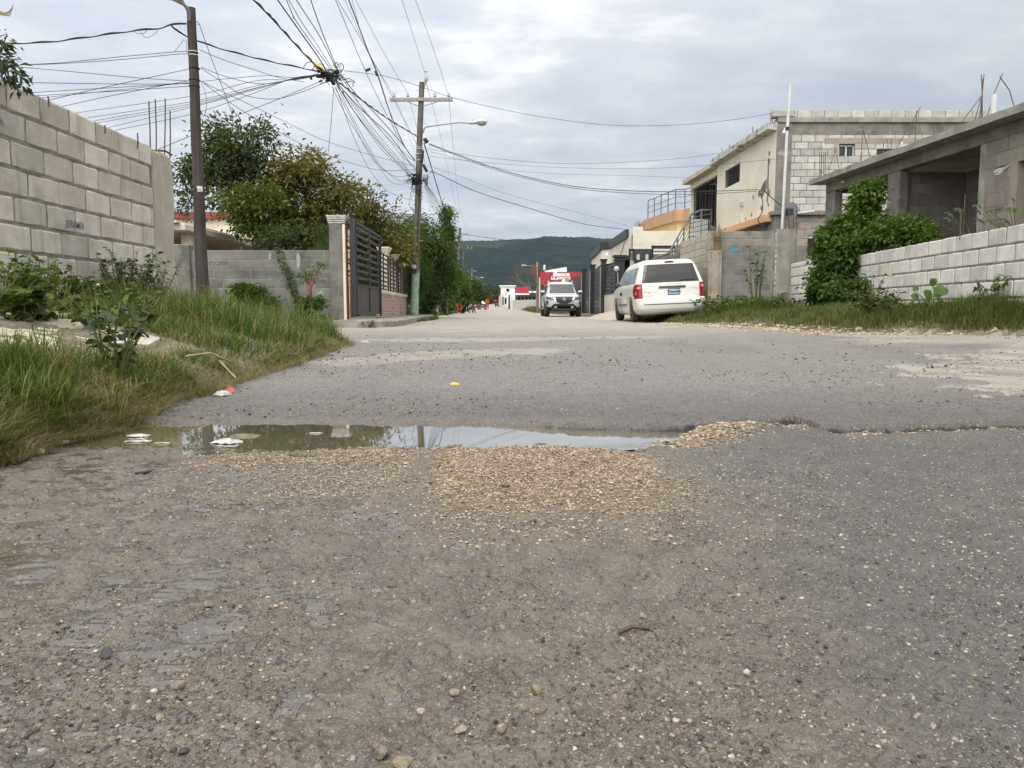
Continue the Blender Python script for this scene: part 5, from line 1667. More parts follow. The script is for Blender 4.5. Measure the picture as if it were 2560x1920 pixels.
specs = [
 (30, 4.6, .42, .30, 17, 24, 0.053, lm_weed, 'weed', 'leafy yellow green weeds at the left edge below the block wall', .55, .60, 'big'),
 (95, 4.9, .40, .28, 15, 24, 0.046, lm_yel, 'weed', 'bright yellowish weed with upright shoots near the left edge', .5, .45, 'big'),
 (60, 4.2, .26, .28, 12, 12, 0.093, lm_mid, 'weed', 'broad leaved dark weed at the left edge above the pale slab', .7, .4, 'big'),
 (150, 5.3, .34, .26, 15, 21, 0.045, lm_weed, 'weed', 'small leaved weed with thin stems before the wall, third from the left edge', .5, .45, 'big'),
 (215, 5.8, .34, .22, 12, 18, 0.053, lm_mid, 'weed', 'dark green nettle-like weed under the blue stencil on the lower wall course', .6, .35, 'big'),
 (262, 5.9, .26, .25, 11, 15, 0.056, lm_weed, 'weed', 'low weed with round leaves at the foot of the left wall', .8, .5, 'big'),
 (330, 7.2, .60, .38, 17, 33, 0.053, lm_weed, 'shrub', 'tall bushy shrub with drooping leaves in front of the wall end', .45, .45, 'big'),
 (375, 7.4, .52, .34, 15, 33, 0.049, lm_yel, 'shrub', 'yellow green shrub touching the pale wall column', .45, .35, 'big'),
 (300, 6.6, .50, .28, 11, 24, 0.045, lm_grey, 'shrub', 'thin dark stemmed shrub with small leaves against the wall', .5, .45, 'big'),
 (285, 3.1, .30, .20, 10, 13, 0.053, lm_grey, 'weed', 'dark thorny weed with grey leaves standing in the nearest grass', .8, .35, 'big'),
 (250, 4.2, .22, .22, 8, 12, 0.053, lm_mid, 'weed', 'broad leaved weed right of the pale broken slab', .8, .4, 'big'),
 (330, 5.0, .30, .25, 10, 15, 0.045, lm_weed, 'weed', 'fine grey green weed in the tall grass below the wall column', .5, .55, 'big'),
 (560, 11.5, .62, .34, 8, 24, 0.081, lm_yel, 'weed', 'bright yellow green weed with long leaflets right of the dark pole', .3, .75, 'big'),
 (545, 12.5, .40, .30, 8, 21, 0.074, lm_yel, 'weed', 'lower yellow weed behind the bright one at the dark pole', .3, .7, 'big'),
 (635, 13.5, .30, .22, 11, 18, 0.068, lm_green, 'weed', 'dark leafy weed in the grass tip right of the pole', .5, .3, 'big'),
]
for i, (px, Y, h, w, ns, nl, lf, mt, nm, lab, wd, tm, shp) in enumerate(specs):
 x, y = W_(px, Y)
 weed(nm, lab, nm, x, y, h, w, ns, nl, lf, mt, 200 + i, width=wd, tm=tm, shape=shp)
def flower_stalk(px, py, Y, white, i):
 x, y = W_(px, Y)
 p = at(px, py, Y); b = Vector((p.x + random.uniform(-.06, .06), Y, gz(p.x, Y)))
 t = thing('wildflower', ('thin wildflower with a white head in front of the pale wall', 'thin dry stalk with a dark seed head in front of the pale wall')[0 if white else 1], 'flower', tuple(b), group='flower stalks before the left wall' if white else 'seed stalks before the left wall')
 m = MB(); m.tube([b, b.lerp(p, .5) + Vector((.01, 0, .01)), p], [.003, .0025, .0015], 5); m.build('stem', mat_stem, t)
 m = MB(); m.lathe([(.002, -.005), (.012, 0), (.012, .01), (.002, .015)], 8, Matrix.Translation(p)); m.build('flower', mat_wflower if white else mat_dflower, t)
for i, (px, py, wht) in enumerate([(166, 687, 1), (204, 705, 1), (245, 714, 1), (215, 753, 1), (94, 667, 0), (84, 686, 0), (142, 703, 0), (152, 710, 0), (167, 734, 0), (195, 726, 0), (190, 734, 0), (218, 709, 0), (216, 731, 0), (155, 733, 0)]):
 flower_stalk(px, py, 5.7, wht, i)
tree('shrub', 'dark green mound of creeper leaning on the grey wall', 'shrub',
  [px_blob(625, 735, 38, 22, 16.5, 50, 40, .3, .1, .2), px_blob(655, 762, 38, 26, 16.4, 60, 40, .28, .1, .2), px_blob(605, 725, 22, 14, 16.6, 20, 36, .35, .1, .2)],
  lm_vine, [tuple(Vector((-5.35, 16.6, .2))), tuple(Vector((-5.35, 16.6, .45)))], 61, leaf=.075, r0=.012, n_limb=10, clump_r=.07, gap=0)
def vine_string():
 t = thing('vine', 'thin leafy vine hanging down the grey wall beside the stencil', 'vine', tuple(at(750, 775, 16.8)))
 pts = [at(px, py, 16.85) for px, py in [(697, 627), (704, 650), (712, 672), (720, 690), (728, 712), (735, 732), (742, 750), (747, 772)]]
 m = MB(); m.tube(pts, .008, 5); m.build('stem', mat_stem, t)
 bl = [(tuple(p), (.05 + .03 * i / 3, .04, .09), 5 + i, 9, .4, .1) for i, p in enumerate(pts)]
 V, T, R, _ = foliage(bl, .055, .6, 5, clump_r=.03, gap=0)
 np_obj('leaves', V, T, lm_vine, t, {'rnd': R})
vine_string()
def pruned_shrub():
 x, y = W_(775, 16.3)
 b = Vector((x, y, .2))
 t = thing('shrub', 'pruned reddish stump with thin leafy shoots before the grey wall', 'shrub', tuple(b))
 m = MB(); q = at(774, 722, 16.3); m.tube([b, b.lerp(q, .5), q], [.07, .055, .05], 9)
 ends = []
 for px, py in ((757, 688), (765, 682), (778, 684), (790, 690), (797, 668), (805, 662), (762, 700)):
  e = at(px, py, 16.3); m.tube([q, q.lerp(e, .5) + Vector((0, .02, .02)), e], [.035, .02, .006], 6); ends.append(e)
 m.build('stem', mat_redbark, t)
 bl = [(tuple(e), (.09, .06, .09), 6, 6, .6, .15) for e in ends] + [px_blob(770, 765, 22, 22, 16.2, 30, 24, .45), px_blob(795, 760, 18, 20, 16.2, 20, 24, .5)]
 V, T, R, _ = foliage(bl, .07, .45, 6, clump_r=.05, gap=0)
 np_obj('leaves', V, T, lm_weed, t, {'rnd': R})
pruned_shrub()
weed('weed', 'leafy weed at the foot of the tall grey gate pillar', 'weed', *W_(815, 16.2), .30, .30, 8, 12, .09, lm_mid, 262, tm=.4)
weed('weed', 'small weed on the kerb between the gate and the white bag', 'weed', *W_(922, 16.0), .16, .22, 8, 10, .06, lm_mid, 263, tm=.4)
weed('weed', 'low weed at the right end of the kerb beside the green painted pole', 'weed', *W_(1005, 20.5), .12, .3, 7, 10, .07, lm_mid, 264, tm=.5)
tree('vine_shrub', 'big bright green vine heap climbing the house corner and the white wall', 'vine',
  [px_blob(2170, 480, 22, 34, 14.3, 44, 40, .6, .12, .25), px_blob(2155, 550, 34, 48, 14.3, 70, 40, .52, .12, .28), px_blob(2108, 570, 20, 34, 14.6, 26, 40, .5, .12, .22),
  px_blob(2078, 625, 32, 52, 14.5, 80, 44, .5, .12, .25), px_blob(2115, 640, 26, 60, 14.1, 70, 44, .45, .12, .25), px_blob(2085, 705, 42, 48, 14.2, 80, 44, .38, .12, .25), px_blob(2120, 735, 40, 36, 13.6, 50, 44, .35, .12, .3),
  px_blob(2055, 735, 26, 32, 14.6, 30, 40, .4, .12, .25)],
  lm_vine, [(6.2, 14.6, .3), (6.2, 14.6, 1.2), (6.3, 14.5, 1.9)], 71, leaf=.085, width=.75, r0=.04, n_limb=60, clump_r=.085, gap=.35, gap_s=3.5, droop=.5)
tree('vine_shrub', 'low green vine mound spilling over the top of the white wall', 'vine',
  [px_blob(2190, 600, 40, 34, 13.8, 60, 40, .5, .12, .4), px_blob(2250, 590, 50, 38, 13.4, 80, 40, .5, .12, .4), px_blob(2300, 600, 25, 26, 13.0, 30, 36, .45, .12, .3), px_blob(2265, 565, 25, 20, 13.4, 20, 30, .6, .12, .3)],
  lm_vine, [(6.7, 13.6, .3), (6.7, 13.6, 1.2)], 72, leaf=.085, width=.7, r0=.03, n_limb=30, clump_r=.10, gap=.1, droop=.3)
weed('shrub', 'dark green bush at the foot of the white wall left of the round leaved plant', 'shrub', *W_(2190, 9.9), .36, .48, 26, 22, .07, lm_green, 272, tm=.5)
weed('shrub', 'sprawling grey green bush at the bottom right of the big vine', 'shrub', *W_(2235, 9.7), .24, .50, 22, 20, .06, lm_grey, 273, tm=.35)
weed('shrub', 'tall thin weed leaning on the white wall near the vine', 'shrub', *W_(2180, 12.2), .60, .22, 8, 16, .06, lm_grey, 274, tm=.4)
weed('sapling', 'bushy sapling with clustered leaves before the grey boundary wall', 'sapling', *W_(1890, 19.4), 1.75, .50, 9, 14, .12, lm_mid, 275, width=.55, tm=.5, lo=.35)
weed('shrub', 'spreading weedy bush in the corner behind the white van', 'shrub', *W_(1830, 18.6), .55, .9, 24, 22, .11, lm_mid, 276, tm=.42)
weed('shrub', 'weedy bush with pale stems beside the stained column behind the van', 'shrub', *W_(1770, 19.6), .60, .6, 16, 18, .09, lm_grey, 277, tm=.4)
weed('shrub', 'tall weeds in front of the square post at the corner of the white wall', 'shrub', *W_(1925, 17.6), .50, .5, 16, 18, .09, lm_weed, 278, tm=.5)
weed('weed', 'low dark weed at the foot of the square post', 'weed', *W_(1975, 14.9), .26, .4, 14, 14, .08, lm_green, 279, tm=.5)
def milkweed():
 t = thing('milkweed', 'plant with huge round pale green leaves before the white wall', 'plant', tuple(Vector((5.05, 9.4, .28))))
 c = Vector((5.05, 9.4, .30))
 P = []; D = []; L = []; W = []; R = []
 m = MB(); m.tube([c, c + Vector((.02, 0, .22)), c + Vector((.03, 0, .42))], [.018, .016, .01], 7); m.tube([c + Vector((.02, 0, .1)), c + Vector((-.12, -.05, .22)), c + Vector((-.2, -.05, .3))], .01, 6)
 m.build('stem', pmat('pale_plant_stem', (.34, .38, .24), None, 1, .7), t)
 for (ox, oz, dx, dz, l, tn) in [(.0, .20, -.6, .5, .25, .7), (.03, .22, .5, .75, .27, .85), (.05, .14, .9, -.05, .24, .45), (.02, .10, .3, -.5, .24, .25), (.06, .26, .9, .5, .22, .55), (-.15, .22, -.9, .25, .17, .6), (.02, .35, -.4, .9, .16, .6), (.04, .38, .4, .9, .13, .7), (-.18, .28, -.2, .9, .14, .6), (.0, .05, -.9, -.1, .2, .35), (.08, .05, .9, -.3, .2, .5)]:
  P.append(tuple(c + Vector((ox, random.uniform(-.05, .03), oz)))); d = Vector((dx, random.uniform(-.5, .1), dz)).normalized(); D.append(tuple(d)); L.append(l * .68); W.append(l * .56); R.append(tn)
 n = len(P)
 U = np.array([[random.uniform(-.3, .3), -1.0, .5]] * n)
 V, T, k = leaves_np(np.array(P), np.array(D), U, np.array(L), np.array(W), .05, 'big')
 np_obj('leaves', V, T, leaf_mat('round_pale_leaves', [(0, (.03, .07, .018)), (.5, (.065, .13, .03)), (1, (.12, .20, .05))]), t, {'rnd': np.repeat(np.array(R), k)}, smooth=True)
milkweed()
weed('sapling', 'dark leaved sapling alone against the right part of the white wall', 'sapling', *W_(2470, 9.0), .42, .20, 7, 9, .09, lm_green, 281, tm=.55, droop=.5, lo=.4, width=.4)
def castor(px, py, Y, lab, seed, hgt, tone=.5, mt=None):
 """shrub with star-shaped leaves behind the white wall"""
 top = at(px, py, Y); r = random.Random(seed)
 b = Vector((top.x + .1, Y, .3))
 t = thing('castor_plant', lab, 'plant', tuple(b))
 m = MB(); hub = b.lerp(top, .6)
 m.tube([b, b.lerp(hub, .5) + Vector((.02, 0, 0)), hub], [.018, .015, .010], 6)
 P = []; D = []; L = []
 for i in range(11):
  e = top + Vector((r.uniform(-.5, .5), r.uniform(-.2, .2), r.uniform(-.5, .12)))
  m.tube([hub, hub.lerp(e, .5) + Vector((0, 0, .04)), e], [.006, .005, .003], 5)
  n0 = Vector((r.uniform(-.6, .6), -.5, 1)).normalized()
  a0 = Vector((r.uniform(-1, 1), r.uniform(-1, 1), -.2)); a0 = (a0 - n0 * a0.dot(n0)).normalized(); b0 = n0.cross(a0)
  for k in range(8):
   an = 2 * PI * k / 8
   d = a0 * math.cos(an) + b0 * math.sin(an) - n0 * .2
   P.append(tuple(e)); D.append(tuple(d.normalized())); L.append(hgt * r.uniform(.8, 1.1))
 m.build('stem', mat_stem, t)
 n = len(P); L = np.array(L)
 V, T, k = leaves_np(np.array(P), np.array(D), np.tile([0, -.4, 1.0], (n, 1)), L, L * .38, .1, 'big')
 np_obj('leaves', V, T, mt or lm_grey, t, {'rnd': np.full(n * k, tone)}, smooth=True)
castor(2440, 545, 10.9, 'star leaved plant standing behind the white wall, left of the doorway', 5, .10, .25)
castor(2540, 505, 10.3, 'small tree with clustered leaves behind the wall at the right edge', 7, .075, .45, lm_weed)
def hills():
 prof = [(600, 690), (800, 660), (980, 632), (1060, 618), (1125, 611), (1167, 602), (1228, 602), (1286, 599), (1345, 596), (1358, 591), (1387, 591), (1420, 593), (1460, 592), (1535, 598), (1650, 612), (1800, 622), (2000, 640), (2300, 650), (2700, 670), (3300, 700)]
 px = np.array([p[0] for p in prof], float); py = np.array([p[1] for p in prof], float)
 nx, ny = 520, 150
 Yf, Yb = 900., 3000.
 u = np.linspace(200, 3300, nx)
 f = np.linspace(0, 1, ny)
 Yr = Yf + (Yb - Yf) * f
 PX = np.repeat(u[None], ny, 0); YY = np.repeat(Yr[:, None], nx, 1)
 X = (PX - 1280) / F * YY
 ridge = np.array([at(a, b, Yb).z for a, b in zip(u, np.interp(u, px, py))])
 shape = sst(f, 0, 1) * .45 + .55 * f ** 1.15
 Z = ridge[None] * shape[:, None]
 n = fbm(X / 380, YY / 380, 5, 201) - .5
 n2 = fbm(X / 70, YY / 70, 4, 211) - .5
 edge = np.sin(PI * f)[:, None] ** .7
 Z = Z + n * 95 * edge + n2 * 22 * (edge * .8 + .12)
 Z = Z + (rng.random(Z.shape) - .5) * 5 * sst(f, .02, .2)[:, None]
 fold = np.abs(fbm(X / 260 + YY / 2400, YY / 1500, 3, 221) - .5) * 2
 Z = Z - (1 - fold) * 42 * edge
 Z[0] = -2
 back = Z[-1:] * 0 - 5
 Xb = X[-1:]; Yb_ = YY[-1:] + 900
 X = np.concatenate([X, Xb]); YY = np.concatenate([YY, Yb_]); Z = np.concatenate([Z, back])
 V = np.stack([X, YY, Z], -1).reshape(-1, 3)
 nr = ny + 1
 i = np.arange(nr - 1)[:, None] * nx + np.arange(nx - 1)[None, :]
 Q = np.stack([i, i + 1, i + nx + 1, i + nx], -1).reshape(-1, 4)
 m, nt, b, out = new_mat('forested_hill')
 k = NT(nt)
 p = k.pos()
 a = k.noise(p, .0035, 6, .6); c2 = k.noise(p, .03, 6, .7); c3 = k.vor(p, .09, rand=1)
 c = k.mix(k.sstep(c2, .35, .65), (.007, .015, .012), (.022, .036, .022))
 c = k.mix(k.math('MULTIPLY', k.sstep(a, .52, .66), .55), c, (.070, .085, .045))
 c = k.mix(k.math('MULTIPLY', c3, .35, clamp=True), c, (.012, .02, .01))
 k.put(b.inputs['Base Color'], c)
 b.inputs['Roughness'].default_value = 1
 b.inputs['Specular IOR Level'].default_value = 0
 k.put(b.inputs['Normal'], k.bump(c2, 1.0, 14))
 o = np_obj('hills', V, Q, m, n=4, smooth=True, center=False)
 tag(o, 'dark forested hills closing the view', None, None, 'structure')
hills()
mat_blockW = pmat('whitish_concrete_block', (.56, .53, .48), (.66, .63, .575), 5, .9, .7, 70, .005, stain=(.42, .405, .36), sscale=2.6, slo=.56, shi=.78, rnd=.14, streak=(.36, .35, .31))
mat_mortarW = pmat('brown_grey_mortar', (.19, .165, .135), (.27, .24, .20), 9, .95, 1.0, 45, .012)
mat_blockB = pmat('brownish_grey_block', (.23, .205, .17), (.29, .26, .215), 3, .92, .7, 70, .005, stain=(.17, .155, .13), sscale=1.8, rnd=.14)
mat_blockP = pmat('pale_stained_block', (.40, .385, .345), (.48, .46, .41), 4, .92, .6, 60, .006, stain=(.25, .235, .20), sscale=1.4, slo=.55, shi=.75, rnd=.16, streak=(.26, .245, .21))
mat_raw = pmat('raw_dark_concrete', (.17, .16, .135), (.245, .23, .195), 2.5, .92, .8, 50, .007, stain=(.105, .10, .085), sscale=1.3, slo=.45, shi=.7, streak=(.13, .12, .10))
mat_slab = pmat('raw_slab_edge', (.235, .225, .19), (.32, .305, .26), 3, .9, .8, 40, .008, stain=(.14, .135, .115), sscale=2, slo=.5, shi=.72)
mat_houseblk = pmat('smeared_block_brown', (.21, .185, .155), (.27, .24, .20), 2.5, .92, .7, 60, .006, stain=(.165, .145, .125), sscale=1.8, rnd=.12)
mat_creamwall = pmat('cream_wall_paint', (.66, .61, .49), (.73, .68, .56), 1.2, .8, .25, 40, .004, stain=(.56, .51, .41), sscale=1.5, slo=.55, shi=.8)
mat_dark = pmat('dark_interior', (.012, .011, .010), None, 1, .95)
mat_pvc = pmat('white_plastic_pipe', (.58, .60, .57), (.50, .52, .49), 6, .4)
mat_peach = pmat('peach_paint', (.62, .36, .19), (.66, .42, .24), 2, .8, .2, 40, stain=(.45, .30, .19), sscale=2.5)
mat_ochre = pmat('ochre_cornice', (.40, .235, .13), (.46, .28, .16), 1.5, .8, stain=(.34, .215, .13), sscale=1)
mat_yellowh = pmat('yellow_house_paint', (.62, .48, .22), (.68, .55, .28), 1, .8, stain=(.55, .43, .21), sscale=1)
mat_railg = pmat('grey_painted_rail', (.13, .14, .145), (.17, .18, .185), 6, .5)
mat_railb = pmat('dark_blue_grey_rail', (.035, .045, .06), None, 1, .5)
def white_wall():
 w = thing('block_wall', 'low whitish concrete block wall along the right verge', 'wall', (6, 11, .3))
 x0 = lambda Y: 5.69 + .086 * (Y - 8.6)
 M, L = frame((x0(18.3), 18.3), (x0(3.2), 3.2))
 zt = 1.33
 mb = block_wall_mb(M, L, zt - 6 * .205, zt, t=.15, off=.07, seed=14, gap=.018, relief=.009, jit=.004)
 mb.build('wall', [mat_blockW, mat_mortarW], w, rnd=True)
 M2, L2 = frame((x0(18.3) - .004, 18.3), (x0(16.3) - .004, 16.3))
 mb = block_wall_mb(M2, L2, zt + .001, zt + .10, t=.158, course=.1, off=.3, seed=15, gap=.016)
 mb.build('wall_top', [mat_blockW, mat_mortarW], w, rnd=True)
 m = MB(); m.box(x0(14) - .05, x0(14) + .17, 13.9, 14.16, .0, 1.78, bev=.02); m.build('post', mat_cement, w)
 yel = pmat('yellow_paint_splash', (.66, .62, .30), (.62, .58, .40), 20, .9)
 Mi = M.inverted()
 p = at(2252, 672, 12.4)
 q = MB(); r = random.Random(3)
 lx = 18.3 - 12.4
 pts = [M @ Vector((lx + .13 * math.cos(a) * r.uniform(.6, 1.1), -.004, .98 + .10 * math.sin(a) * r.uniform(.6, 1.15) )) for a in np.linspace(0, 2 * PI, 18)[:-1]]
 q.add(pts, [tuple(range(17))]); q.build('paint_splash', yel, w)
 pst = thing('post', 'thick square concrete post with a chipped pale edge, left end of the white wall', 'post', (6.35, 18.3, .3))
 m = MB(); r = random.Random(4)
 rows = []
 for z in np.linspace(0, 2.24, 16):
  rows.append([(6.16 + r.uniform(-.008, .008), 18.42, z), (6.16 + r.uniform(-.015, .012), 18.30, z), (6.21 + r.uniform(-.012, .012), 18.25, z), (6.60 + r.uniform(-.01, .01), 18.25, z), (6.62 + r.uniform(-.006, .006), 18.28, z), (6.62, 18.62, z), (6.16, 18.62, z), (6.16 + r.uniform(-.008, .008), 18.42, z)])
 m.grid(rows, False, True); m.add(rows[-1][:-1], [tuple(range(7))], False)
 m.build('shaft', mat_cement, pst)
 m = MB()
 for i in range(16):
  z = .2 + i * .125
  m.box(6.150, 6.150 + .03, 18.27, 18.27 + r.uniform(.02, .06), z, z + r.uniform(.05, .12))
 m.build('chipped_edge', mat_cementpale, pst)
white_wall()
def boundary_wall():
 w = thing('block_wall', 'grey boundary wall with a stained corner column right behind the white van', 'wall', (6.4, 22, .3))
 zt = 2.55
 M, L = frame((5.87, 22.0), (8.3, 22.0))
 mb = block_wall_mb(M, L, zt - .41, zt, t=.15, off=.1, seed=24, gap=.014, relief=.008, bgrid=(4, 3)); mb.build('wall_top', [mat_blockB, mat_mortarG], w, rnd=True)
 mb = block_wall_mb(M, L, zt - .41 - 11 * .205, zt - .412, t=.15, off=.25, seed=25, gap=.011, relief=.002, bgrid=(4, 3), jit=.002); mb.build('wall', [mat_blockG, mat_mortarG], w, rnd=True)
 M, L = frame((5.50, 25.6), (5.53, 22.05))
 mb = block_wall_mb(M, L, zt - 12 * .205, zt, t=.15, off=.1, seed=26, gap=.014, relief=.007, bgrid=(4, 3)); mb.build('side_wall', [pmat('pale_brown_block', (.33, .29, .235), (.40, .36, .295), 3, .9, .6, 70, .005, rnd=.10), mat_mortarG], w, rnd=True)
 m = MB(); m.box(5.50, 5.88, 21.88, 22.16, -.1, 2.03, bev=.015); m.box(5.58, 5.79, 21.85, 21.90, 0, 1.99, bev=.01)
 m.build('column', pmat('rain_stained_concrete', (.26, .225, .17), (.36, .31, .24), 3, .9, .6, 50, .006, streak=(.13, .095, .06)), w)
 m = MB(); m.box(5.49, 5.65, 21.89, 22.14, 2.032, 2.56, bev=.02); m.build('column_stub', mat_cement, w)
 r = random.Random(6)
 for i in range(6):
  x = 5.68 + .032 * i + r.uniform(-.01, .01); z1 = 2.5 + r.uniform(.1, .5)
  m = MB(); m.tube([(x, 22.03, 2.0), (x + r.uniform(-.02, .02), 22.03, z1)], .007, 5); m.build('rebar', mat_rust, w)
 m = MB()
 p = at(1836, 625, 21.99)
 pts = [(p.x + .10 * math.cos(a) * r.uniform(.6, 1.15), 21.994, p.z + .07 * math.sin(a) * r.uniform(.6, 1.2)) for a in np.linspace(0, 2 * PI, 16)[:-1]]
 m.add(pts, [tuple(range(15))]); m.build('paint_splash', pmat('blue_paint_splash', (.03, .22, .36), (.05, .30, .42), 20, .8), w)
 m = MB()
 for i in range(150):
  x = 5.72 + r.gauss(0, .11); z = 2.03 + r.random() * .66
  a = Vector((x, 21.85 + r.uniform(-.06, .1), z)); pts = [a]
  for k in range(3): pts.append(pts[-1] + Vector((r.uniform(-.05, .05), r.uniform(-.03, .03), r.uniform(-.09, .06))))
  m.tube(pts, .004, 3, cap=False)
 tag(m.build('dry_creeper', mat_drytwig), 'tuft of dry brown creeper on top of the stained column', 'creeper')
 pst = thing('post', 'rough concrete post between the stair rail and the side wall', 'post', (4.9, 25, 0))
 a = at(1691, 612, 26.8); b = at(1706, 612, 26.8)
 m = MB(); m.box(a.x, b.x, 26.75, 27.0, 0, a.z, bev=.015); m.build('shaft', mat_raw, pst)
boundary_wall()
def concrete_house():
 h = thing('unfinished_house', 'single storey raw concrete house with open dark rooms behind the white wall', 'house', (8, 13, .3))
 xe = lambda Y: 7.28 - .0768 * (Y - 11)
 d = Vector((xe(18) - xe(8), 10, 0)).normalized()
 m = MB(); r = random.Random(2)
 n = 40
 Ys = [5.5 + (17.95 - 5.5) * i / n for i in range(n + 1)]
 front = [(xe(y), y) for y in Ys]
 top = []; bot = []
 for (x, y) in front:
  top.append((x + r.uniform(-.012, .012), y, 3.30 + r.uniform(-.012, .012))); bot.append((x + r.uniform(-.006, .006), y, 3.185))
 inn_t = [(x + .18, y, 3.315) for x, y in front]; inn_b = [(x + .18, y, 3.186) for x, y in front]
 m.grid([bot, top, inn_t], False, True); m.grid([inn_b, bot], False, True)
 far_t = [(x + 6, y, 3.315) for x, y in front]; far_b = [(x + 6, y, 3.186) for x, y in front]
 m.grid([inn_t, far_t], False, True); m.grid([far_b, inn_b], False, True)
 y = Ys[-1]; x = xe(y)
 m.add([bot[-1], top[-1], inn_t[-1], far_t[-1], far_b[-1], inn_b[-1]], [(0, 1, 2, 3, 4, 5)], False)
 m.build('roof_slab', mat_slab, h)
 off = .30
 def pt(Y, o=0.0): return (xe(Y) + off + o, Y)
 M, L = frame(pt(17.75), pt(5.5))
 def S_(Y): return (17.75 - Y)
 m = MB(); m.box(0, L, 0, .20, 2.98, 3.184, M, .01); m.build('beam', mat_raw, h)
 m = MB(); m.box(0, .26, .20, 5.2, 2.98, 3.183, M); m.build('beam', mat_raw, h)
 for Ya, Yb, nm in ((17.75, 17.35, 'post'), (15.25, 14.85, 'post')):
  m = MB(); m.box(S_(Ya), S_(Yb), .002, .198, -.2, 2.979, M, .015); m.build(nm, mat_raw, h)
 M3, L3 = frame(pt(12.6), pt(5.5))
 op = [(12.6 - 11.75, 12.6 - 10.75, 0.3, 2.55)]
 mb = block_wall_mb(M3, L3, 2.979 - 13 * .205, 2.979, t=.16, off=.2, seed=33, gap=.010, relief=.003, openings=op, jit=.006, bgrid=(5, 3)); mb.build('wall', [mat_houseblk, mat_raw], h, rnd=True)
 m = MB()
 a, b = op[0][0], op[0][1]
 m.box(a - .14, a + .012, -.012, .19, -.1, 2.56, M3); m.box(b - .012, b + .1, -.012, .19, -.1, 2.56, M3); m.box(a - .45, b + .4, -.013, .19, 2.561, 2.75, M3)
 m.build('door_surround', pmat('door_lintel_render', (.30, .265, .205), (.24, .215, .17), 3, .9, .7, 50, .006), h)
 m = MB(); m.box(-.01, .13, -.01, .17, -.1, 2.978, M3, .012); m.build('pilaster', mat_cement, h)
 Ms, Ls = frame(pt(15.0, .2), (xe(15) + off + 1.35, 15.0))
 mb = block_wall_mb(Ms, Ls, 2.97 - 13 * .205, 2.97, t=.15, off=.1, seed=34, gap=.010, relief=.003, bgrid=(4, 3)); mb.build('side_wall', [mat_houseblk, mat_raw], h, rnd=True)
 Mb, Lb = frame((xe(15) + off + 1.35, 15.0), (xe(12.4) + off + 1.35, 12.4))
 mb = block_wall_mb(Mb, Lb, 2.97 - 13 * .205, 2.97, t=.15, off=.3, seed=35, gap=.010, relief=.003, bgrid=(4, 3)); mb.build('back_wall', [mat_houseblk, mat_raw], h, rnd=True)
 r = random.Random(12)
 rowY = []
 m = MB()
 for (u, z) in [(.35, 2.25), (.35, 1.75), (1.3, 2.2), (1.35, 1.55), (1.9, 1.9), (.9, 1.6)]:
  m.box(u, u + .018, -.004, .01, z, z + .17, Mb)
 m.build('open_joint', mat_dark, h)
 m = MB(); m.box(xe(12.4) + off + .16, xe(12.4) + off + 6, 12.36, 12.5, -.2, 2.97); m.build('inner_wall', mat_raw, h)
 m = MB(); m.box(xe(9) + off + 3.0, xe(9) + off + 3.15, 5.5, 12.3, -.2, 2.97); m.build('inner_wall', mat_raw, h)
 m = MB(); m.box(xe(17) + off + 5.6, xe(17) + off + 5.75, 15.2, 17.7, -.2, 2.97); m.build('inner_wall', mat_raw, h)
 m = MB(); m.box(xe(9) + off, xe(9) + off + 6, 5.5, 5.65, -.2, 2.97); m.build('inner_wall', mat_raw, h)
 m = MB(); m.box(xe(12) + .1, xe(12) + 6, 5.6, 17.6, .2, .42); m.build('floor', mat_raw, h)
 def rp(x, y): return 1900 + x / 3.352, 160 + y / 3.352
 bars = [([(500, 735), (502, 930)], 17.6), ([(517, 735), (515, 925)], 17.5), ([(535, 740), (535, 920)], 17.4), ([(549, 738), (547, 915)], 17.3),
   ([(500, 880), (550, 884)], 17.3), ([(650, 672), (632, 715), (570, 912)], 17.0), ([(632, 715), (668, 880)], 16.9),
   ([(852, 518), (862, 545), (950, 727)], 16.2), ([(862, 545), (843, 815)], 16.2),
   ([(1036, 650), (1035, 745)], 15.7), ([(1066, 630), (1066, 735)], 15.6), ([(1101, 630), (1099, 720)], 15.4),
   ([(1347, 358), (1113, 718)], 15.0), ([(1313, 388), (1297, 648)], 14.8), ([(1455, 510), (1475, 560)], 14.6),
   ([(1867, 253), (1610, 540)], 13.4), ([(1854, 88), (1862, 250), (1872, 445)], 13.2), ([(1878, 86), (1862, 250), (1830, 462)], 13.2), ([(1868, 120), (1860, 300), (1852, 455)], 13.2), ([(1850, 290), (1775, 478)], 13.2),
   ([(2035, 78), (1960, 250), (1880, 438)], 12.8), ([(2008, 104), (2090, 220), (2165, 350)], 12.2)]
 for pts, Y in bars:
  P = [at(*rp(*q), Y) for q in pts]
  if P[-1].z > 3.3: P[-1].z = 3.29
  k_ = MB(); k_.tube(P, .0075, 5); k_.build('rebar', mat_rust, h)
 p = at(*rp(1961, 255), 12.6); m = MB(); m.tube([(p.x, p.y, 3.25), (p.x, p.y, p.z)], .045, 14); m.build('roof_pipe', mat_pvc, h)
 p = at(*rp(1190, 650), 15.2); m = MB(); m.tube([(p.x, p.y, 3.25), (p.x, p.y, p.z)], .02, 8); m.build('roof_pipe', mat_pvc, h)
 m = MB(); c = at(2500, 430, 11.8); r = random.Random(9); rows = []
 for i in range(7):
  rows.append([(c.x - .14 + .045 * i + r.uniform(-.01, .01), c.y - .05 + r.uniform(-.03, .02), c.z + .02 * i - j * .035 * math.sin(.5 + i * .4) + r.uniform(-.015, .015)) for j in range(4)])
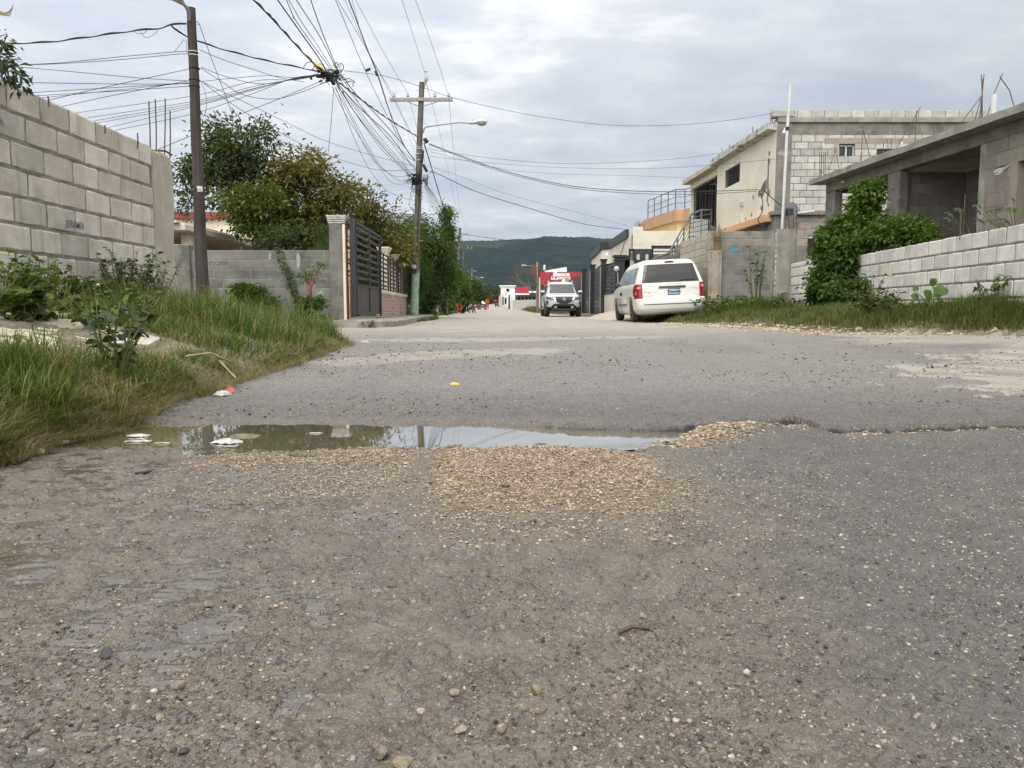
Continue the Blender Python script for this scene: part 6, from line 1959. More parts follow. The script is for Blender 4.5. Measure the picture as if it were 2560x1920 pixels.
 m.grid(rows, True); tag(m.build('rag', pmat('grey_white_rag', (.48, .49, .46), (.34, .35, .33), 30, .9)), 'crumpled whitish rag caught at the corner of the dark doorway', 'rag')
 m = MB(); m.tube([at(2400, 600, 10.2), at(2403, 529, 10.2)], .010, 6); tag(m.build('steel_rod', mat_rust), 'single rusty rod standing behind the white wall', 'rod')
concrete_house()
def two_storey():
 h = thing('apartment_building', 'two storey half-painted block building with cream side wall', 'building', (11, 26, 0))
 Yf = 24.0
 xs_ = lambda Y: 8.0 - .039 * (Y - 24)
 M, L = frame((8.46, Yf), (16.5, Yf))
 W1 = (9.90 - 8.46, 10.38 - 8.46, 4.93, 5.33); W2 = (11.05 - 8.46, 11.75 - 8.46, 4.72, 5.30)
 mb = block_wall_mb(M, L, 3.36, 3.36 + 11 * .205, t=.2, off=.1, seed=41, gap=.018, relief=.007, openings=[W1, W2], bgrid=(4, 3), jit=.004)
 mb.build('wall', [mat_blockP, mat_raw], h, rnd=True)
 mb = block_wall_mb(M, L, 6.14, 6.345, t=.2, off=.25, seed=42, gap=.014, relief=.008, bgrid=(4, 3)); mb.build('parapet', [mat_blockP, mat_raw], h, rnd=True)
 m = MB(); m.box(8.02, 16.6, Yf - .06, Yf + .3, 5.98, 6.138, bev=.015); m.build('roof_slab', mat_slab, h)
 m = MB(); m.box(8.46, 16.5, Yf + .006, Yf + .2, 3.36 + 11 * .205 + .001, 5.979); m.build('ring_beam', mat_raw, h)
 mb = block_wall_mb(M, L, 3.36 - .13 - 15 * .205, 3.23, t=.2, off=.3, seed=43, gap=.014, relief=.005, bgrid=(4, 3), openings=[(.55, .82, 1.9, 2.55)]); mb.build('lower_wall', [mat_blockB, mat_raw], h, rnd=True)
 m = MB(); m.box(7.9, 16.6, Yf - .10, Yf + .3, 3.231, 3.359, bev=.015); m.build('floor_slab', mat_raw, h)
 m = MB(); m.box(8.0, 8.459, Yf - .012, Yf + .3, 3.36, 5.978, bev=.01); m.box(8.0, 8.459, Yf - .01, Yf + .3, 0, 3.23, bev=.01); m.build('corner_column', pmat('patched_render', (.16, .15, .125), (.22, .21, .18), 2.5, .95, .9, 40, .01, stain=(.38, .36, .31), sscale=1.6, slo=.56, shi=.66), h)
 m = MB(); m.box(9.45, 12.3, Yf - .004, Yf + .1, 5.36, 5.53); m.build('lintel', pmat('brown_lintel', (.27, .22, .165), (.33, .28, .215), 5, .9, .6, 40, .006), h)
 for (x0, x1, z0, z1), lab in ((( 9.90, 10.38, 4.93, 5.33), 0), ((11.05, 11.75, 4.72, 5.30), 1)):
  m = MB(); m.box(x0, x1, Yf + .10, Yf + .12, z0, z1); g = m.build('window', glassmat('dark_window_glass'), h)
  m = MB()
  for a, b, c, d in ((x0, x1, z0, z0 + .035), (x0, x1, z1 - .035, z1), (x0, x0 + .035, z0, z1), (x1 - .035, x1, z0, z1), ((x0 + x1) / 2 - .02, (x0 + x1) / 2 + .02, z0, z1)):
   m.box(a, b, Yf + .06, Yf + .10, c, d)
  m.build('frame', mat_pvc if lab == 0 else mat_black, g)
 m = MB(); m.box(9.0, 9.28, Yf + .1, Yf + .12, 1.9, 2.55); g = m.build('window', mat_dark, h)
 m = MB()
 for k in range(5): m.box(9.03 + k * .055, 9.042 + k * .055, Yf + .03, Yf + .045, 1.9, 2.55)
 m.build('bars', mat_rust, g)
 Mc, Lc = frame((xs_(29.9), 29.9), (xs_(24.0), 24.0))
 m = MB()
 wa, wb, wz0, wz1 = 29.9 - 28.95, 29.9 - 27.3, 4.78, 5.42
 def seg(a, b, z0, z1): m.box(a, b, 0, .2, z0, z1, Mc)
 seg(0, wa, 3.30, 5.76); seg(wb, Lc - .001, 3.30, 5.76); seg(wa, wb, 3.30, wz0); seg(wa, wb, wz1, 5.76)
 m.build('side_wall', mat_creamwall, h)
 m = MB(); m.box(wa, wb, .12, .14, wz0, wz1, Mc); g = m.build('window', mat_dark, h)
 m = MB()
 for k in range(11):
  a = wa + .04 + k * (wb - wa - .08) / 10
  m.box(a, a + .025, .02, .04, wz0, wz1, Mc)
 m.build('bars', mat_black, g)
 m = MB(); m.box(Lc - .62, Lc - .48, -.003, .02, 5.12, 5.25, Mc); m.build('vent', mat_raw, h)
 r = random.Random(21)
 for (u, z, s) in [(Lc - 1.0, 4.15, .30), (Lc - .72, 4.3, .26), (Lc - .55, 4.0, .2), (Lc - 1.35, 4.05, .14), (Lc - 1.1, 3.6, .10), (Lc - 1.9, 4.05, .09), (Lc - 2.0, 3.5, .09), (Lc - .5, 3.62, .1), (Lc - .52, 4.9, .10), (Lc - 2.6, 3.42, .08), (Lc - 3.2, 3.4, .07)]:
  m = MB(); n = 14
  pts = [Mc @ Vector((u + s * math.cos(2 * PI * k / n) * r.uniform(.35, 1.1), -.003, z + s * math.sin(2 * PI * k / n) * r.uniform(.4, 1.15))) for k in range(n)]
  m.add(pts, [tuple(range(n))]); m.build('flaked_patch', mat_raw, h)
 m = MB(); m.box(Lc - .64, Lc - .54, -.012, .02, 3.7, 5.05, Mc); m.build('render_strip', mat_raw, h)
 m = MB(); m.box(Lc - 3.0 , Lc - 2.85, -.08, -.002, 3.88, 4.02, Mc); m.build('socket_box', mat_whitewash, h)
 m = MB(); r = random.Random(5)
 N = 30
 A = [Mc @ Vector((-.05 + (Lc + .05) * i / N, -.28 + r.uniform(-.01, .01), 5.80)) for i in range(N + 1)]
 B = [p + Vector((0, 0, .19 + r.uniform(-.012, .012))) for p in A]
 Cc = [Mc @ Vector((-.05 + (Lc + .05) * i / N, .5, 6.0)) for i in range(N + 1)]
 Dd = [Mc @ Vector((-.05 + (Lc + .05) * i / N, .001, 5.765)) for i in range(N + 1)]
 m.grid([Dd, A, B, Cc], False, True); m.add([Dd[0], A[0], B[0], Cc[0]], [(0, 1, 2, 3)], False); m.add([Dd[-1], A[-1], B[-1], Cc[-1]], [(3, 2, 1, 0)], False)
 m.build('roof_edge', pmat('mouldy_white_slab_edge', (.42, .41, .37), (.52, .51, .46), 3, .9, .7, 40, .008, stain=(.10, .10, .09), sscale=4, slo=.52, shi=.64), h)
 m = MB(); m.box(8.05, 16.5, 24.3, 33.7, 5.7, 5.97); m.build('roof', mat_raw, h)
 m = MB(); m.box(7.85, 8.5, 23.92, 24.25, 6.141, 6.35, bev=.02); m.build('parapet_corner', mat_blockP, h)
 m = MB(); m.box(-4.4, Lc - .16, -.22, .1, 3.06, 3.28, Mc, .01); m.build('ledge', mat_peach, h)
 m = MB(); m.box(-4, Lc - .6, .02, .2, 0, 3.06, Mc); m.build('lower_side_wall', mat_peach, h)
 m = MB(); m.box(Lc - .6, Lc - .01, .001, .2, 0, 3.06, Mc); m.box(Lc - 2.6, Lc - .61, -.02, .019, 2.85, 3.06, Mc); m.build('bare_strip', mat_raw, h)
 Mp, Lp = frame((xs_(33.7), 33.7), (xs_(29.95), 29.95))
 m = MB(); m.box(-.3, Lp + .04, -.28, .8, 5.70, 5.88, Mp, .01); m.build('porch_roof', mat_cementpale, h)
 m = MB(); m.box(0, .18, .0, .2, 3.3, 5.69, Mp); m.box(.18, Lp, .0, .2, 5.45, 5.69, Mp); m.build('porch_frame', mat_creamwall, h)
 m = MB(); m.box(-.1, Lp, 2.2, 2.3, 3.3, 5.7, Mp); m.box(-.12, .0, .2, 2.2, 3.3, 5.7, Mp); m.build('porch_wall', pmat('dark_brown_wall', (.06, .045, .035), (.09, .07, .055), 2, .9), h)
 m = MB(); m.box(-.2, Lp + .1, -.1, 2.3, 3.12, 3.30, Mp); m.build('porch_floor', mat_raw, h)
 m = MB()
 for k in range(9):
  a = .25 + k * (Lp - .3) / 8
  m.box(a, a + .03, .1, .13, 3.35, 5.45, Mp)
 for k in range(10):
  for j in range(5):
   c = Mp @ Vector((.45 + j * .7, .115, 4.2 + k * .13)); m.tube([c + Vector((0, math.cos(t) * .14, math.sin(t) * .07)) for t in np.linspace(0, 5, 8)], .012, 4, cap=False)
 m.build('grille', mat_black, h)
 c = at(1972, 527, 23.6)
 m = MB(); m.lathe([(.02, 0), (.16, .03), (.26, .09), (.27, .095)], 20, Matrix.Translation(c) @ Matrix.Rotation(math.radians(105), 4, 'X') @ Matrix.Rotation(.3, 4, 'Y')); d_ = m.build('satellite_dish', mat_galv, h)
 m = MB(); m.box(c.x - .12, c.x + .05, c.y - .25, c.y - .12, c.z - .14, c.z + .04); m.build('receiver_box', mat_black, d_)
 m = MB(); m.tube([at(1966, 536, 23.7), at(2035, 528, 23.7)], .035, 10); m.build('drain_pipe', mat_pvc, h)
 m = MB(); a = at(1966, 320, 23.75); m.tube([a, at(1957, 335, 23.55)], .05, 12); m.build('roof_spout', mat_pvc, h)
 for (px, y0, y1, Y) in [(1950, 278, 296, 24.2), (1882, 316, 331, 25), (1805, 370, 384, 28.5), (1824, 361, 371, 27.5), (1927, 297, 312, 24.1), (1931, 295, 308, 24.1), (1741, 426, 436, 32)]:
  m = MB(); m.tube([at(px, y1, Y), at(px, y0, Y)], .012, 4); m.build('rebar', mat_rust, h)
 for px in (1963, 1972, 1984, 1992):
  m = MB(); m.tube([at(px, 585, 18.5), at(px + random.uniform(-1, 1), 522 + random.uniform(0, 12), 18.5)], .010, 5); m.build('rebar', mat_rust, h)
 pole = thing('pipe', 'tall white plastic pipe rising above the raw corner of the block building', 'pipe', tuple(at(1955, 578, 19)))
 m = MB(); m.tube([at(1953.5, 600, 18.9), at(1960, 480, 18.9), at(1967, 340, 18.9), at(1976, 210, 18.9)], [.033, .033, .034, .036], 14); m.build('tube', mat_pvc, pole)
 m = MB(); q = at(1968.5, 322, 18.9); m.tube([q - Vector((0, 0, .04)), q + Vector((0, 0, .04))], .05, 12); m.build('clamp', mat_black, pole)
 b = thing('balcony_railing', 'grey metal balcony and stair railing beside the cream wall', 'railing', (7.3, 30, 3))
 def R(pts, Y, r=.022):
  m = MB(); m.tube([at(x, y, Y[i] if isinstance(Y, list) else Y) for i, (x, y) in enumerate(pts)], r, 6); return m
 R([(1673, 630), (1726, 537), (1754, 525), (1779, 525)], [28, 30, 29.6, 30.4], .035).build('handrail', mat_railg, b)
 for k in range(1, 6):
  R([(1673 + k * 2, 630 + k * 13), (1726, 537 + k * 11), (1753, 525 + k * 13), (1779, 525 + k * 11)], [28, 30, 29.6, 30.4], .016).build('rail_bar', mat_railg, b)
 for (x0, y0, x1, y1, Y) in [(1726, 537, 1723, 600, 30), (1754, 525, 1751, 598, 29.6), (1779, 525, 1777, 590, 30.4), (1710, 566, 1708, 622, 29.4), (1694, 594, 1693, 645, 28.8), (1681, 616, 1680, 655, 28.3)]:
  R([(x0, y0), (x1, y1)], Y, .028).build('baluster', mat_railg, b)
 for k in range(9):
  R([(1738 + k * 4.4, 548), (1736 + k * 4.4, 590)], 31.5, .035).build('white_baluster', mat_pvc, b)
two_storey()
def cream_house():
 h = thing('house', 'single storey cream house with black roof edge behind the black gates', 'house', (8, 48, 0))
 xs = lambda Y: 6.0 - .005 * (Y - 39)
 parts = [('wall', [(6.9, 39.3), (14, 39.3), (14, 60), (6.9, 60)], 0, 3.3, mat_creamwall)]
 for nm, poly, z0, z1, mt in parts:
  m = MB(); m.prism(poly, z0, z1); m.build(nm, mt, h)
 m = MB(); m.prism([(6.0, 39.0), (7.0, 39.0), (7.0, 47.5), (6.0, 47.5)], 3.15, 4.05); m.prism([(5.55, 48.6), (7.0, 48.6), (7.0, 58), (5.9, 58)], 3.15, 4.0); m.prism([(6.0, 47.51), (7.0, 47.51), (7.0, 48.59), (5.55, 48.59)], 3.151, 4.02)
 m.build('eave_band', mat_creamwall, h)
 m = MB(); m.prism([(5.88, 40.6), (6.05, 40.6), (6.05, 47.6), (5.88, 47.6)], 4.06, 4.5); m.prism([(5.45, 48.7), (5.62, 48.7), (5.95, 58.1), (5.75, 58.1)], 4.01, 4.45); m.prism([(5.88, 47.61), (6.05, 47.61), (5.62, 48.69), (5.45, 48.69)], 4.03, 4.47)
 m.build('roof_edge', mat_black, h)
 m = MB(); m.box(6.0, 14, 38.95, 39.29, 3.1, 4.25); m.box(6.01, 6.5, 38.94, 39.2, 3.6, 4.45); m.build('front_parapet', mat_creamwall, h)
 m = MB(); m.box(6.05, 14, 39.9, 40.1, 0, 3.1); m.build('front_wall', mat_creamwall, h)
 m = MB(); m.box(6.3, 7.2, 44, 50, 0, 3.1); m.build('porch_opening', mat_dark, h)
 bl = MB(); bl.lathe([(.03, .06), (.07, 0), (.085, -.06), (.05, -.13), (.002, -.15)], 12, Matrix.Translation(at(1519, 633, 48.0)))
 e = new_mat('lit_bulb'); e[2].inputs['Emission Color'].default_value = (1, .98, .92, 1); e[2].inputs['Emission Strength'].default_value = 6
 bl.build('light_bulb', e[0], h)
 for i in range(6):
  m = MB(); a = at(1588 + i * 4 + random.uniform(-1, 1), 577, 41); m.tube([a - Vector((0, 0, .2)), a + Vector((random.uniform(-.05, .05), 0, random.uniform(.25, .5)))], .012, 4); m.build('rebar', mat_rust, h)
 m = MB(); m.tube([at(1598, 578, 41), at(1598, 563, 41)], .035, 6); m.build('weatherhead', mat_railg, h)
 f = thing('verandah_screen', 'dark framed grille of wide flat bars under the cream parapet', 'screen', (7, 37, 1.5))
 for (x0, x1, y0, y1, n) in [(1629, 1690, 614, 650, 4), (1572, 1586, 622, 652, 4)]:
  a = at(x0, y0, 36); b = at(x1, y1, 36)
  m = MB(); m.box(a.x, a.x + .08, 35.96, 36.04, b.z, a.z); m.box(b.x - .08, b.x, 35.96, 36.04, b.z, a.z); m.box(a.x, b.x, 35.95, 36.05, a.z - .08, a.z); m.build('frame', mat_black, f)
  for k in range(n):
   z = b.z + (a.z - b.z) * (k + .3) / (n + .3)
   m = MB(); m.box(a.x + .08, b.x - .08, 35.98, 36.02, z, z + .07); m.build('bar', mat_railg, f)
 a = at(1588, 622, 36.5); b = at(1629, 655, 36.5)
 m = MB(); m.box(a.x, b.x, 36.5, 36.7, 1.5, a.z, bev=.02); m.build('dark_fascia', pmat('dark_blue_grey_paint', (.03, .034, .042), (.045, .05, .06), 3, .5), f)
 for px in (1595, 1617):
  p = at(px, 650, 36.2); q = at(px, 636, 36.2); m = MB(); m.box(p.x - .06, p.x + .06, 36.1, 36.3, p.z, q.z, bev=.01); m.build('white_column', mat_pvc, f)
 s = thing('stair_railing', 'grey sloping rail of a ramp just above the white van roof', 'railing', (6, 30, 1.5))
 for k, (ya, yb) in enumerate([(647, 627), (654, 640), (660, 650)]):
  m = MB(); m.tube([at(1632, ya, 30), at(1689, yb, 29)], .04 - .006 * k, 6); m.build('rail', mat_railg, s)
 for px in (1640, 1655, 1672, 1688):
  m = MB(); m.tube([at(px, 665, 29.5), at(px, 646 - (px - 1632) * .34, 29.5)], .02, 5); m.build('baluster', mat_railg, s)
cream_house()
def yellow_house():
 h = thing('house', 'pale yellow upper house with ochre cornice and roof railing', 'house', (12, 54, 0))
 poly = [(9.6, 56.2), (10.5, 50.7), (11.1, 50.7), (11.4, 49.1), (16, 49.1), (16, 60), (9.6, 60)]
 inner = [(9.95, 56.0), (10.75, 51.0), (11.3, 51.0), (11.65, 49.4), (16, 49.4), (16, 60), (9.95, 60)]
 m = MB(); m.prism(inner, 0, 6.05); m.build('wall', mat_yellowh, h)
 m = MB(); m.prism(poly, 6.05, 6.78); m.build('cornice', mat_ochre, h)
 P = [Vector((x, y, 6.78)) for x, y in [(9.7, 56.1), (10.55, 50.8), (11.15, 50.8), (11.45, 49.2), (13, 49.2)]]
 for k, z in enumerate((.42, .8, 1.28)):
  m = MB(); m.tube([p + Vector((0, 0, z)) for p in P], .028 if k == 2 else .018, 5); m.build('rail', mat_railb, h)
 for i in range(len(P) - 1):
  n = 4 if i == 0 else 1
  for k in range(n + (1 if i == len(P) - 2 else 0)):
   p = P[i].lerp(P[i + 1], k / n); m = MB(); m.tube([p, p + Vector((0, 0, 1.28))], .03, 5); m.build('rail_post', mat_railb, h)
 for (x0, x1, y0, y1) in [(1647, 1664, 570, 583), (1622, 1633, 577, 583)]:
  Mi, Li = frame((9.95, 56.0), (10.75, 51.0))
  ya = 53.2 if x0 > 1640 else 55.0
  a = (56 - ya) / 5 * Li
  m = MB(); m.box(a, a + .9, -.02, .05, 4.6, 5.5, Mi); m.build('window', mat_dark, h)
yellow_house()
def black_fence():
 f = thing('metal_fence', 'long black slatted metal fence and gate behind the pickup', 'fence', (4.6, 48, 0))
 X_ = lambda Y: 4.95 - .012 * (Y - 36)
 slat = pmat('black_slats', (.018, .018, .02), (.035, .035, .037), 3, .45)
 for a, b in ((61.5, 51.5), (51.2, 46.5), (46.3, 41.6)):
  M, L = frame((X_(a), a), (X_(b), b))
  for k in range(13):
   m = MB(); m.box(0, L, 0, .03, .22 + k * .195, .385 + k * .195, M); m.build('slat', slat, f)
  for q in (0, L - .08): m = MB(); m.box(q, q + .08, -.03, .06, .1, 2.9, M); m.build('upright', mat_black, f)
 for Y in (51.3, 46.4, 41.4):
  x = X_(Y)
  m = MB(); m.box(x - .16, x + .1, Y - .13, Y + .13, 0, 2.95, bev=.01); m.box(x - .22, x + .16, Y - .18, Y + .18, 2.95, 3.02); m.box(x - .19, x + .13, Y - .16, Y + .16, 2.85, 2.9); m.build('post', mat_black, f)
  m = MB(); m.tube([(x - .2, Y - .1, .1), (x - .2, Y - .1, 2.6)], .035, 8); m.build('pipe', mat_galv, f)
 w = thing('garden_wall', 'cream base wall with black panels and capped black post left of the van', 'wall', (4.7, 36, 0))
 M, L = frame((X_(41.2), 41.2), (X_(33.5), 33.5))
 m = MB(); m.box(0, L, 0, .2, 0, 1.15, M); m.build('base_wall', mat_creamwall, w)
 m = MB(); m.box(0, L, -.04, .24, 1.151, 1.22, M); m.build('coping', mat_black, w)
 for k in range(7):
  m = MB(); m.box(0, L * .62, .05, .09, 1.26 + k * .2, 1.43 + k * .2, M); m.build('slat', slat, w)
 x = X_(36)
 m = MB(); m.box(x - .22, x + .22, 35.8, 36.2, 1.22, 2.75, bev=.01); m.box(x - .3, x + .3, 35.72, 36.28, 2.75, 2.85); m.box(x - .26, x + .26, 35.76, 36.24, 2.6, 2.68); m.build('post', mat_black, w)
 m = MB(); q = at(1556, 700, 35.5); m.box(q.x - .05, q.x + .08, 35.5, 35.6, q.z - .6, q.z, bev=.01); m.build('white_panel', mat_pvc, w)
 m = MB(); q = at(1541, 672, 35.3); m.lathe([(.12, 0), (.12, .1), (.08, .13), (.001, .14)], 12, Matrix.Translation(q) @ Matrix.Rotation(PI / 2, 4, 'X')); m.build('meter', mat_porc, w)
 m = MB(); m.tube([at(1546, 760, 35.3), at(1544, 680, 35.3)], .03, 8); m.build('pipe', mat_galv, w)
 m = MB(); rr = random.Random(3)
 pl = []
 n = 18
 c = (4.0, 30.5)
 rows = []
 for j in range(7):
  f_ = j / 6
  rows.append([(c[0] + 1.0 * f_ * math.cos(a), c[1] + 4.5 * f_ * math.sin(a), .28 * (1 - f_ ** 1.5) + rr.uniform(-.02, .02) + .02 * (1 - f_)) for a in np.linspace(0, 2 * PI, n + 1)[:-1]])
  rows[-1].append(rows[-1][0])
 m.grid(rows, True, True)
 tag(m.build('sand_heap', pmat('pale_sand', (.36, .31, .235), (.43, .37, .29), 8, .95, .6, 40, .01)), 'low heap of pale sand beside the front of the white van', 'sand heap')
black_fence()
def far_street():
 red = pmat('red_sign_board', (.29, .022, .026), (.33, .03, .034), 2, .5)
 s = thing('billboard', 'red board reading Banca La primera above the pickup', 'sign', tuple(at(1400, 712, 75)))
 a = at(1351, 680, 75); b = at(1457, 713, 75)
 m = MB(); m.box(a.x, b.x, 75, 75.12, b.z, a.z); m.build('board', red, s)
 wht = pmat('white_letter_paint', (.80, .80, .78), None, 1, .6)
 def T(txt, px, py, h, sh=0.0, bold=.02, sx=1.0):
  p = at(px, py, 75); M = Matrix.Translation((p.x, 74.99, p.z)) @ Matrix.Rotation(PI / 2, 4, 'X') @ Matrix.Diagonal((sx, 1, 1, 1))
  text_mesh(txt, h, M, wht, s, 'lettering', .006, shear=sh, bold=bold)
 T('Banca', 1403, 686, .56, .15, .028, 1.22)
 T('La primera', 1402, 695, .40, .15, .018, 1.08)
 m = MB(); p = at(1378, 698.3, 75); q = at(1390, 698.3, 75); m.box(p.x, q.x, 74.98, 74.999, p.z - .03, p.z + .02); m.build('underline', wht, s)
 m = MB(); c = at(1411, 703, 75); m.lathe([(.001, 0), (.26, .0), (.26, .012), (.001, .013)], 24, Matrix.Translation((c.x, 74.985, c.z - .05)) @ Matrix.Rotation(PI / 2, 4, 'X')); m.build('emblem', wht, s)
 m = MB(); c = at(1420, 700, 74.8); m.box(c.x - .28, c.x + .10, 74.9, 74.95, c.z - .5, c.z + .2); m.build('emblem_panel', mat_ochre, s)
 m = MB()
 for px in (1356, 1450): p = at(px, 700, 75.3); m = MB(); m.box(p.x - .08, p.x + .08, 75.13, 75.3, 0, a.z - .1); m.build('post', mat_black, s)
 sh = thing('shop', 'low dark fronted shop under the red board', 'shop', (4.7, 77, 0))
 p = at(1425, 700, 76.5)
 m = MB(); m.box(at(1345, 700, 76.5).x, at(1460, 700, 76.5).x, 76.5, 82, 0, 2.7); m.build('wall', pmat('brown_shop_wall', (.12, .08, .05), (.2, .14, .09), 2, .9), sh)
 wb = thing('warehouse', 'white building with a sloping roof behind the red board', 'building', (5.5, 92, 0))
 pl = [at(1362, 677, 90), at(1417, 667, 90), at(1417, 775, 90), at(1362, 775, 90)]
 m = MB(); vs = [tuple(p) for p in pl] + [(p.x + .5, p.y + 14, p.z) for p in pl]
 m.add(vs, [(0, 3, 2, 1), (4, 5, 6, 7), (0, 1, 5, 4), (1, 2, 6, 5), (3, 0, 4, 7)]); m.build('wall', pmat('dirty_white_wall', (.68, .69, .68), (.76, .77, .76), .6, .8, streak=(.48, .49, .48)), wb)
 m = MB(); p = at(1361, 671, 88); m.lathe([(.12, -.2), (.14, 0), (.12, .35), (.04, .4)], 10, Matrix.Translation(p)); m.build('roof_lamp', mat_pvc, wb)
 m = MB(); m.tube([at(1349, 694, 74), at(1349, 770, 74)], .06, 8); tag(m.build('signpost', mat_pvc), 'thin white upright beside the left edge of the red board', 'post')
 g = thing('shop', 'white two storey corner building at the far end of the street', 'building', tuple(at(1268, 765, 150)))
 a = at(1252, 716, 150); b = at(1289, 764, 150)
 white = pmat('bright_white_wall', (.76, .77, .77), (.80, .81, .80), 1, .8)
 m = MB(); m.box(a.x, b.x, 150, 160, .4, a.z); m.box(a.x - .3, b.x + .1, 149.7, 160, a.z, a.z + .2); m.build('wall', white, g)
 for (x0, x1, y0, y1) in [(1266, 1273, 722, 729), (1262, 1266, 745, 760), (1256, 1259, 742, 762)]:
  p = at(x0, y0, 149.9); q = at(x1, y1, 149.9)
  m = MB(); m.box(p.x, q.x, 149.95, 149.999, q.z, p.z); m.build('window', mat_dark, g)
 aw = pmat('red_stripe', (.45, .05, .04), None, 1, .7)
 for k in range(5):
  p = at(1248 + k * 4, 741 - k * 1.0, 148); q = at(1250 + k * 4, 736 - k * 1.0, 149.6)
  m = MB(); m.add([(p.x, 148, p.z), (q.x, 148, p.z), (q.x, 149.6, q.z + .1), (p.x, 149.6, q.z + .1)], [(0, 1, 2, 3)]); m.build('awning_stripe', aw if k % 2 == 0 else white, g)
 m = MB(); p = at(1247, 740, 146); q = at(1253, 764, 146); m.box(p.x, q.x, 146, 149, .5, p.z); m.build('gate_wall', mat_cementpale, g)
 g = thing('shop', 'low shop with a plain red banner on its roof, left of the bare tree', 'shop', tuple(at(1310, 765, 132)))
 p = at(1287, 717, 132); q = at(1322, 733, 132)
 m = MB(); m.box(p.x, q.x, 131.9, 132, q.z, p.z); m.build('banner', red, g)
 p2 = at(1288, 736, 132); q2 = at(1346, 768, 132)
 m = MB(); m.box(p2.x, q2.x, 132.2, 140, .3, p2.z); m.build('wall', pmat('grey_shop_front', (.13, .13, .12), (.22, .21, .19), .8, .9), g)
 m = MB(); m.box(p2.x - .4, q2.x - 1.5, 131, 132.1, p2.z - .1, p2.z + .15); m.box(at(1322, 730, 131).x, q2.x + .8, 130.6, 132.1, p2.z + .25, p2.z + .55); m.build('eave', white, g)
 for k in range(6):
  x = p2.x + .5 + k * .62
  m = MB(); m.box(x, x + .34, 132.15, 132.19, p2.z - 1.3, p2.z - .4); m.build('window', mat_dark, g)
 g = thing('garden_wall', 'pale grey low wall with weeds along the far right side of the street', 'wall', tuple(at(1310, 766, 118)))
 p = at(1282, 748, 120); q = at(1346, 768, 112)
 m = MB(); m.prism([(p.x, 120), (q.x, 110), (q.x, 110.3), (p.x, 120.3)], .1, 1.75); m.build('wall', pmat('pale_far_wall', (.42, .40, .36), (.50, .48, .43), .8, .9, streak=(.30, .29, .25)), g)
 m = MB(); p = at(1278, 740, 121); m.box(p.x - .15, p.x + .35, 120.8, 121.2, .2, 2.3); m.build('post', mat_pvc, g)
 m = MB(); p = at(1275, 735, 122); m.box(p.x - .25, p.x, 121.8, 122.1, .2, 2.6); m.build('dark_post', mat_black, g)
 g = thing('house', 'small cream house glimpsed behind the motorcycle rider', 'house', tuple(at(1166, 770, 115)))
 p = at(1161, 737, 115); q = at(1172, 770, 115)
 m = MB(); m.box(p.x, q.x, 115, 122, 0, p.z); m.build('wall', mat_creamwall, g)
 g = thing('house', 'small grey roofed house behind the motorcycle rider, right of the cream one', 'house', tuple(at(1177, 770, 118)))
 p = at(1171, 741, 118); q = at(1182, 770, 118)
 m = MB(); m.box(p.x, q.x, 118, 124, 0, p.z - .1); m.build('wall', pmat('grey_far_house', (.34, .34, .33), None, 1, .9), g)
 m = MB(); m.box(p.x - .2, q.x + .2, 117.5, 124, p.z - .1, p.z + .4); m.build('roof', pmat('pale_roof', (.55, .56, .56), None, 1, .8), g)
 m = MB(); p = at(1190, 745, 105); m.tube([(p.x, 105, .2), (p.x, 105, p.z)], .1, 8); tag(m.build('bollard_post', mat_pvc), 'short white post by the road behind the motorcycle rider', 'post')
 g = thing('signpost', 'white round sign on a thin post beside the brown leaning pole', 'sign', tuple(at(1148, 772, 70)))
 p = at(1148, 728, 70); m = MB(); m.lathe([(.001, 0), (.19, .0), (.19, .02), (.001, .021)], 18, Matrix.Translation(p) @ Matrix.Rotation(PI / 2, 4, 'X')); m.build('sign_disc', mat_pvc, g)
 m = MB(); m.tube([p + Vector((0, .06, 0)), (p.x, 70.06, 0)], .03, 6); m.build('post', mat_galv, g)
 g = thing('metal_gate', 'grey sheet gate half swallowed by creepers on the far left', 'gate', tuple(at(1105, 775, 50)))
 p = at(1096, 716, 50); q = at(1111, 778, 50)
 M, L = frame((at(1111, 700, 53).x, 53), (at(1096, 700, 48).x, 48))
 m = MB(); m.box(0, L, 0, .06, .15, 1.75, M); gg = m.build('panel', pmat('grey_sheet_gate', (.17, .18, .19), (.22, .23, .24), 2, .6), g)
 m = MB()
 for k in range(6): m.box(.1 + k * .9, .15 + k * .9, -.03, -.001, .15, 1.75, M)
 m.box(0, L, -.031, -.002, .85, .92, M); m.build('frame', mat_railg, gg)
 m = MB(); p = at(1093, 720, 47.6); m.box(p.x - .22, p.x + .05, 47.3, 47.8, .1, 1.9, bev=.02); m.build('stone_pier', mat_cementpale, g)
far_street()
def car_paint(name, c, rough=.25, dirt=(.35, .32, .27), metallic=0.0, amt=.35):
 m, nt, b, out = new_mat(name)
 k = NT(nt)
 p = k.objc()
 n = k.sstep(k.noise(p, 2.2, 6, .65), .45, .75)
 lo = k.sstep(k.sep(p)[2], .75, .15)
 f = k.math('MULTIPLY', k.math('ADD', k.math('MULTIPLY', n, .4), k.math('MULTIPLY', lo, .6)), amt)
 k.put(b.inputs['Base Color'], k.mix(f, c, dirt))
 k.put(b.inputs['Roughness'], k.mixf(f, rough, .8))
 b.inputs['Metallic'].default_value = metallic
 b.inputs['Coat Weight'].default_value = .4
 b.inputs['Coat Roughness'].default_value = .1
 return m
mat_tyre = pmat('tyre_rubber', (.022, .021, .020), (.045, .042, .038), 12, .85, .4, 80, .003)
mat_rim = pmat('dull_wheel', (.16, .16, .165), (.10, .10, .10), 14, .45, metallic=.4)
mat_redlens = pmat('red_tail_lens', (.22, .008, .010), (.32, .015, .02), 18, .12)
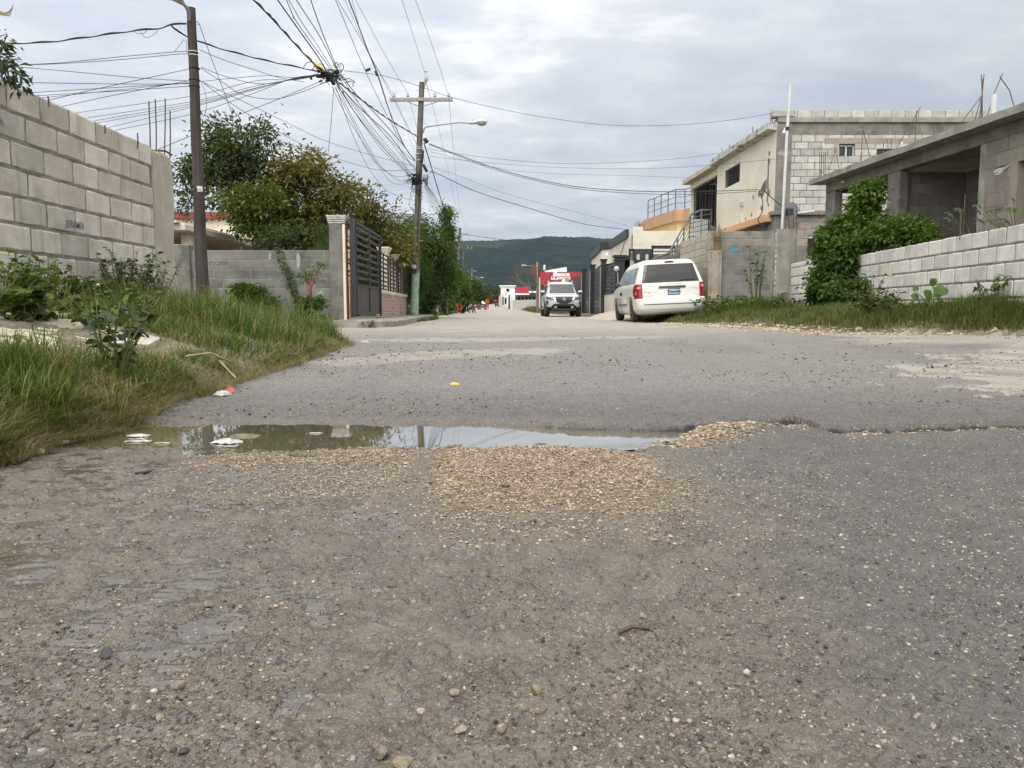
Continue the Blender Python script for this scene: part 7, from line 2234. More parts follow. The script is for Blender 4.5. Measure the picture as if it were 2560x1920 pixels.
mat_clear = pmat('clear_lamp_lens', (.45, .46, .48), (.14, .14, .15), 22, .08)
mat_chrome = pmat('bright_trim', (.70, .71, .72), None, 1, .15, metallic=.9)
mat_plastic = pmat('black_plastic', (.022, .022, .024), None, 1, .55)
class Body:
 """car body as stacked plan outlines: level = z, rear y, front y, half width, corner power"""
 def __init__(s, levels, k=1.0):
  s.L = np.array(levels, float); s.L[:, 4] *= k
 def p(s, z):
  L = s.L
  return [float(np.interp(z, L[:, 0], L[:, i])) for i in (1, 2, 3, 4)]
 def side(s, y, z):
  a, b, w, n = s.p(z); c = (a + b) / 2; h = (b - a) / 2
  t = min(.9999, abs((y - c) / h))
  return w * (1 - t ** n) ** (1 / n)
 def rear(s, x, z):
  a, b, w, n = s.p(z); c = (a + b) / 2; h = (b - a) / 2
  t = min(.9999, abs(x / w))
  return c - h * (1 - t ** n) ** (1 / n)
 def mesh(s, nz=54, m=72):
  z0, z1 = s.L[0, 0], s.L[-1, 0]
  rows = []
  for z in np.linspace(z0, z1, nz):
   a, b, w, n = s.p(z); c = (a + b) / 2; h = (b - a) / 2
   row = []
   for k in range(m):
    t = 2 * PI * k / m
    ct, s_t = math.cos(t), math.sin(t)
    row.append((w * math.copysign(abs(ct) ** (2 / n), ct), c + h * math.copysign(abs(s_t) ** (2 / n), s_t), float(z)))
   rows.append(row + [row[0]])
  mb = MB(); mb.grid(rows, True)
  mb.add(rows[0][:-1], [tuple(range(m))[::-1]], False); mb.add(rows[-1][:-1], [tuple(range(m))], True)
  return mb
 def rpatch(s, poly, eps=.006, nx=14, nz=8):
  """poly: function (u,v)->(x,z) on the rear face"""
  rows = []
  for j in range(nz + 1):
   row = []
   for i in range(nx + 1):
    x, z = poly(i / nx, j / nz)
    row.append((x, s.rear(x, z) - eps, z))
   rows.append(row)
  mb = MB(); mb.grid(rows, True); return mb
 def spatch(s, f, sgn, eps=.006, ny=16, nz=6):
  rows = []
  for j in range(nz + 1):
   row = []
   for i in range(ny + 1):
    y, z = f(i / ny, j / nz)
    row.append((sgn * (s.side(y, z) + eps), y, z))
   rows.append(row)
  mb = MB(); mb.grid(rows, True, flip=(sgn > 0)); return mb
def quad(x0, x1, x2, x3, z0, z1):
 """bottom edge x0..x1 at z0, top edge x2..x3 at z1"""
 return lambda u, v: ((x0 + (x1 - x0) * u) * (1 - v) + (x2 + (x3 - x2) * u) * v, z0 + (z1 - z0) * v)
def cut_arches(o, centers, r, w):
 """wheel arches cut with real cylinders"""
 for (y, z) in centers:
  c = MB(); c.tube([(-w, y, z), (w, y, z)], r, 28, smooth=False)
  me = bpy.data.meshes.new('cut'); me.from_pydata(c.v, [], c.f); co = bpy.data.objects.new('cut', me); C.objects.link(co)
  co.matrix_world = o.matrix_world if o.parent is None else WM[o.name]
  md = o.modifiers.new('b', 'BOOLEAN'); md.object = co; md.operation = 'DIFFERENCE'; md.solver = 'EXACT'
  bpy.context.view_layer.update()
  dg = bpy.context.evaluated_depsgraph_get()
  nm = bpy.data.meshes.new_from_object(o.evaluated_get(dg))
  o.modifiers.clear(); o.data = nm
  bpy.data.objects.remove(co)
def wheel(parent, x, y, z, r, w, sgn):
 M = Matrix.Translation((x, y, z)) @ Matrix.Rotation(PI / 2, 4, 'Y')
 m = MB(); m.lathe([(r * .62, -w / 2), (r * .9, -w / 2), (r, -w / 2 * .72), (r, w / 2 * .72), (r * .9, w / 2), (r * .62, w / 2)], 30, M)
 t = m.build('wheel', mat_tyre, parent, local=True)
 m = MB(); m.lathe([(r * .12, sgn * w * .36), (r * .22, sgn * w * .40), (r * .5, sgn * w * .34), (r * .60, sgn * w * .42), (r * .64, sgn * w * .47), (r * .64, sgn * w * .2)], 22, M)
 m.build('rim', mat_rim, t, local=True)
def minivan():
 M = Matrix.Translation((4.44, 21.45, .045)) @ Matrix.Rotation(math.radians(.3), 4, 'Z') @ Matrix.Rotation(math.radians(-2.6), 4, 'Y')
 t = thing('minivan', 'dirty white minivan parked tilted on the verge, seen from behind', 'van', mat=M)
 B = Body([(.20, .30, 4.85, .84, 5), (.26, .07, 5.0, .93, 6), (.36, .01, 5.06, .975, 7), (.50, 0, 5.08, .99, 7), (.60, .02, 5.06, .995, 7), (.66, .09, 5.03, .985, 8), (.80, .115, 4.95, .995, 8),
    (.92, .13, 4.75, .99, 8), (1.00, .145, 4.45, .98, 8), (1.06, .16, 4.15, .965, 8), (1.12, .18, 4.0, .945, 8), (1.30, .26, 3.72, .895, 7), (1.50, .36, 3.35, .83, 6.5), (1.60, .41, 3.12, .79, 6),
    (1.66, .44, 2.95, .75, 5.5), (1.705, .50, 2.8, .70, 5), (1.735, .62, 2.6, .62, 4.5), (1.755, .85, 2.3, .48, 4), (1.765, 1.2, 2.0, .25, 3)], 2.0)
 white = car_paint('aged_white_car_paint', (.66, .65, .58), .3, amt=.42)
 b = B.mesh().build('body', white, t, local=True)
 cut_arches(b, [(1.02, .36), (4.08, .36)], .385, 1.3)
 g = glassmat('tinted_car_glass', (.010, .010, .012), .06)
 B.rpatch(quad(-.80, .80, -.68, .68, 1.09, 1.60), .008, 18, 10).build('rear_window', g, t, local=True)
 for s in (-1, 1):
  B.spatch(lambda u, v: (.42 + .14 * v + (3.30 - .62 * v) * u, 1.09 + .44 * v), s, .006, 24, 8).build('side_window', g, t, local=True)
  for yy in (1.62, 2.72):
   B.spatch(lambda u, v, yy=yy: (yy + .03 * u - .03 * v, 1.09 + .44 * v), s, .010, 2, 8).build('window_pillar', mat_plastic, t, local=True)
  B.spatch(lambda u, v: (1.62 + 1.75 * u, .47 + .07 * v), s, .016, 12, 2).build('side_moulding', mat_railg, t, local=True)
  for yy in (2.62, 2.86):
   q = MB(); x = s * (B.side(yy, .84) + .008); q.lathe([(.001, 0), (.055, 0), (.055, .015), (.001, .02)], 12, Matrix.Translation((x, yy, .84)) @ Matrix.Rotation(s * PI / 2, 4, 'Y')); q.build('door_handle', mat_plastic, t, local=True)
  for yy in (1.58, 2.74, 3.72):
   B.spatch(lambda u, v, yy=yy: (yy + .012 * u, .30 + .78 * v), s, .0025, 1, 10).build('door_seam', pmat('dark_seam', (.10, .095, .085), None, 1, .8), t, local=True)
  rows = []
  for j in range(13):
   v = j / 12; z = .66 + .40 * v; hw = math.sqrt(max(.0, 1 - ((v - .55) / .58) ** 2)) if v < .97 else .25
   row = []
   for i in range(9):
    u = i / 8
    x = .80 + (.985 - .80) * u * 1.0
    if u < .8: row.append((s * x, B.rear(x, z) - .012, z))
    else: row.append((s * (B.side(.13 + (u - .8) * 1.3 * hw + .1, z) + .010), .13 + (u - .8) * 1.3 * hw + .1, z))
   rows.append(row)
  q = MB(); q.grid(rows, True, flip=(s < 0)); tl = q.build('tail_light', mat_redlens, t, local=True)
  q = MB(); q.grid([[(s * x, B.rear(x, z) - .018, z) for x in (.84, .87, .90, .93)] for z in (.93, .96, .99)], True, flip=(s < 0)); q.build('reverse_lamp', pmat('pinkish_lens', (.45, .25, .24), None, 1, .15), tl, local=True)
  for yy in (1.02, 4.08): wheel(t, s * .86, yy, .335, .33, .22, s)
  q = MB(); q.lathe([(.03, 0), (.09, .02), (.11, .09), (.08, .15), (.001, .17)], 10, Matrix.Translation((s * .96, 3.62, 1.12)) @ Matrix.Rotation(-PI / 2, 4, 'X') @ Matrix.Scale(.75, 4, (0, 1, 0))); q.build('mirror', mat_plastic, t, local=True)
 B.rpatch(quad(-.335, .41, -.335, .41, .925, .985), .022, 12, 3).build('tailgate_handle', pmat('dark_bronze_trim', (.05, .048, .038), None, 1, .4), t, local=True)
 dk = MATS['dark_seam']
 B.rpatch(quad(-.77, .80, -.77, .80, .478, .502), .004, 16, 1).build('tailgate_gap', dk, t, local=True)
 for s in (-1, 1):
  B.rpatch(quad(s * .785 - .005, s * .785 + .005, s * .80 - .005, s * .80 + .005, .50, 1.08), .004, 1, 8).build('tailgate_gap', dk, t, local=True)
 B.rpatch(quad(-.98, -.80, -.98, -.80, .595, .605), .005, 3, 1).build('bumper_gap', dk, t, local=True)
 B.rpatch(quad(.81, .98, .81, .98, .595, .605), .005, 3, 1).build('bumper_gap', dk, t, local=True)
 q = MB(); q.lathe([(.001, 0), (.135, 0), (.13, .018), (.001, .02)], 16, Matrix.Translation((.03, B.rear(.03, 1.655) - .006, 1.655)) @ Matrix.Rotation(PI / 2 + .5, 4, 'X') @ Matrix.Scale(.28, 4, (0, 1, 0))); q.build('brake_light', pmat('dark_red_lens', (.10, .015, .012), None, 1, .2), t, local=True)
 y = B.rear(.08, .8) - .02
 q = MB(); q.box(-.085, .245, y, y + .012, .735, .905); pl = q.build('licence_plate', mat_plastic, t, local=True)
 q = MB(); q.box(-.068, .228, y - .004, y, .755, .888); q.build('plate_face', pmat('light_blue_plate', (.36, .50, .62), (.45, .56, .64), 8, .5), pl, local=True)
 T_ = lambda x, z: M @ Matrix.Translation((x, y - .006, z)) @ Matrix.Rotation(PI / 2, 4, 'X')
 text_mesh('YD64484', .093, T_(.08, .815), pmat('dark_plate_ink', (.02, .03, .05), None, 1, .6), pl, 'lettering', .0008, bold=.003)
 ink = pmat('faded_badge', (.42, .41, .37), None, 1, .6)
 for (x, z, w_, h_) in [(-.62, .73, .30, .012), (-.65, .69, .17, .010), (.1, 1.035, .5, .012), (.62, .93, .20, .014), (.72, .885, .10, .02)]:
  B.rpatch(quad(x - w_ / 2, x + w_ / 2, x - w_ / 2, x + w_ / 2, z - h_ / 2, z + h_ / 2), .0045, 8, 1).build('badge', ink, t, local=True)
 r = random.Random(4)
 for (x, z, s_) in [(-.72, .84, .028), (-.60, .82, .05), (-.46, .82, .03), (-.42, .78, .02), (-.36, .86, .02), (.30, .70, .012), (.62, .33, .05), (-.62, .29, .022), (.5, .60, .02)]:
  pts = [(x + s_ * 1.4 * math.cos(a) * r.uniform(.4, 1.2), z + s_ * .55 * math.sin(a) * r.uniform(.4, 1.2)) for a in np.linspace(0, 2 * PI, 11)[:-1]]
  q = MB(); q.add([(a, B.rear(a, c_) - .0045, c_) for a, c_ in pts], [tuple(range(10))[::-1]]); q.build('scuff', ink, t, local=True)
 q = MB(); q.tube([(.25, B.rear(.25, 1.13) - .03, 1.13), (.5, B.rear(.5, 1.16) - .03, 1.165), (.70, B.rear(.7, 1.12) - .03, 1.13)], .009, 5); q.build('wiper', mat_plastic, t, local=True)
 q = MB(); q.box(-.82, .82, .5, 4.7, .21, .36); q.build('underbody', mat_dark, t, local=True)
 q = MB(); q.tube([(-.8, 1.02, .33), (.8, 1.02, .33)], .05, 8); q.build('axle', mat_rust, t, local=True)
minivan()
def pickup():
 M = Matrix.Translation((2.58, 38.6, .0)) @ Matrix.Rotation(math.radians(.8), 4, 'Z')
 t = thing('pickup_truck', 'silver white pickup truck facing the viewer beside the black gates', 'pickup', mat=M)
 Bd = Body([(.42, .22, 5.1, .82, 5), (.52, .05, 5.2, .90, 6), (.70, .0, 5.22, .925, 6), (.86, .0, 5.22, .925, 6), (.98, .06, 5.22, .915, 6), (1.06, .16, 5.2, .895, 6), (1.10, .30, 5.2, .87, 6), (1.115, .55, 5.1, .82, 6)])
 silver = car_paint('silver_white_car_paint', (.62, .64, .66), .22, amt=.16, metallic=.25)
 b = Bd.mesh(40, 72).build('body', silver, t, local=True)
 cut_arches(b, [(.95, .40), (4.15, .40)], .45, 1.3)
 Cb = Body([(1.08, .62, 3.6, .84, 6), (1.13, .85, 3.58, .82, 6), (1.17, 1.15, 3.56, .80, 6), (1.40, 1.55, 3.5, .745, 6), (1.62, 1.90, 3.42, .69, 5.5), (1.74, 2.12, 3.3, .65, 5), (1.79, 2.35, 3.1, .56, 4.5), (1.815, 2.6, 2.9, .35, 4)])
 Cb.mesh(34, 64).build('cabin', silver, t, local=True)
 g = glassmat('grey_windscreen', (.05, .055, .058), .05)
 Cb.rpatch(quad(-.74, .74, -.60, .60, 1.19, 1.68), .008, 16, 8).build('windscreen', g, t, local=True)
 gd = glassmat('tinted_car_glass')
 for s in (-1, 1):
  Cb.spatch(lambda u, v: (1.62 + .42 * v + (1.75 - .5 * v) * u, 1.2 + .42 * v), s, .006, 14, 6).build('side_window', gd, t, local=True)
  Bd.rpatch((lambda s: lambda u, v: (s * (.46 + .40 * u), .83 + .05 * u + (.15 - .02 * u) * v))(s), .012, 10, 5).build('headlight', mat_plastic, t, local=True)
  Bd.rpatch((lambda s: lambda u, v: (s * (.52 + .26 * u), .89 + .05 * u + .045 * v))(s), .018, 6, 2).build('headlight_lens', mat_clear, t, local=True)
  Bd.rpatch((lambda s: lambda u, v: (s * (.385 + .10 * v + (.07 - .015 * v) * u), .715 + .29 * v))(s), .020, 3, 8).build('grille_trim', mat_chrome, t, local=True)
  Bd.rpatch((lambda s: lambda u, v: (s * (.77 + .09 * u), .60 + .21 * v))(s), .010, 4, 6).build('side_recess', mat_plastic, t, local=True)
  q = MB(); q.box(s * .42 - .07, s * .42 + .07, -.03, .02, .42, .53, bev=.01); q.build('fog_lamp', pmat('dim_grey_metal', (.22, .22, .22), None, 1, .4), t, local=True)
  q = MB(); q.box(s * .97 - .11, s * .97 + .11, 1.60, 1.72, 1.16, 1.34, bev=.03); mr = q.build('mirror', silver, t, local=True)
  q = MB(); q.box(s * .97 - .105, s * .97 + .105, 1.59, 1.61, 1.13, 1.25); q.build('mirror_base', mat_plastic, mr, local=True)
  q = MB(); q.tube([(s * .62, 2.3, 1.76), (s * .63, 2.42, 1.85), (s * .62, 2.8, 1.87), (s * .62, 3.2, 1.85), (s * .62, 3.3, 1.77)], .024, 7); q.build('roof_rail', mat_chrome, t, local=True)
  q = MB(); q.tube([(s * .9, 1.5, .42), (s * .93, 2.2, .40), (s * .9, 3.6, .42)], .045, 8); q.build('side_step', mat_galv, t, local=True)
  for yy in (.95, 4.15): wheel(t, s * .80, yy, .385, .385, .26, s)
 Bd.rpatch(quad(-.35, .35, -.45, .45, .70, 1.01), .014, 12, 6).build('grille', mat_plastic, t, local=True)
 Bd.rpatch(quad(-.72, .72, -.50, .50, .40, .64), .014, 14, 6).build('lower_bumper', mat_plastic, t, local=True)
 Bd.rpatch(quad(-.23, .23, -.23, .23, .60, .70), .03, 6, 2).build('licence_plate', mat_railb, t, local=True)
 q = MB(); q.box(-.62, .62, .05, .5, .30, .42, bev=.02); q.build('skid_plate', mat_plastic, t, local=True)
 q = MB(); yy = Bd.rear(0, .9) - .035
 q.tube([(math.cos(a) * .065, yy, .885 + math.sin(a) * .065) for a in np.linspace(0, 2 * PI, 20)], .010, 5, cap=False); q.box(-.09, .09, yy - .008, yy + .008, .872, .898); q.build('emblem', mat_chrome, t, local=True)
 q = MB(); q.box(-.8, .8, .4, 4.9, .28, .44); q.build('underbody', mat_dark, t, local=True)
pickup()
def far_car():
 M = Matrix.Translation((-6.6, 172, gz(-6.6, 172))) @ Matrix.Rotation(math.radians(4), 4, 'Z')
 t = thing('parked_car', 'small white car at the far end of the street', 'car', mat=M)
 B = Body([(.25, .05, 4.3, .80, 6), (.5, 0, 4.4, .85, 6), (.85, .1, 4.3, .83, 6), (.95, .6, 3.9, .76, 5), (1.25, 1.2, 3.2, .64, 5), (1.42, 1.6, 2.8, .5, 4)])
 B.mesh(20, 40).build('body', car_paint('plain_white_car_paint', (.72, .73, .74)), t, local=True)
 B.rpatch(quad(-.66, .66, -.52, .52, .97, 1.32), .02).build('rear_window', glassmat('tinted_car_glass'), t, local=True)
 for s in (-1, 1):
  for y in (.8, 3.5): wheel(t, s * .74, y, .3, .3, .18, s)
far_car()
def skin(V, E, R, name, mt, parent, sub=1):
 me = bpy.data.meshes.new('sk'); me.from_pydata([tuple(v) for v in V], E, [])
 o = bpy.data.objects.new('sk', me); C.objects.link(o)
 md = o.modifiers.new('s', 'SKIN')
 for i, r in enumerate(R):
  me.skin_vertices[0].data[i].radius = (r[0], r[1]) if isinstance(r, tuple) else (r, r)
 me.skin_vertices[0].data[0].use_root = True
 ss = o.modifiers.new('u', 'SUBSURF'); ss.levels = sub; ss.render_levels = sub
 bpy.context.view_layer.update()
 dg = bpy.context.evaluated_depsgraph_get()
 nm = bpy.data.meshes.new_from_object(o.evaluated_get(dg))
 vs = [tuple(v.co) for v in nm.vertices]; fs = [tuple(p.vertices) for p in nm.polygons]
 bpy.data.objects.remove(o)
 mb = MB(); mb.add(vs, fs, True)
 return mb.build(name, mt, parent, local=True)
def person(label, loc, rz, J, shirt, trousers, skinc, hair, sleeves=1.0, helmet=None, scale=1.0):
 """J: joints pelvis, chest, neck, head, then shoulder/elbow/hand and hip/knee/ankle/toe for left and right"""
 M = Matrix.Translation(Vector(loc)) @ Matrix.Rotation(rz, 4, 'Z') @ Matrix.Scale(scale, 4)
 t = thing('person', label, 'person', mat=M)
 V = [J['pelvis'], J['chest'], J['neck'], J['head']]
 R = [(.135, .10), (.15, .10), .055, .085]
 E = [(0, 1), (1, 2), (2, 3)]
 V.append(tuple(Vector(J['head']) + Vector((0, -.01, .10)))); R.append(.075); E.append((3, 4))
 for s in 'LR':
  b = len(V)
  V += [J['sh' + s], J['el' + s], J['ha' + s]]; R += [.055, .042, .028]; E += [(1, b), (b, b + 1), (b + 1, b + 2)]
  h = Vector(J['ha' + s]); d = (h - Vector(J['el' + s])).normalized()
  p = len(V); V.append(tuple(h + d * .07)); R.append((.035, .018)); E.append((b + 2, p))
  side = d.cross(Vector((0, 1, .3))).normalized()
  V.append(tuple(h + d * .08 + side * .045)); R.append(.009); E.append((b + 2, len(V) - 1))
  for q, l in ((-.024, .065), (-.008, .08), (.008, .075), (.022, .06)):
   V.append(tuple(h + d * (.08 + l) + side * q)); R.append(.008); E.append((p, len(V) - 1))
  b = len(V)
  V += [J['hip' + s], J['kn' + s], J['an' + s], J['toe' + s]]; R += [.085, .055, .038, (.04, .03)]; E += [(0, b), (b, b + 1), (b + 1, b + 2), (b + 2, b + 3)]
 skin(V, E, R, 'body', skinc, t)
 V = [J['pelvis'], J['chest'], tuple(Vector(J['chest']).lerp(Vector(J['neck']), .6))]; R = [(.165, .12), (.185, .125), (.09, .08)]; E = [(0, 1), (1, 2)]
 for s in 'LR':
  b = len(V); V += [J['sh' + s], tuple(Vector(J['sh' + s]).lerp(Vector(J['el' + s]), .9))]; R += [.078, .062]; E += [(1, b), (b, b + 1)]
  if sleeves > 1: V.append(tuple(Vector(J['el' + s]).lerp(Vector(J['ha' + s]), .85))); R.append(.05); E.append((b + 1, b + 2))
 skin(V, E, R, 'shirt', shirt, t)
 V = [tuple(Vector(J['pelvis']) + Vector((0, 0, .04)))]; R = [(.165, .12)]; E = []
 for s in 'LR':
  b = len(V); V += [J['hip' + s], J['kn' + s], tuple(Vector(J['kn' + s]).lerp(Vector(J['an' + s]), .9))]; R += [.11, .082, .065]; E += [(0, b), (b, b + 1), (b + 1, b + 2)]
 skin(V, E, R, 'trousers', trousers, t)
 for s in 'LR':
  a = Vector(J['an' + s]); q = Vector(J['toe' + s]); V = [tuple(a + Vector((0, 0, -.02))), tuple(a.lerp(q, .5) + Vector((0, 0, -.02))), tuple(q)]; skin(V, [(0, 1), (1, 2)], [.052, .05, .042], 'shoe', mat_plastic, t)
 h = Vector(J['head'])
 m = MB(); m.lathe([(.098, -.01), (.108, .05), (.10, .11), (.07, .155), (.001, .175)], 12, Matrix.Translation(h + Vector((0, .012, .03)))); m.build('helmet' if helmet else 'hair', helmet or hair, t, local=True)
 f = 1
 m = MB(); m.lathe([(.014, 0), (.004, .028)], 6, Matrix.Translation(h + Vector((0, -.085, .03))) @ Matrix.Rotation(PI / 2, 4, 'X')); m.build('nose', skinc, t, local=True)
 for s in (-1, 1):
  m = MB(); m.lathe([(.001, 0), (.012, .003), (.001, .006)], 8, Matrix.Translation(h + Vector((s * .034, -.082, .055))) @ Matrix.Rotation(PI / 2, 4, 'X')); m.build('eye', mat_plastic, t, local=True)
 return t
def stand(dx=0.0, arm=.12, step=.12):
 return dict(pelvis=(0, 0, .95), chest=(0, .01, 1.28), neck=(0, .01, 1.47), head=(0, 0, 1.56),
    shL=(-.18, 0, 1.40), elL=(-.23 - arm * .4, .02, 1.13), haL=(-.24 - arm, -.12, .92), shR=(.18, 0, 1.40), elR=(.23 + arm * .4, .03, 1.13), haR=(.25 + arm, -.02, .90),
    hipL=(-.09, 0, .90), knL=(-.10, -step, .49), anL=(-.10, -step * .9, .09), toeL=(-.11, -step - .14, .04),
    hipR=(.09, 0, .90), knR=(.10, step * .3, .49), anR=(.10, step, .10), toeR=(.11, step - .14, .04))
sk = pmat('brown_skin', (.14, .075, .045), None, 1, .6); hr = pmat('black_hair', (.012, .011, .010), None, 1, .8)
c_or = pmat('bright_orange_cloth', (.85, .17, .02), None, 1, .8); c_red = pmat('red_cloth', (.42, .012, .015), (.5, .02, .02), 5, .8); c_grn = pmat('dark_green_cloth', (.015, .06, .055), None, 1, .8)
c_dr = pmat('dark_red_cloth', (.22, .03, .02), None, 1, .8); c_dk = pmat('dark_cloth', (.02, .02, .024), None, 1, .8)
def put(px, Y): x = (px - 1280) / F * Y; return (x, Y, gz(x, Y))
person('person in an orange top and red trousers walking down the middle of the street', put(1219, 118), 0, stand(0, .14, .16), c_or, c_red, sk, hr, sleeves=1, helmet=c_dr)
J = dict(pelvis=(0, 0, .88), chest=(-.02, -.14, 1.18), neck=(-.04, -.24, 1.36), head=(-.04, -.30, 1.45),
   shL=(-.20, -.16, 1.30), elL=(-.30, -.30, 1.10), haL=(-.28, -.52, 1.00), shR=(.16, -.16, 1.30), elR=(.28, -.30, 1.10), haR=(.22, -.52, 1.00),
   hipL=(-.10, 0, .84), knL=(-.22, -.20, .50), anL=(-.30, -.05, .10), toeL=(-.31, -.2, .05), hipR=(.10, 0, .84), knR=(.26, -.12, .48), anR=(.36, -.02, .08), toeR=(.40, -.16, .04))
person('person in a dark green shirt and dark red trousers astride the white motorcycle', put(1180, 80.4), 0, J, c_grn, c_dr, sk, hr, sleeves=2)
Jc = dict(pelvis=(0, .1, .45), chest=(.02, -.12, .72), neck=(.02, -.24, .88), head=(.02, -.30, .95),
   shL=(-.17, -.14, .82), elL=(-.22, -.32, .62), haL=(-.14, -.42, .40), shR=(.2, -.14, .82), elR=(.26, -.32, .62), haR=(.18, -.42, .40),
   hipL=(-.09, .08, .42), knL=(-.16, -.28, .46), anL=(-.13, -.12, .09), toeL=(-.14, -.26, .04), hipR=(.1, .08, .42), knR=(.18, -.28, .46), anR=(.14, -.12, .09), toeR=(.15, -.26, .04))
person('person all in red crouching at the foot of the leaning brown pole', put(1147, 68.5), .3, Jc, c_red, c_red, sk, hr, sleeves=2)
person('dark clothed person standing beside the white post left of the walker', put(1194, 112), .2, stand(0, .05, .04), c_dk, c_dr, sk, hr)
def motorcycle(px, Y, rz, label, body, rider=None, box=None):
 M = Matrix.Translation(Vector(put(px, Y))) @ Matrix.Rotation(rz, 4, 'Z')
 t = thing('motorcycle', label, 'motorcycle', mat=M)
 for y in (-.62, .62):
  W = Matrix.Translation((0, y, .31)) @ Matrix.Rotation(PI / 2, 4, 'Y')
  m = MB(); m.lathe([(.23, -.04), (.30, -.035), (.31, 0), (.30, .035), (.23, .04), (.23, -.04)], 24, W); w = m.build('wheel', mat_tyre, t, local=True)
  m = MB(); m.lathe([(.20, -.02), (.235, -.02), (.235, .02), (.20, .02), (.20, -.02)], 24, W); m.lathe([(.01, -.05), (.05, -.05), (.05, .05), (.01, .05)], 10, W)
  for k in range(6):
   a = k * PI / 3; m.tube([(0, y, .31), (0, y + math.cos(a) * .21, .31 + math.sin(a) * .21)], .008, 4)
  m.build('rim', mat_pvc, w, local=True)
  m = MB(); m.grid([[(x, y + math.cos(a) * .335, .31 + math.sin(a) * .335) for x in (-.05, 0, .05)] for a in np.linspace(.5, 2.4, 9)], True); m.build('mudguard', body, t, local=True)
 m = MB()
 for s in (-.07, .07): m.tube([(s, -.62, .31), (s, -.45, .78), (s * .8, -.40, .95)], .022, 6)
 m.build('fork', mat_galv, t, local=True)
 m = MB(); m.tube([(0, -.42, .85), (0, -.25, .45), (0, .2, .38), (0, .62, .33)], .03, 6); m.tube([(0, -.40, .80), (0, .3, .72), (0, .62, .60)], .028, 6); m.build('frame', mat_black, t, local=True)
 m = MB(); m.lathe([(.001, -.2), (.11, -.15), (.13, 0), (.11, .15), (.001, .2)], 12, Matrix.Translation((0, -.12, .80)) @ Matrix.Rotation(PI / 2, 4, 'X')); m.build('tank', body, t, local=True)
 m = MB(); m.box(-.11, .11, .05, .62, .74, .82, bev=.03); m.build('seat', mat_plastic, t, local=True)
 m = MB(); m.box(-.13, .13, -.2, .2, .30, .58, bev=.04); m.build('engine', mat_rim, t, local=True)
 m = MB(); m.tube([(-.34, -.28, 1.02), (-.2, -.38, 1.0), (0, -.40, .95), (.2, -.38, 1.0), (.34, -.28, 1.02)], .016, 6); m.build('handlebar', mat_galv, t, local=True)
 m = MB(); m.lathe([(.001, 0), (.075, .0), (.08, .05), (.04, .10), (.001, .11)], 12, Matrix.Translation((0, -.52, .86)) @ Matrix.Rotation(-PI / 2, 4, 'X')); m.build('headlight', mat_clear, t, local=True)
 m = MB(); m.box(-.16, .16, -.54, -.44, .78, .98, bev=.03); m.build('front_cowl', body, t, local=True)
 m = MB(); m.tube([(.12, -.1, .3), (.14, .3, .28), (.14, .75, .36)], .04, 7); m.build('exhaust', mat_galv, t, local=True)
 if box: m = MB(); m.box(-.32, .32, .35, .85, .95, 1.35, bev=.03); m.build('carrier_box', box, t, local=True)
wht_b = pmat('white_bodywork', (.72, .72, .70), None, 1, .3); blk_b = pmat('black_bodywork', (.02, .02, .022), None, 1, .3)
motorcycle(1178, 79.8, math.radians(-14), 'white motorcycle with its rider standing over it on the left of the street', wht_b)
motorcycle(1207, 112, math.radians(-40), 'dark motorcycle standing just left of the walker', blk_b)
motorcycle(1242, 150, math.radians(20), 'motorcycle with a red carrier box in front of the white corner building', blk_b, box=c_red)
person('person with a reddish top on the motorcycle with the red box', (put(1242, 150)[0], 150.2, put(1242, 150)[2]), math.radians(10), J, c_red, c_dk, sk, hr)
tyre = MB(); tyre.lathe([(.2, -.1), (.34, -.09), (.38, 0), (.34, .09), (.2, .1), (.2, -.1)], 20, Matrix.Translation((put(1156, 70)[0], 70, put(1156, 70)[2] + .36)) @ Matrix.Rotation(PI / 2, 4, 'X'))
tag(tyre.build('tyre', mat_tyre), 'black tyre standing in the grass beside the red-clad crouching person', 'tyre')
def crumple(name, label, cat, px, py, w_px, h, mt, seed, z=None, folds=7, asp=.6, rot=0):
 g0 = gnd(px, py, 0 if z is None else z)
 zz = gz(g0.x, g0.y) if z is None else z
 g0 = gnd(px, py, zz)
 w = w_px / F * g0.y
 r = random.Random(seed); n = 12; rows = []
 for i in range(n + 1):
  row = []
  for j in range(n + 1):
   u, v = i / n - .5, j / n - .5
   edge = (1 - (2 * abs(u)) ** 3) * (1 - (2 * abs(v)) ** 3)
   a = math.cos(rot); b = math.sin(rot)
   x = u * w * (1 - .25 * abs(v) * r.random()); y = v * w * asp * (1 + .2 * math.sin(u * 7 + seed))
   hz = h * .7 * (.1 + edge * (.35 + .65 * float(fbm(np.array([u * 4 + seed]), np.array([v * 4.]), 3, seed)[0]))) + r.uniform(-.09, .09) * h
   row.append((g0.x + x * a - y * b, g0.y + x * b + y * a, zz + hz))
  rows.append(row)
 m = MB(); m.grid(rows, False)
 return tag(m.build(name, mt), label, cat)
plw = pmat('white_plastic_film', (.50, .50, .48), (.32, .32, .30), 30, .35, stain=(.20, .17, .13), sscale=25, slo=.5, shi=.62)
crumple('plastic_bag', 'white plastic bag floating in the puddle beside a wet brown lump', 'bag', 568, 1106, 78, .016, plw, 1, ZW + .001, asp=.55)
crumple('plastic_bag', 'left of two white scraps lying in the shallow left part of the puddle', 'litter', 346, 1090, 60, .012, plw, 2, ZW + .001, asp=.5)
crumple('plastic_scrap', 'flat white scrap below the floating scrap at the left of the puddle', 'litter', 345, 1103, 66, .008, plw, 3, ZW + .001, asp=.35)
crumple('plastic_scrap', 'small white scrap between the floating scraps and the white bag', 'litter', 405, 1108, 38, .006, plw, 4, ZW + .001, asp=.35)
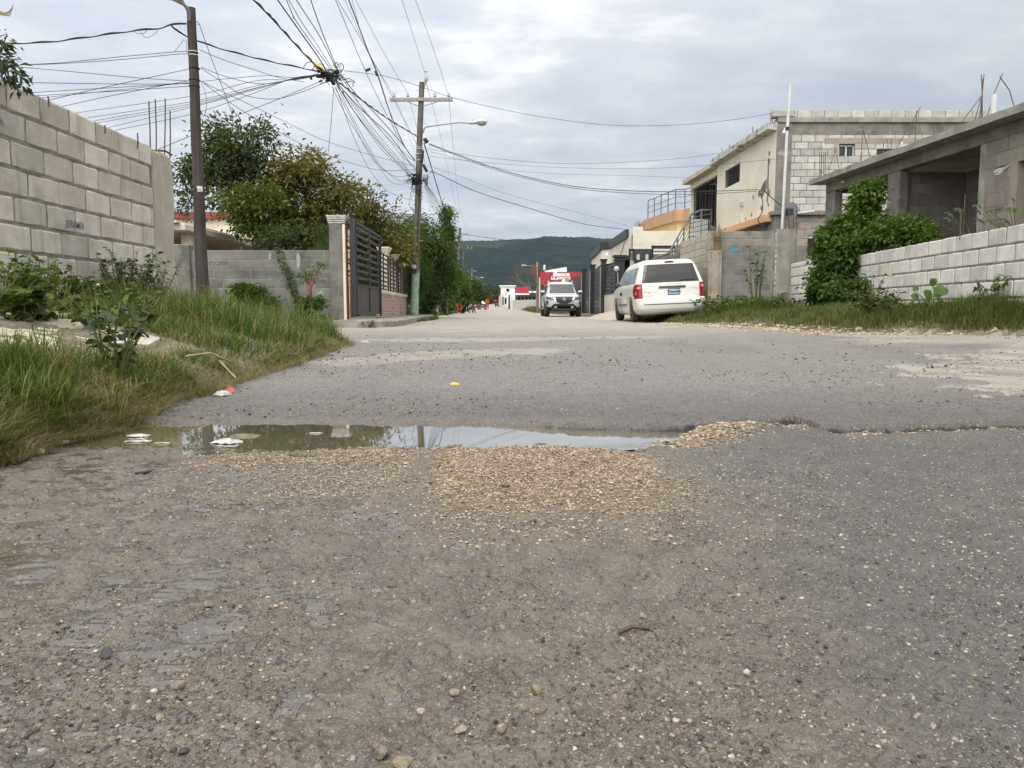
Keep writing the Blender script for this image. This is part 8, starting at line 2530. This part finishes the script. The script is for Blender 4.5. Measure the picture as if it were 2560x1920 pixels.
crumple('plastic_scrap', 'thin white fleck floating at the far side of the puddle under the gate reflection', 'litter', 790, 1083, 36, .004, plw, 5, ZW + .001, asp=.25)
crumple('mud_clod', 'wet brown clod sticking out of the puddle behind the white bag', 'clod', 612, 1092, 76, .016, pmat('wet_brown_mud', (.10, .08, .055), (.17, .14, .10), 60, .6), 6, ZW - .002, asp=.5)
crumple('wrapper', 'crumpled white paper with a pink red corner at the edge of the grass', 'litter', 556, 988, 44, .035, plw, 7, asp=.8, rot=.3)
crumple('wrapper', 'pink red corner of the crumpled paper at the edge of the grass', 'litter', 576, 981, 26, .04, pmat('pink_red_paper', (.62, .16, .14), None, 1, .6), 8, asp=.8)
crumple('leaf_litter', 'single yellow fallen leaf on the grey asphalt beyond the puddle', 'leaf', 1137, 962, 24, .02, pmat('yellow_leaf', (.72, .48, .03), (.62, .36, .03), 60, .5), 9, asp=.8)
crumple('dry_leaf', 'brown curled leaf above the crumpled white paper', 'leaf', 566, 970, 22, .03, pmat('brown_leaf', (.38, .25, .14), (.30, .19, .1), 40, .8), 10)
crumple('plastic_bag', 'white bag lying at the corner of the kerb', 'bag', 940, 808, 17, .10, plw, 11)
crumple('plastic_bag', 'white and blue bag on the grass strip right of the kerb corner', 'bag', 1054, 800, 14, .12, pmat('pale_blue_film', (.45, .55, .66), (.7, .7, .7), 20, .4), 12)
crumple('cardboard', 'tan flattened carton between the two bags by the kerb', 'carton', 1028, 806, 22, .06, pmat('tan_carton', (.50, .42, .28), None, 1, .8), 13)
crumple('dry_leaf', 'large yellowed leaf in the grass before the round leaved plant', 'leaf', 2270, 822, 26, .05, pmat('yellowed_leaf', (.60, .52, .22), None, 1, .7), 14, z=.14)
crumple('paper_scrap', 'small white scrap in the grass at the right', 'litter', 2487, 826, 13, .05, plw, 15, z=.17)
crumple('paper_scrap', 'pale paper scrap on the asphalt left edge below the grass tip', 'litter', 912, 856, 24, .03, pmat('stained_paper', (.50, .44, .38), (.36, .28, .22), 30, .8), 16, asp=.9)
crumple('plastic_scrap', 'blue scrap caught in the grass by the big vine', 'litter', 2090, 788, 10, .08, pmat('blue_film', (.12, .25, .40), None, 1, .5), 17, z=.25)
for i, (px, py, w) in enumerate([(660, 795, 30), (692, 800, 22), (725, 812, 60)]):
 crumple('rubble', ['white rubble at the grass end before the grey wall', 'smaller white rubble right of the first by the grey wall', 'broad pale rubble patch in front of the grey wall'][i], 'rubble', px, py, w, .10, mat_cementpale, 20 + i, z=.10)
m = MB(); a = gnd(1545, 1582); b = gnd(1622, 1586); a.z = gz(a.x, a.y) + .004; b.z = gz(b.x, b.y) + .003
m.tube([a, a.lerp(b, .5) + Vector((0, .004, .003)), b], .0028, 5); tag(m.build('twig', pmat('wet_brown_twig', (.075, .048, .034), None, 1, .7)), 'short reddish twig lying on the mud right of the middle', 'twig')
m = MB(); a = gnd(466, 890, .16); b = gnd(578, 905, .10); m.tube([a, a.lerp(b, .5) + Vector((0, 0, .03)), b], .006, 5); m.tube([a.lerp(b, .7), gnd(590, 945, .05)], .004, 5); tag(m.build('dry_stick', mat_drytwig), 'dry stick lying across the grass near the asphalt edge', 'stick')
m = MB(); a = gnd(338, 1177); b = gnd(378, 1172); a.z = gz(a.x, a.y) + .003; b.z = gz(b.x, b.y) + .003; m.tube([a, b], .004, 5); tag(m.build('twig', mat_plastic), 'black wet twig on the mud below the puddle', 'twig')
m = MB(); a = gnd(690, 917); b = gnd(745, 913); a.z = b.z = gz(a.x, a.y) + .01; m.tube([a, a.lerp(b, .5) + Vector((0, .02, .01)), b], .006, 5); tag(m.build('twig', mat_rust), 'dark thin twig pointing out of the grass onto the asphalt', 'twig')
def cable(pts, Y, r, label, group=None, ext=0.0, twist=False, ext0=0.0, name='power_cable'):
 n = len(pts)
 if not isinstance(Y, (list, tuple)): Y = (Y, Y)
 if len(Y) == 2 and n != 2 or len(Y) != n:
  s = [0]
  for i in range(1, n): s.append(s[-1] + math.hypot(pts[i][0] - pts[i - 1][0], pts[i][1] - pts[i - 1][1]))
  Y = [Y[0] + (Y[-1] - Y[0]) * q / s[-1] for q in s]
 P = [at(p[0], p[1], y) for p, y in zip(pts, Y)]
 if ext: P.append(P[-1] + (P[-1] - P[-2]).normalized() * ext)
 if ext0: P.insert(0, P[0] + (P[0] - P[1]).normalized() * ext0)
 Q = []
 k = 10
 for i in range(len(P) - 1):
  p0 = P[max(i - 1, 0)]; p1 = P[i]; p2 = P[i + 1]; p3 = P[min(i + 2, len(P) - 1)]
  for j in range(k):
   t = j / k
   Q.append(.5 * ((2 * p1) + (p2 - p0) * t + (2 * p0 - 5 * p1 + 4 * p2 - p3) * t * t + (3 * p1 - p0 - 3 * p2 + p3) * t ** 3))
 Q.append(P[-1])
 r = r * (.72 if r > .015 else .62)
 m = MB()
 if twist:
  D = []
  for i in range(len(Q) - 1):
   L = (Q[i + 1] - Q[i]).length; c = max(1, int(L / .10))
   D += [Q[i].lerp(Q[i + 1], j / c) for j in range(c)]
  D.append(Q[-1])
  s = 0; rad = []
  A = []
  for i, q in enumerate(D):
   if i: s += (D[i] - D[i - 1]).length
   a = s * 2 * PI / .62
   A.append(q + Vector((0, math.cos(a), math.sin(a))) * r * .45)
   rad.append(r * (.82 + .25 * math.sin(a)))
  m.tube(A, rad, 6)
 else:
  m.tube(Q, r, 5)
 return tag(m.build(name, mat_cable), label, 'cable', group)
T, S2 = .024, .010
cable([(466, 59), (428, 62), (395, 71), (333, 77), (230, 91), (120, 105), (0, 110)], (15.5, 15.0), .026, 'thick twisted cable running from the dark pole out of the left side of the picture', ext=3, twist=True)
cable([(428, 62), (436, 72), (470, 92), (540, 118), (640, 145), (687, 156), (774, 174), (815, 186)], (15.6, 18), .024, 'twisted cable from the dark pole to the splice knot', twist=True)
for i, (pts, lab) in enumerate([
 ([(478, 129), (446, 129), (300, 142), (150, 157), (32, 163)], 'upper of two close parallel thin lines left of the dark pole under the thick cable'),
 ([(478, 138), (451, 135), (300, 149), (150, 159), (32, 163)], 'lower of two close parallel thin lines left of the dark pole under the thick cable'),
 ([(480, 203), (350, 195), (200, 181), (32, 166)], 'thin line sloping up to the left from the dark pole'),
 ([(480, 209), (300, 210), (46, 206)], 'thin almost level line left of the dark pole'),
 ([(480, 208), (300, 218), (87, 231)], 'thin line falling gently left just under the level one'),
 ([(480, 215), (300, 227), (95, 239)], 'lowest gently falling thin line left of the dark pole'),
 ([(474, 172), (350, 199), (230, 225), (124, 250)], 'steeper thin line from the dark pole down to the wall top, left one'),
 ([(478, 201), (380, 219), (270, 241), (156, 266)], 'steeper thin line from the dark pole down to the wall top, right one')]):
 cable(pts, (15.6, 15.6 + (i % 3)), S2, lab, ext=2)
fan = 'thin lines fanning left from the splice knot behind the dark pole'
for i, (a, b, c) in enumerate([((192, 282), (480, 240), (640, 202)), ((217, 295), (480, 254), (640, 215)), ((231, 303), (480, 259), (640, 220)), ((240, 308), (480, 264), (640, 221)), ((263, 321), (480, 268), (640, 224)), ((278, 328), (480, 285), (640, 231)), ((150, 240), (480, 206), (650, 190))]):
 cable([a, b, c, (735, 200 - i), (800, 188)], (20, 18), S2, 'thin line fanning from the splice knot to the top of the left wall', fan, ext0=3)
for pts, lab, Y in [
 ([(396, 373), (500, 330), (600, 286), (701, 246), (802, 203)], 'line rising from the wall column through the tree to the splice knot', (16, 18)),
 ([(503, 168), (560, 190), (640, 209), (700, 205), (774, 189), (810, 186)], 'sagging line between the dark pole and the splice knot, upper', (15.6, 18)),
 ([(503, 171), (560, 208), (600, 234), (650, 246), (700, 246), (760, 228), (808, 208)], 'deeper sagging line between the dark pole and the splice knot', (15.6, 18)),
 ([(498, 124), (560, 150), (640, 176), (695, 193), (760, 205)], 'thin line slanting from the dark pole under the splice knot', (15.6, 18)),
 ([(503, 204), (600, 250), (700, 298), (808, 350), (918, 385), (1030, 414)], 'long thin line from the dark pole across the tree top to the lamp pole, upper', (15.6, 27)),
 ([(503, 203), (600, 273), (745, 356), (860, 402), (950, 425), (1032, 424)], 'long thin line from the dark pole across the tree top to the lamp pole, lower', (15.6, 27)),
 ([(498, 59), (530, 150), (576, 272), (587, 318), (640, 420), (672, 520), (697, 627)], 'guy line falling from the dark pole through the tree to the grey wall', (15.6, 17)),
 ([(834, 220), (829, 290), (821, 379)], 'loose end hanging from the splice knot to the rusty tree', (18, 20)),
 ([(705, 592), (838, 573), (930, 549), (1020, 528)], 'pale service line crossing behind the tall gate pillar', (19, 27))]:
 cable(pts, Y, S2, lab)
for a, b, lab in [((548, 200), (575, 270), 'thin loop of wire hanging beside the dark pole')]:
 cable([(503, 208), (514, 235), (516, 270), (507, 295)], 15.6, .007, lab)
cable([(436, 129), (452, 110), (458, 101), (466, 104), (467, 125), (472, 138)], 15.5, .007, 'small upright wire loop at the left side of the dark pole')
cable([(333, 77), (345, 84), (362, 82), (368, 72)], 15.2, .007, 'small drip loop under the thick cable, left one')
cable([(350, 74), (356, 86), (368, 94), (390, 82), (396, 70)], 15.2, .007, 'small drip loop under the thick cable, right one')
for i, (pts, r, tw, lab) in enumerate([
 ([(812, 182), (782, 156), (740, 112), (701, 69), (668, 33), (635, 0)], .032, True, 'thickest twisted cable coming down from the top edge to the splice knot'),
 ([(818, 184), (800, 150), (745, 72), (694, 0)], .018, False, 'heavy cable from the top edge to the splice knot, next to the thickest twisted one'),
 ([(829, 176), (785, 116), (736, 46), (716, 0)], .013, False, 'cable from the top edge to the splice knot, third from the left'),
 ([(834, 178), (797, 118), (752, 52), (722, 0)], .011, False, 'cable from the top edge to the splice knot, fourth from the left'),
 ([(843, 176), (797, 87), (741, 0)], .014, False, 'cable from the top edge to the splice knot, fifth from the left'),
 ([(844, 174), (811, 95), (790, 38), (777, 0)], .015, False, 'rightmost cable from the top edge ending in the splice knot')]):
 cable(pts, (18, 14.3), r, lab, 'cables running from overhead into the splice knot', ext=9, twist=tw)
cable([(820, 186), (860, 216), (918, 260), (976, 301), (1043, 341)], (18, 27), .030, 'thick twisted cable from the splice knot to the lamp pole', twist=True)
bl = 'cables from the splice knot down to the lamp pole'
r_ = random.Random(31)
for i, pts in enumerate([
 [(852, 185), (889, 234), (933, 278), (1005, 359), (1037, 402)], [(848, 186), (880, 232), (925, 296), (985, 360), (1037, 404)],
 [(837, 200), (889, 283), (962, 373), (1034, 446)], [(840, 205), (900, 300), (960, 380), (1034, 448)], [(838, 210), (880, 260), (950, 352), (1033, 440)],
 [(845, 210), (905, 275), (975, 340), (1030, 415)], [(830, 215), (866, 289), (927, 385), (973, 451), (1005, 460), (1031, 446)],
 [(840, 218), (878, 327), (918, 414), (960, 470), (1000, 492), (1028, 500)], [(836, 216), (880, 300), (930, 396), (985, 440), (1032, 436)],
 [(850, 200), (900, 262), (960, 335), (1010, 395), (1033, 412)], [(842, 214), (890, 310), (948, 410), (1000, 452), (1033, 444)], [(828, 190), (870, 240), (940, 330), (1000, 400), (1034, 440)]]):
 cable(pts, (18, 27), .016 if i in (0, 2, 5) else .010, 'black cable sagging from the splice knot to the tangle on the lamp pole', bl)
ov = 'lines passing overhead to the lamp pole'
for i, (pts, r, Yt, lab) in enumerate([
 ([(1037, 402), (1005, 356), (962, 278), (912, 174), (839, 0)], .012, 17, 'overhead line passing just right of the splice knot, with a dark clamp on it'),
 ([(1042, 361), (1020, 318), (947, 179), (892, 81), (844, 0)], .010, 17, 'thin overhead line crossing the clamped one near the top edge'),
 ([(1037, 400), (1011, 365), (976, 284), (943, 185), (921, 130), (872, 0)], .018, 17, 'double overhead line with the lower dark clamp'),
 ([(985, 238), (927, 142), (862, 0)], .008, 19.5, 'overhead line ending on the first insulator of the crossarm'),
 ([(1020, 235), (962, 136), (889, 0)], .009, 19.5, 'overhead line ending on the second insulator of the crossarm'),
 ([(1064, 190), (1040, 110), (1005, 0)], .009, 19.5, 'overhead line ending on the insulator at the very top of the lamp pole'),
 ([(1121, 237), (1086, 130), (1039, 0)], .009, 19.5, 'overhead line ending on the rightmost insulator of the crossarm'),
 ([(1034, 480), (1000, 372), (950, 200), (905, 90), (880, 0)], .008, 17, 'faint overhead line reaching low on the lamp pole')]):
 cable(pts, (27, Yt), r, lab, ov, ext=10)
for (px, py, px2, py2) in [(913, 177, 926, 172), (939, 178, 943, 189)]:
 m = MB(); m.tube([at(px, py, 21), at(px2, py2, 21)], .035, 7); tag(m.build('cable_clamp', mat_cable), 'dark clamp on the %s overhead line near the splice knot' % ('left' if px < 930 else 'double'), 'clamp')
for pts, Y, r, lab in [
 ([(1066, 208), (1103, 347), (1132, 480), (1159, 618)], (27, 93), .012, 'line from the top insulator going away to the distant crossarm'),
 ([(1122, 245), (1138, 420), (1150, 520), (1180, 620)], (27, 93), .012, 'line from the rightmost insulator going away to the distant crossarm'),
 ([(986, 245), (1010, 300), (1040, 388), (1100, 540), (1140, 620)], (27, 93), .010, 'line from the first insulator passing behind the lamp pole'),
 ([(1021, 245), (1040, 310), (1090, 500), (1150, 620)], (27, 93), .010, 'line from the second insulator passing behind the lamp pole'),
 ([(1073, 359), (1140, 385), (1240, 421), (1350, 450), (1460, 469), (1600, 478), (1733, 479), (1895, 474)], (27, 25.5), .016, 'heavy sagging service cable from the lamp pole to the cream wall, upper of the pair'),
 ([(1073, 361), (1140, 388), (1240, 425), (1350, 454), (1460, 474), (1600, 484), (1733, 486), (1895, 478)], (27, 25.6), .014, 'heavy sagging service cable from the lamp pole to the cream wall, lower of the pair'),
 ([(1076, 434), (1089, 432), (1191, 479), (1320, 520), (1460, 560), (1558, 573), (1566, 580)], (27, 40), .018, 'black service cable from the lamp pole to the black edged cream house'),
 ([(1566, 580), (1563, 600), (1556, 625), (1549, 645)], (40, 38), .03, 'cable dropping from the roof corner of the cream house to the black post'),
 ([(860, 177), (960, 190), (1047, 215), (1128, 243), (1240, 270), (1360, 293), (1530, 313), (1700, 312), (1850, 297), (1950, 279)], (18, 24.2), .009, 'long thin line over the crossarm to the roof of the two storey building'),
 ([(1070, 372), (1200, 392), (1360, 407), (1500, 408), (1680, 398), (1800, 383)], (27, 28.5), .009, 'thin line from the lamp pole to the roof edge of the cream wall'),
 ([(1076, 391), (1200, 405), (1360, 417), (1550, 422), (1700, 418), (1850, 406), (1940, 398)], (27, 24.1), .008, 'thin line from the lamp pole to the raw corner of the block building'),
 ([(1083, 418), (1160, 445), (1249, 479), (1350, 508), (1460, 535), (1570, 565)], (27, 40), .008, 'faint straight line above the black service cable'),
 ([(1074, 379), (1300, 428), (1600, 440), (1721, 444)], (27, 32), .008, 'faint line from the lamp pole to the porch roof'),
 ([(1897, 474), (1906, 500), (1905, 530), (1895, 550), (1910, 570), (1918, 590)], 23.9, .02, 'black cable looping down the cream wall corner to the ground floor'),
 ([(1908, 475), (1930, 495), (1950, 512), (1966, 525)], 23.8, .02, 'black cable slanting from the cream corner to the dish on the raw column'),
 ([(1060, 358), (1070, 390), (1085, 440), (1100, 490), (1118, 545)], (27, 45), .035, 'twisted heavy cable dropping from the lamp pole into the vine column'),
 ([(1112, 565), (1148, 583), (1190, 590), (1280, 602), (1400, 614), (1500, 625)], (60, 60), .035, 'dark twisted line from the leaning brown pole across the hill to the right'),
 ([(1150, 614), (1280, 630), (1420, 640), (1480, 640)], (72, 60), .03, 'second dark line across the hill below the twisted one'),
 ([(1590, 573), (1607, 585), (1610, 603), (1602, 618)], 40, .018, 'thin curved cable on the front of the cream house')]:
 cable(pts, Y, r, lab, twist=('twisted' in lab))
for i in range(9):
 a = (1056 + i * 1.5, 440 + i * 3); b = (1090 + i * 9, 600 + r_.uniform(-10, 10))
 cable([a, ((a[0] + b[0]) / 2 + 2, (a[1] + b[1]) / 2), b], (27, 60), .010, 'thin black line going down the street from the tangle on the lamp pole', 'lines running on down the street from the lamp pole')
cable([(1034, 455), (1028, 480), (1023, 505), (1026, 520), (1034, 527)], 26.8, .010, 'loose wire bow at the left side of the lamp pole')
k = thing('splice_knot', 'tangle of splice boxes where many cables meet in mid air', 'cable junction', tuple(at(828, 186, 18)))
m = MB(); m.tube([at(786, 158, 17.9), at(790, 161, 17.9), at(803, 172, 17.9), at(809, 178, 17.9)], [.04, .065, .06, .035], 8); m.build('yellow_wrap', pmat('yellow_tape_wrap', (.55, .38, .04), (.50, .46, .22), 25, .5), k)
for (a, b, c, d, rr) in [(790, 190, 812, 190, .045), (800, 188, 836, 186, .05), (836, 183, 848, 179, .045), (812, 180, 824, 200, .05), (838, 190, 846, 193, .05), (798, 172, 803, 177, .05), (797, 205, 806, 200, .022), (775, 196, 781, 196, .03), (849, 194, 850, 200, .02), (826, 196, 836, 212, .045), (816, 193, 822, 202, .035), (856, 228, 859, 232, .02)]:
 m = MB(); p = at(a, b, 18); q = at(c, d, 18); m.tube([p, p.lerp(q, .12), p.lerp(q, .88), q], [rr * .5, rr, rr, rr * .5], 7); m.build('splice_box', mat_cable, k)
m = MB(); r0 = random.Random(5)
for i in range(40):
 p = at(r0.gauss(826, 14), r0.gauss(188, 6), 18 + r0.uniform(-.1, .1)); pts = [p]
 for j in range(5): pts.append(pts[-1] + Vector((r0.uniform(-.13, .13), r0.uniform(-.05, .05), r0.uniform(-.08, .07))))
 m.tube(pts, r0.uniform(.005, .011), 4, cap=False)
m.build('loose_wires', mat_cable, k)
for pts in ([(843, 168), (846, 161), (853, 158), (859, 163), (858, 172), (853, 181)], [(758, 170), (766, 158), (775, 155), (790, 157), (810, 162)], [(786, 163), (784, 171), (775, 176)]):
 P = [at(a, b, 18) for a, b in pts]; m = MB(); m.tube(P, .009, 5); m.build('cable_loop', mat_cable, k)
def haze():
 m = bpy.data.materials.new('thin_humid_air'); m.use_nodes = True
 nt = m.node_tree
 for n in list(nt.nodes): nt.nodes.remove(n)
 o = nt.nodes.new('ShaderNodeOutputMaterial'); v = nt.nodes.new('ShaderNodeVolumePrincipled')
 v.inputs['Density'].default_value = HAZE
 v.inputs['Color'].default_value = (.55, .74, 1.0, 1)
 v.inputs['Anisotropy'].default_value = .3
 nt.links.new(v.outputs[0], o.inputs[1])
 b = MB(); b.box(-6200, 6200, -120, 5200, -140, 620)
 ob = b.build('haze', m)
 tag(ob, 'thin bluish humid air over the street and hills', None, None, 'stuff')
HAZE = .000055
haze()
S.cycles.volume_bounces = 0
S.cycles.volume_step_rate = 10
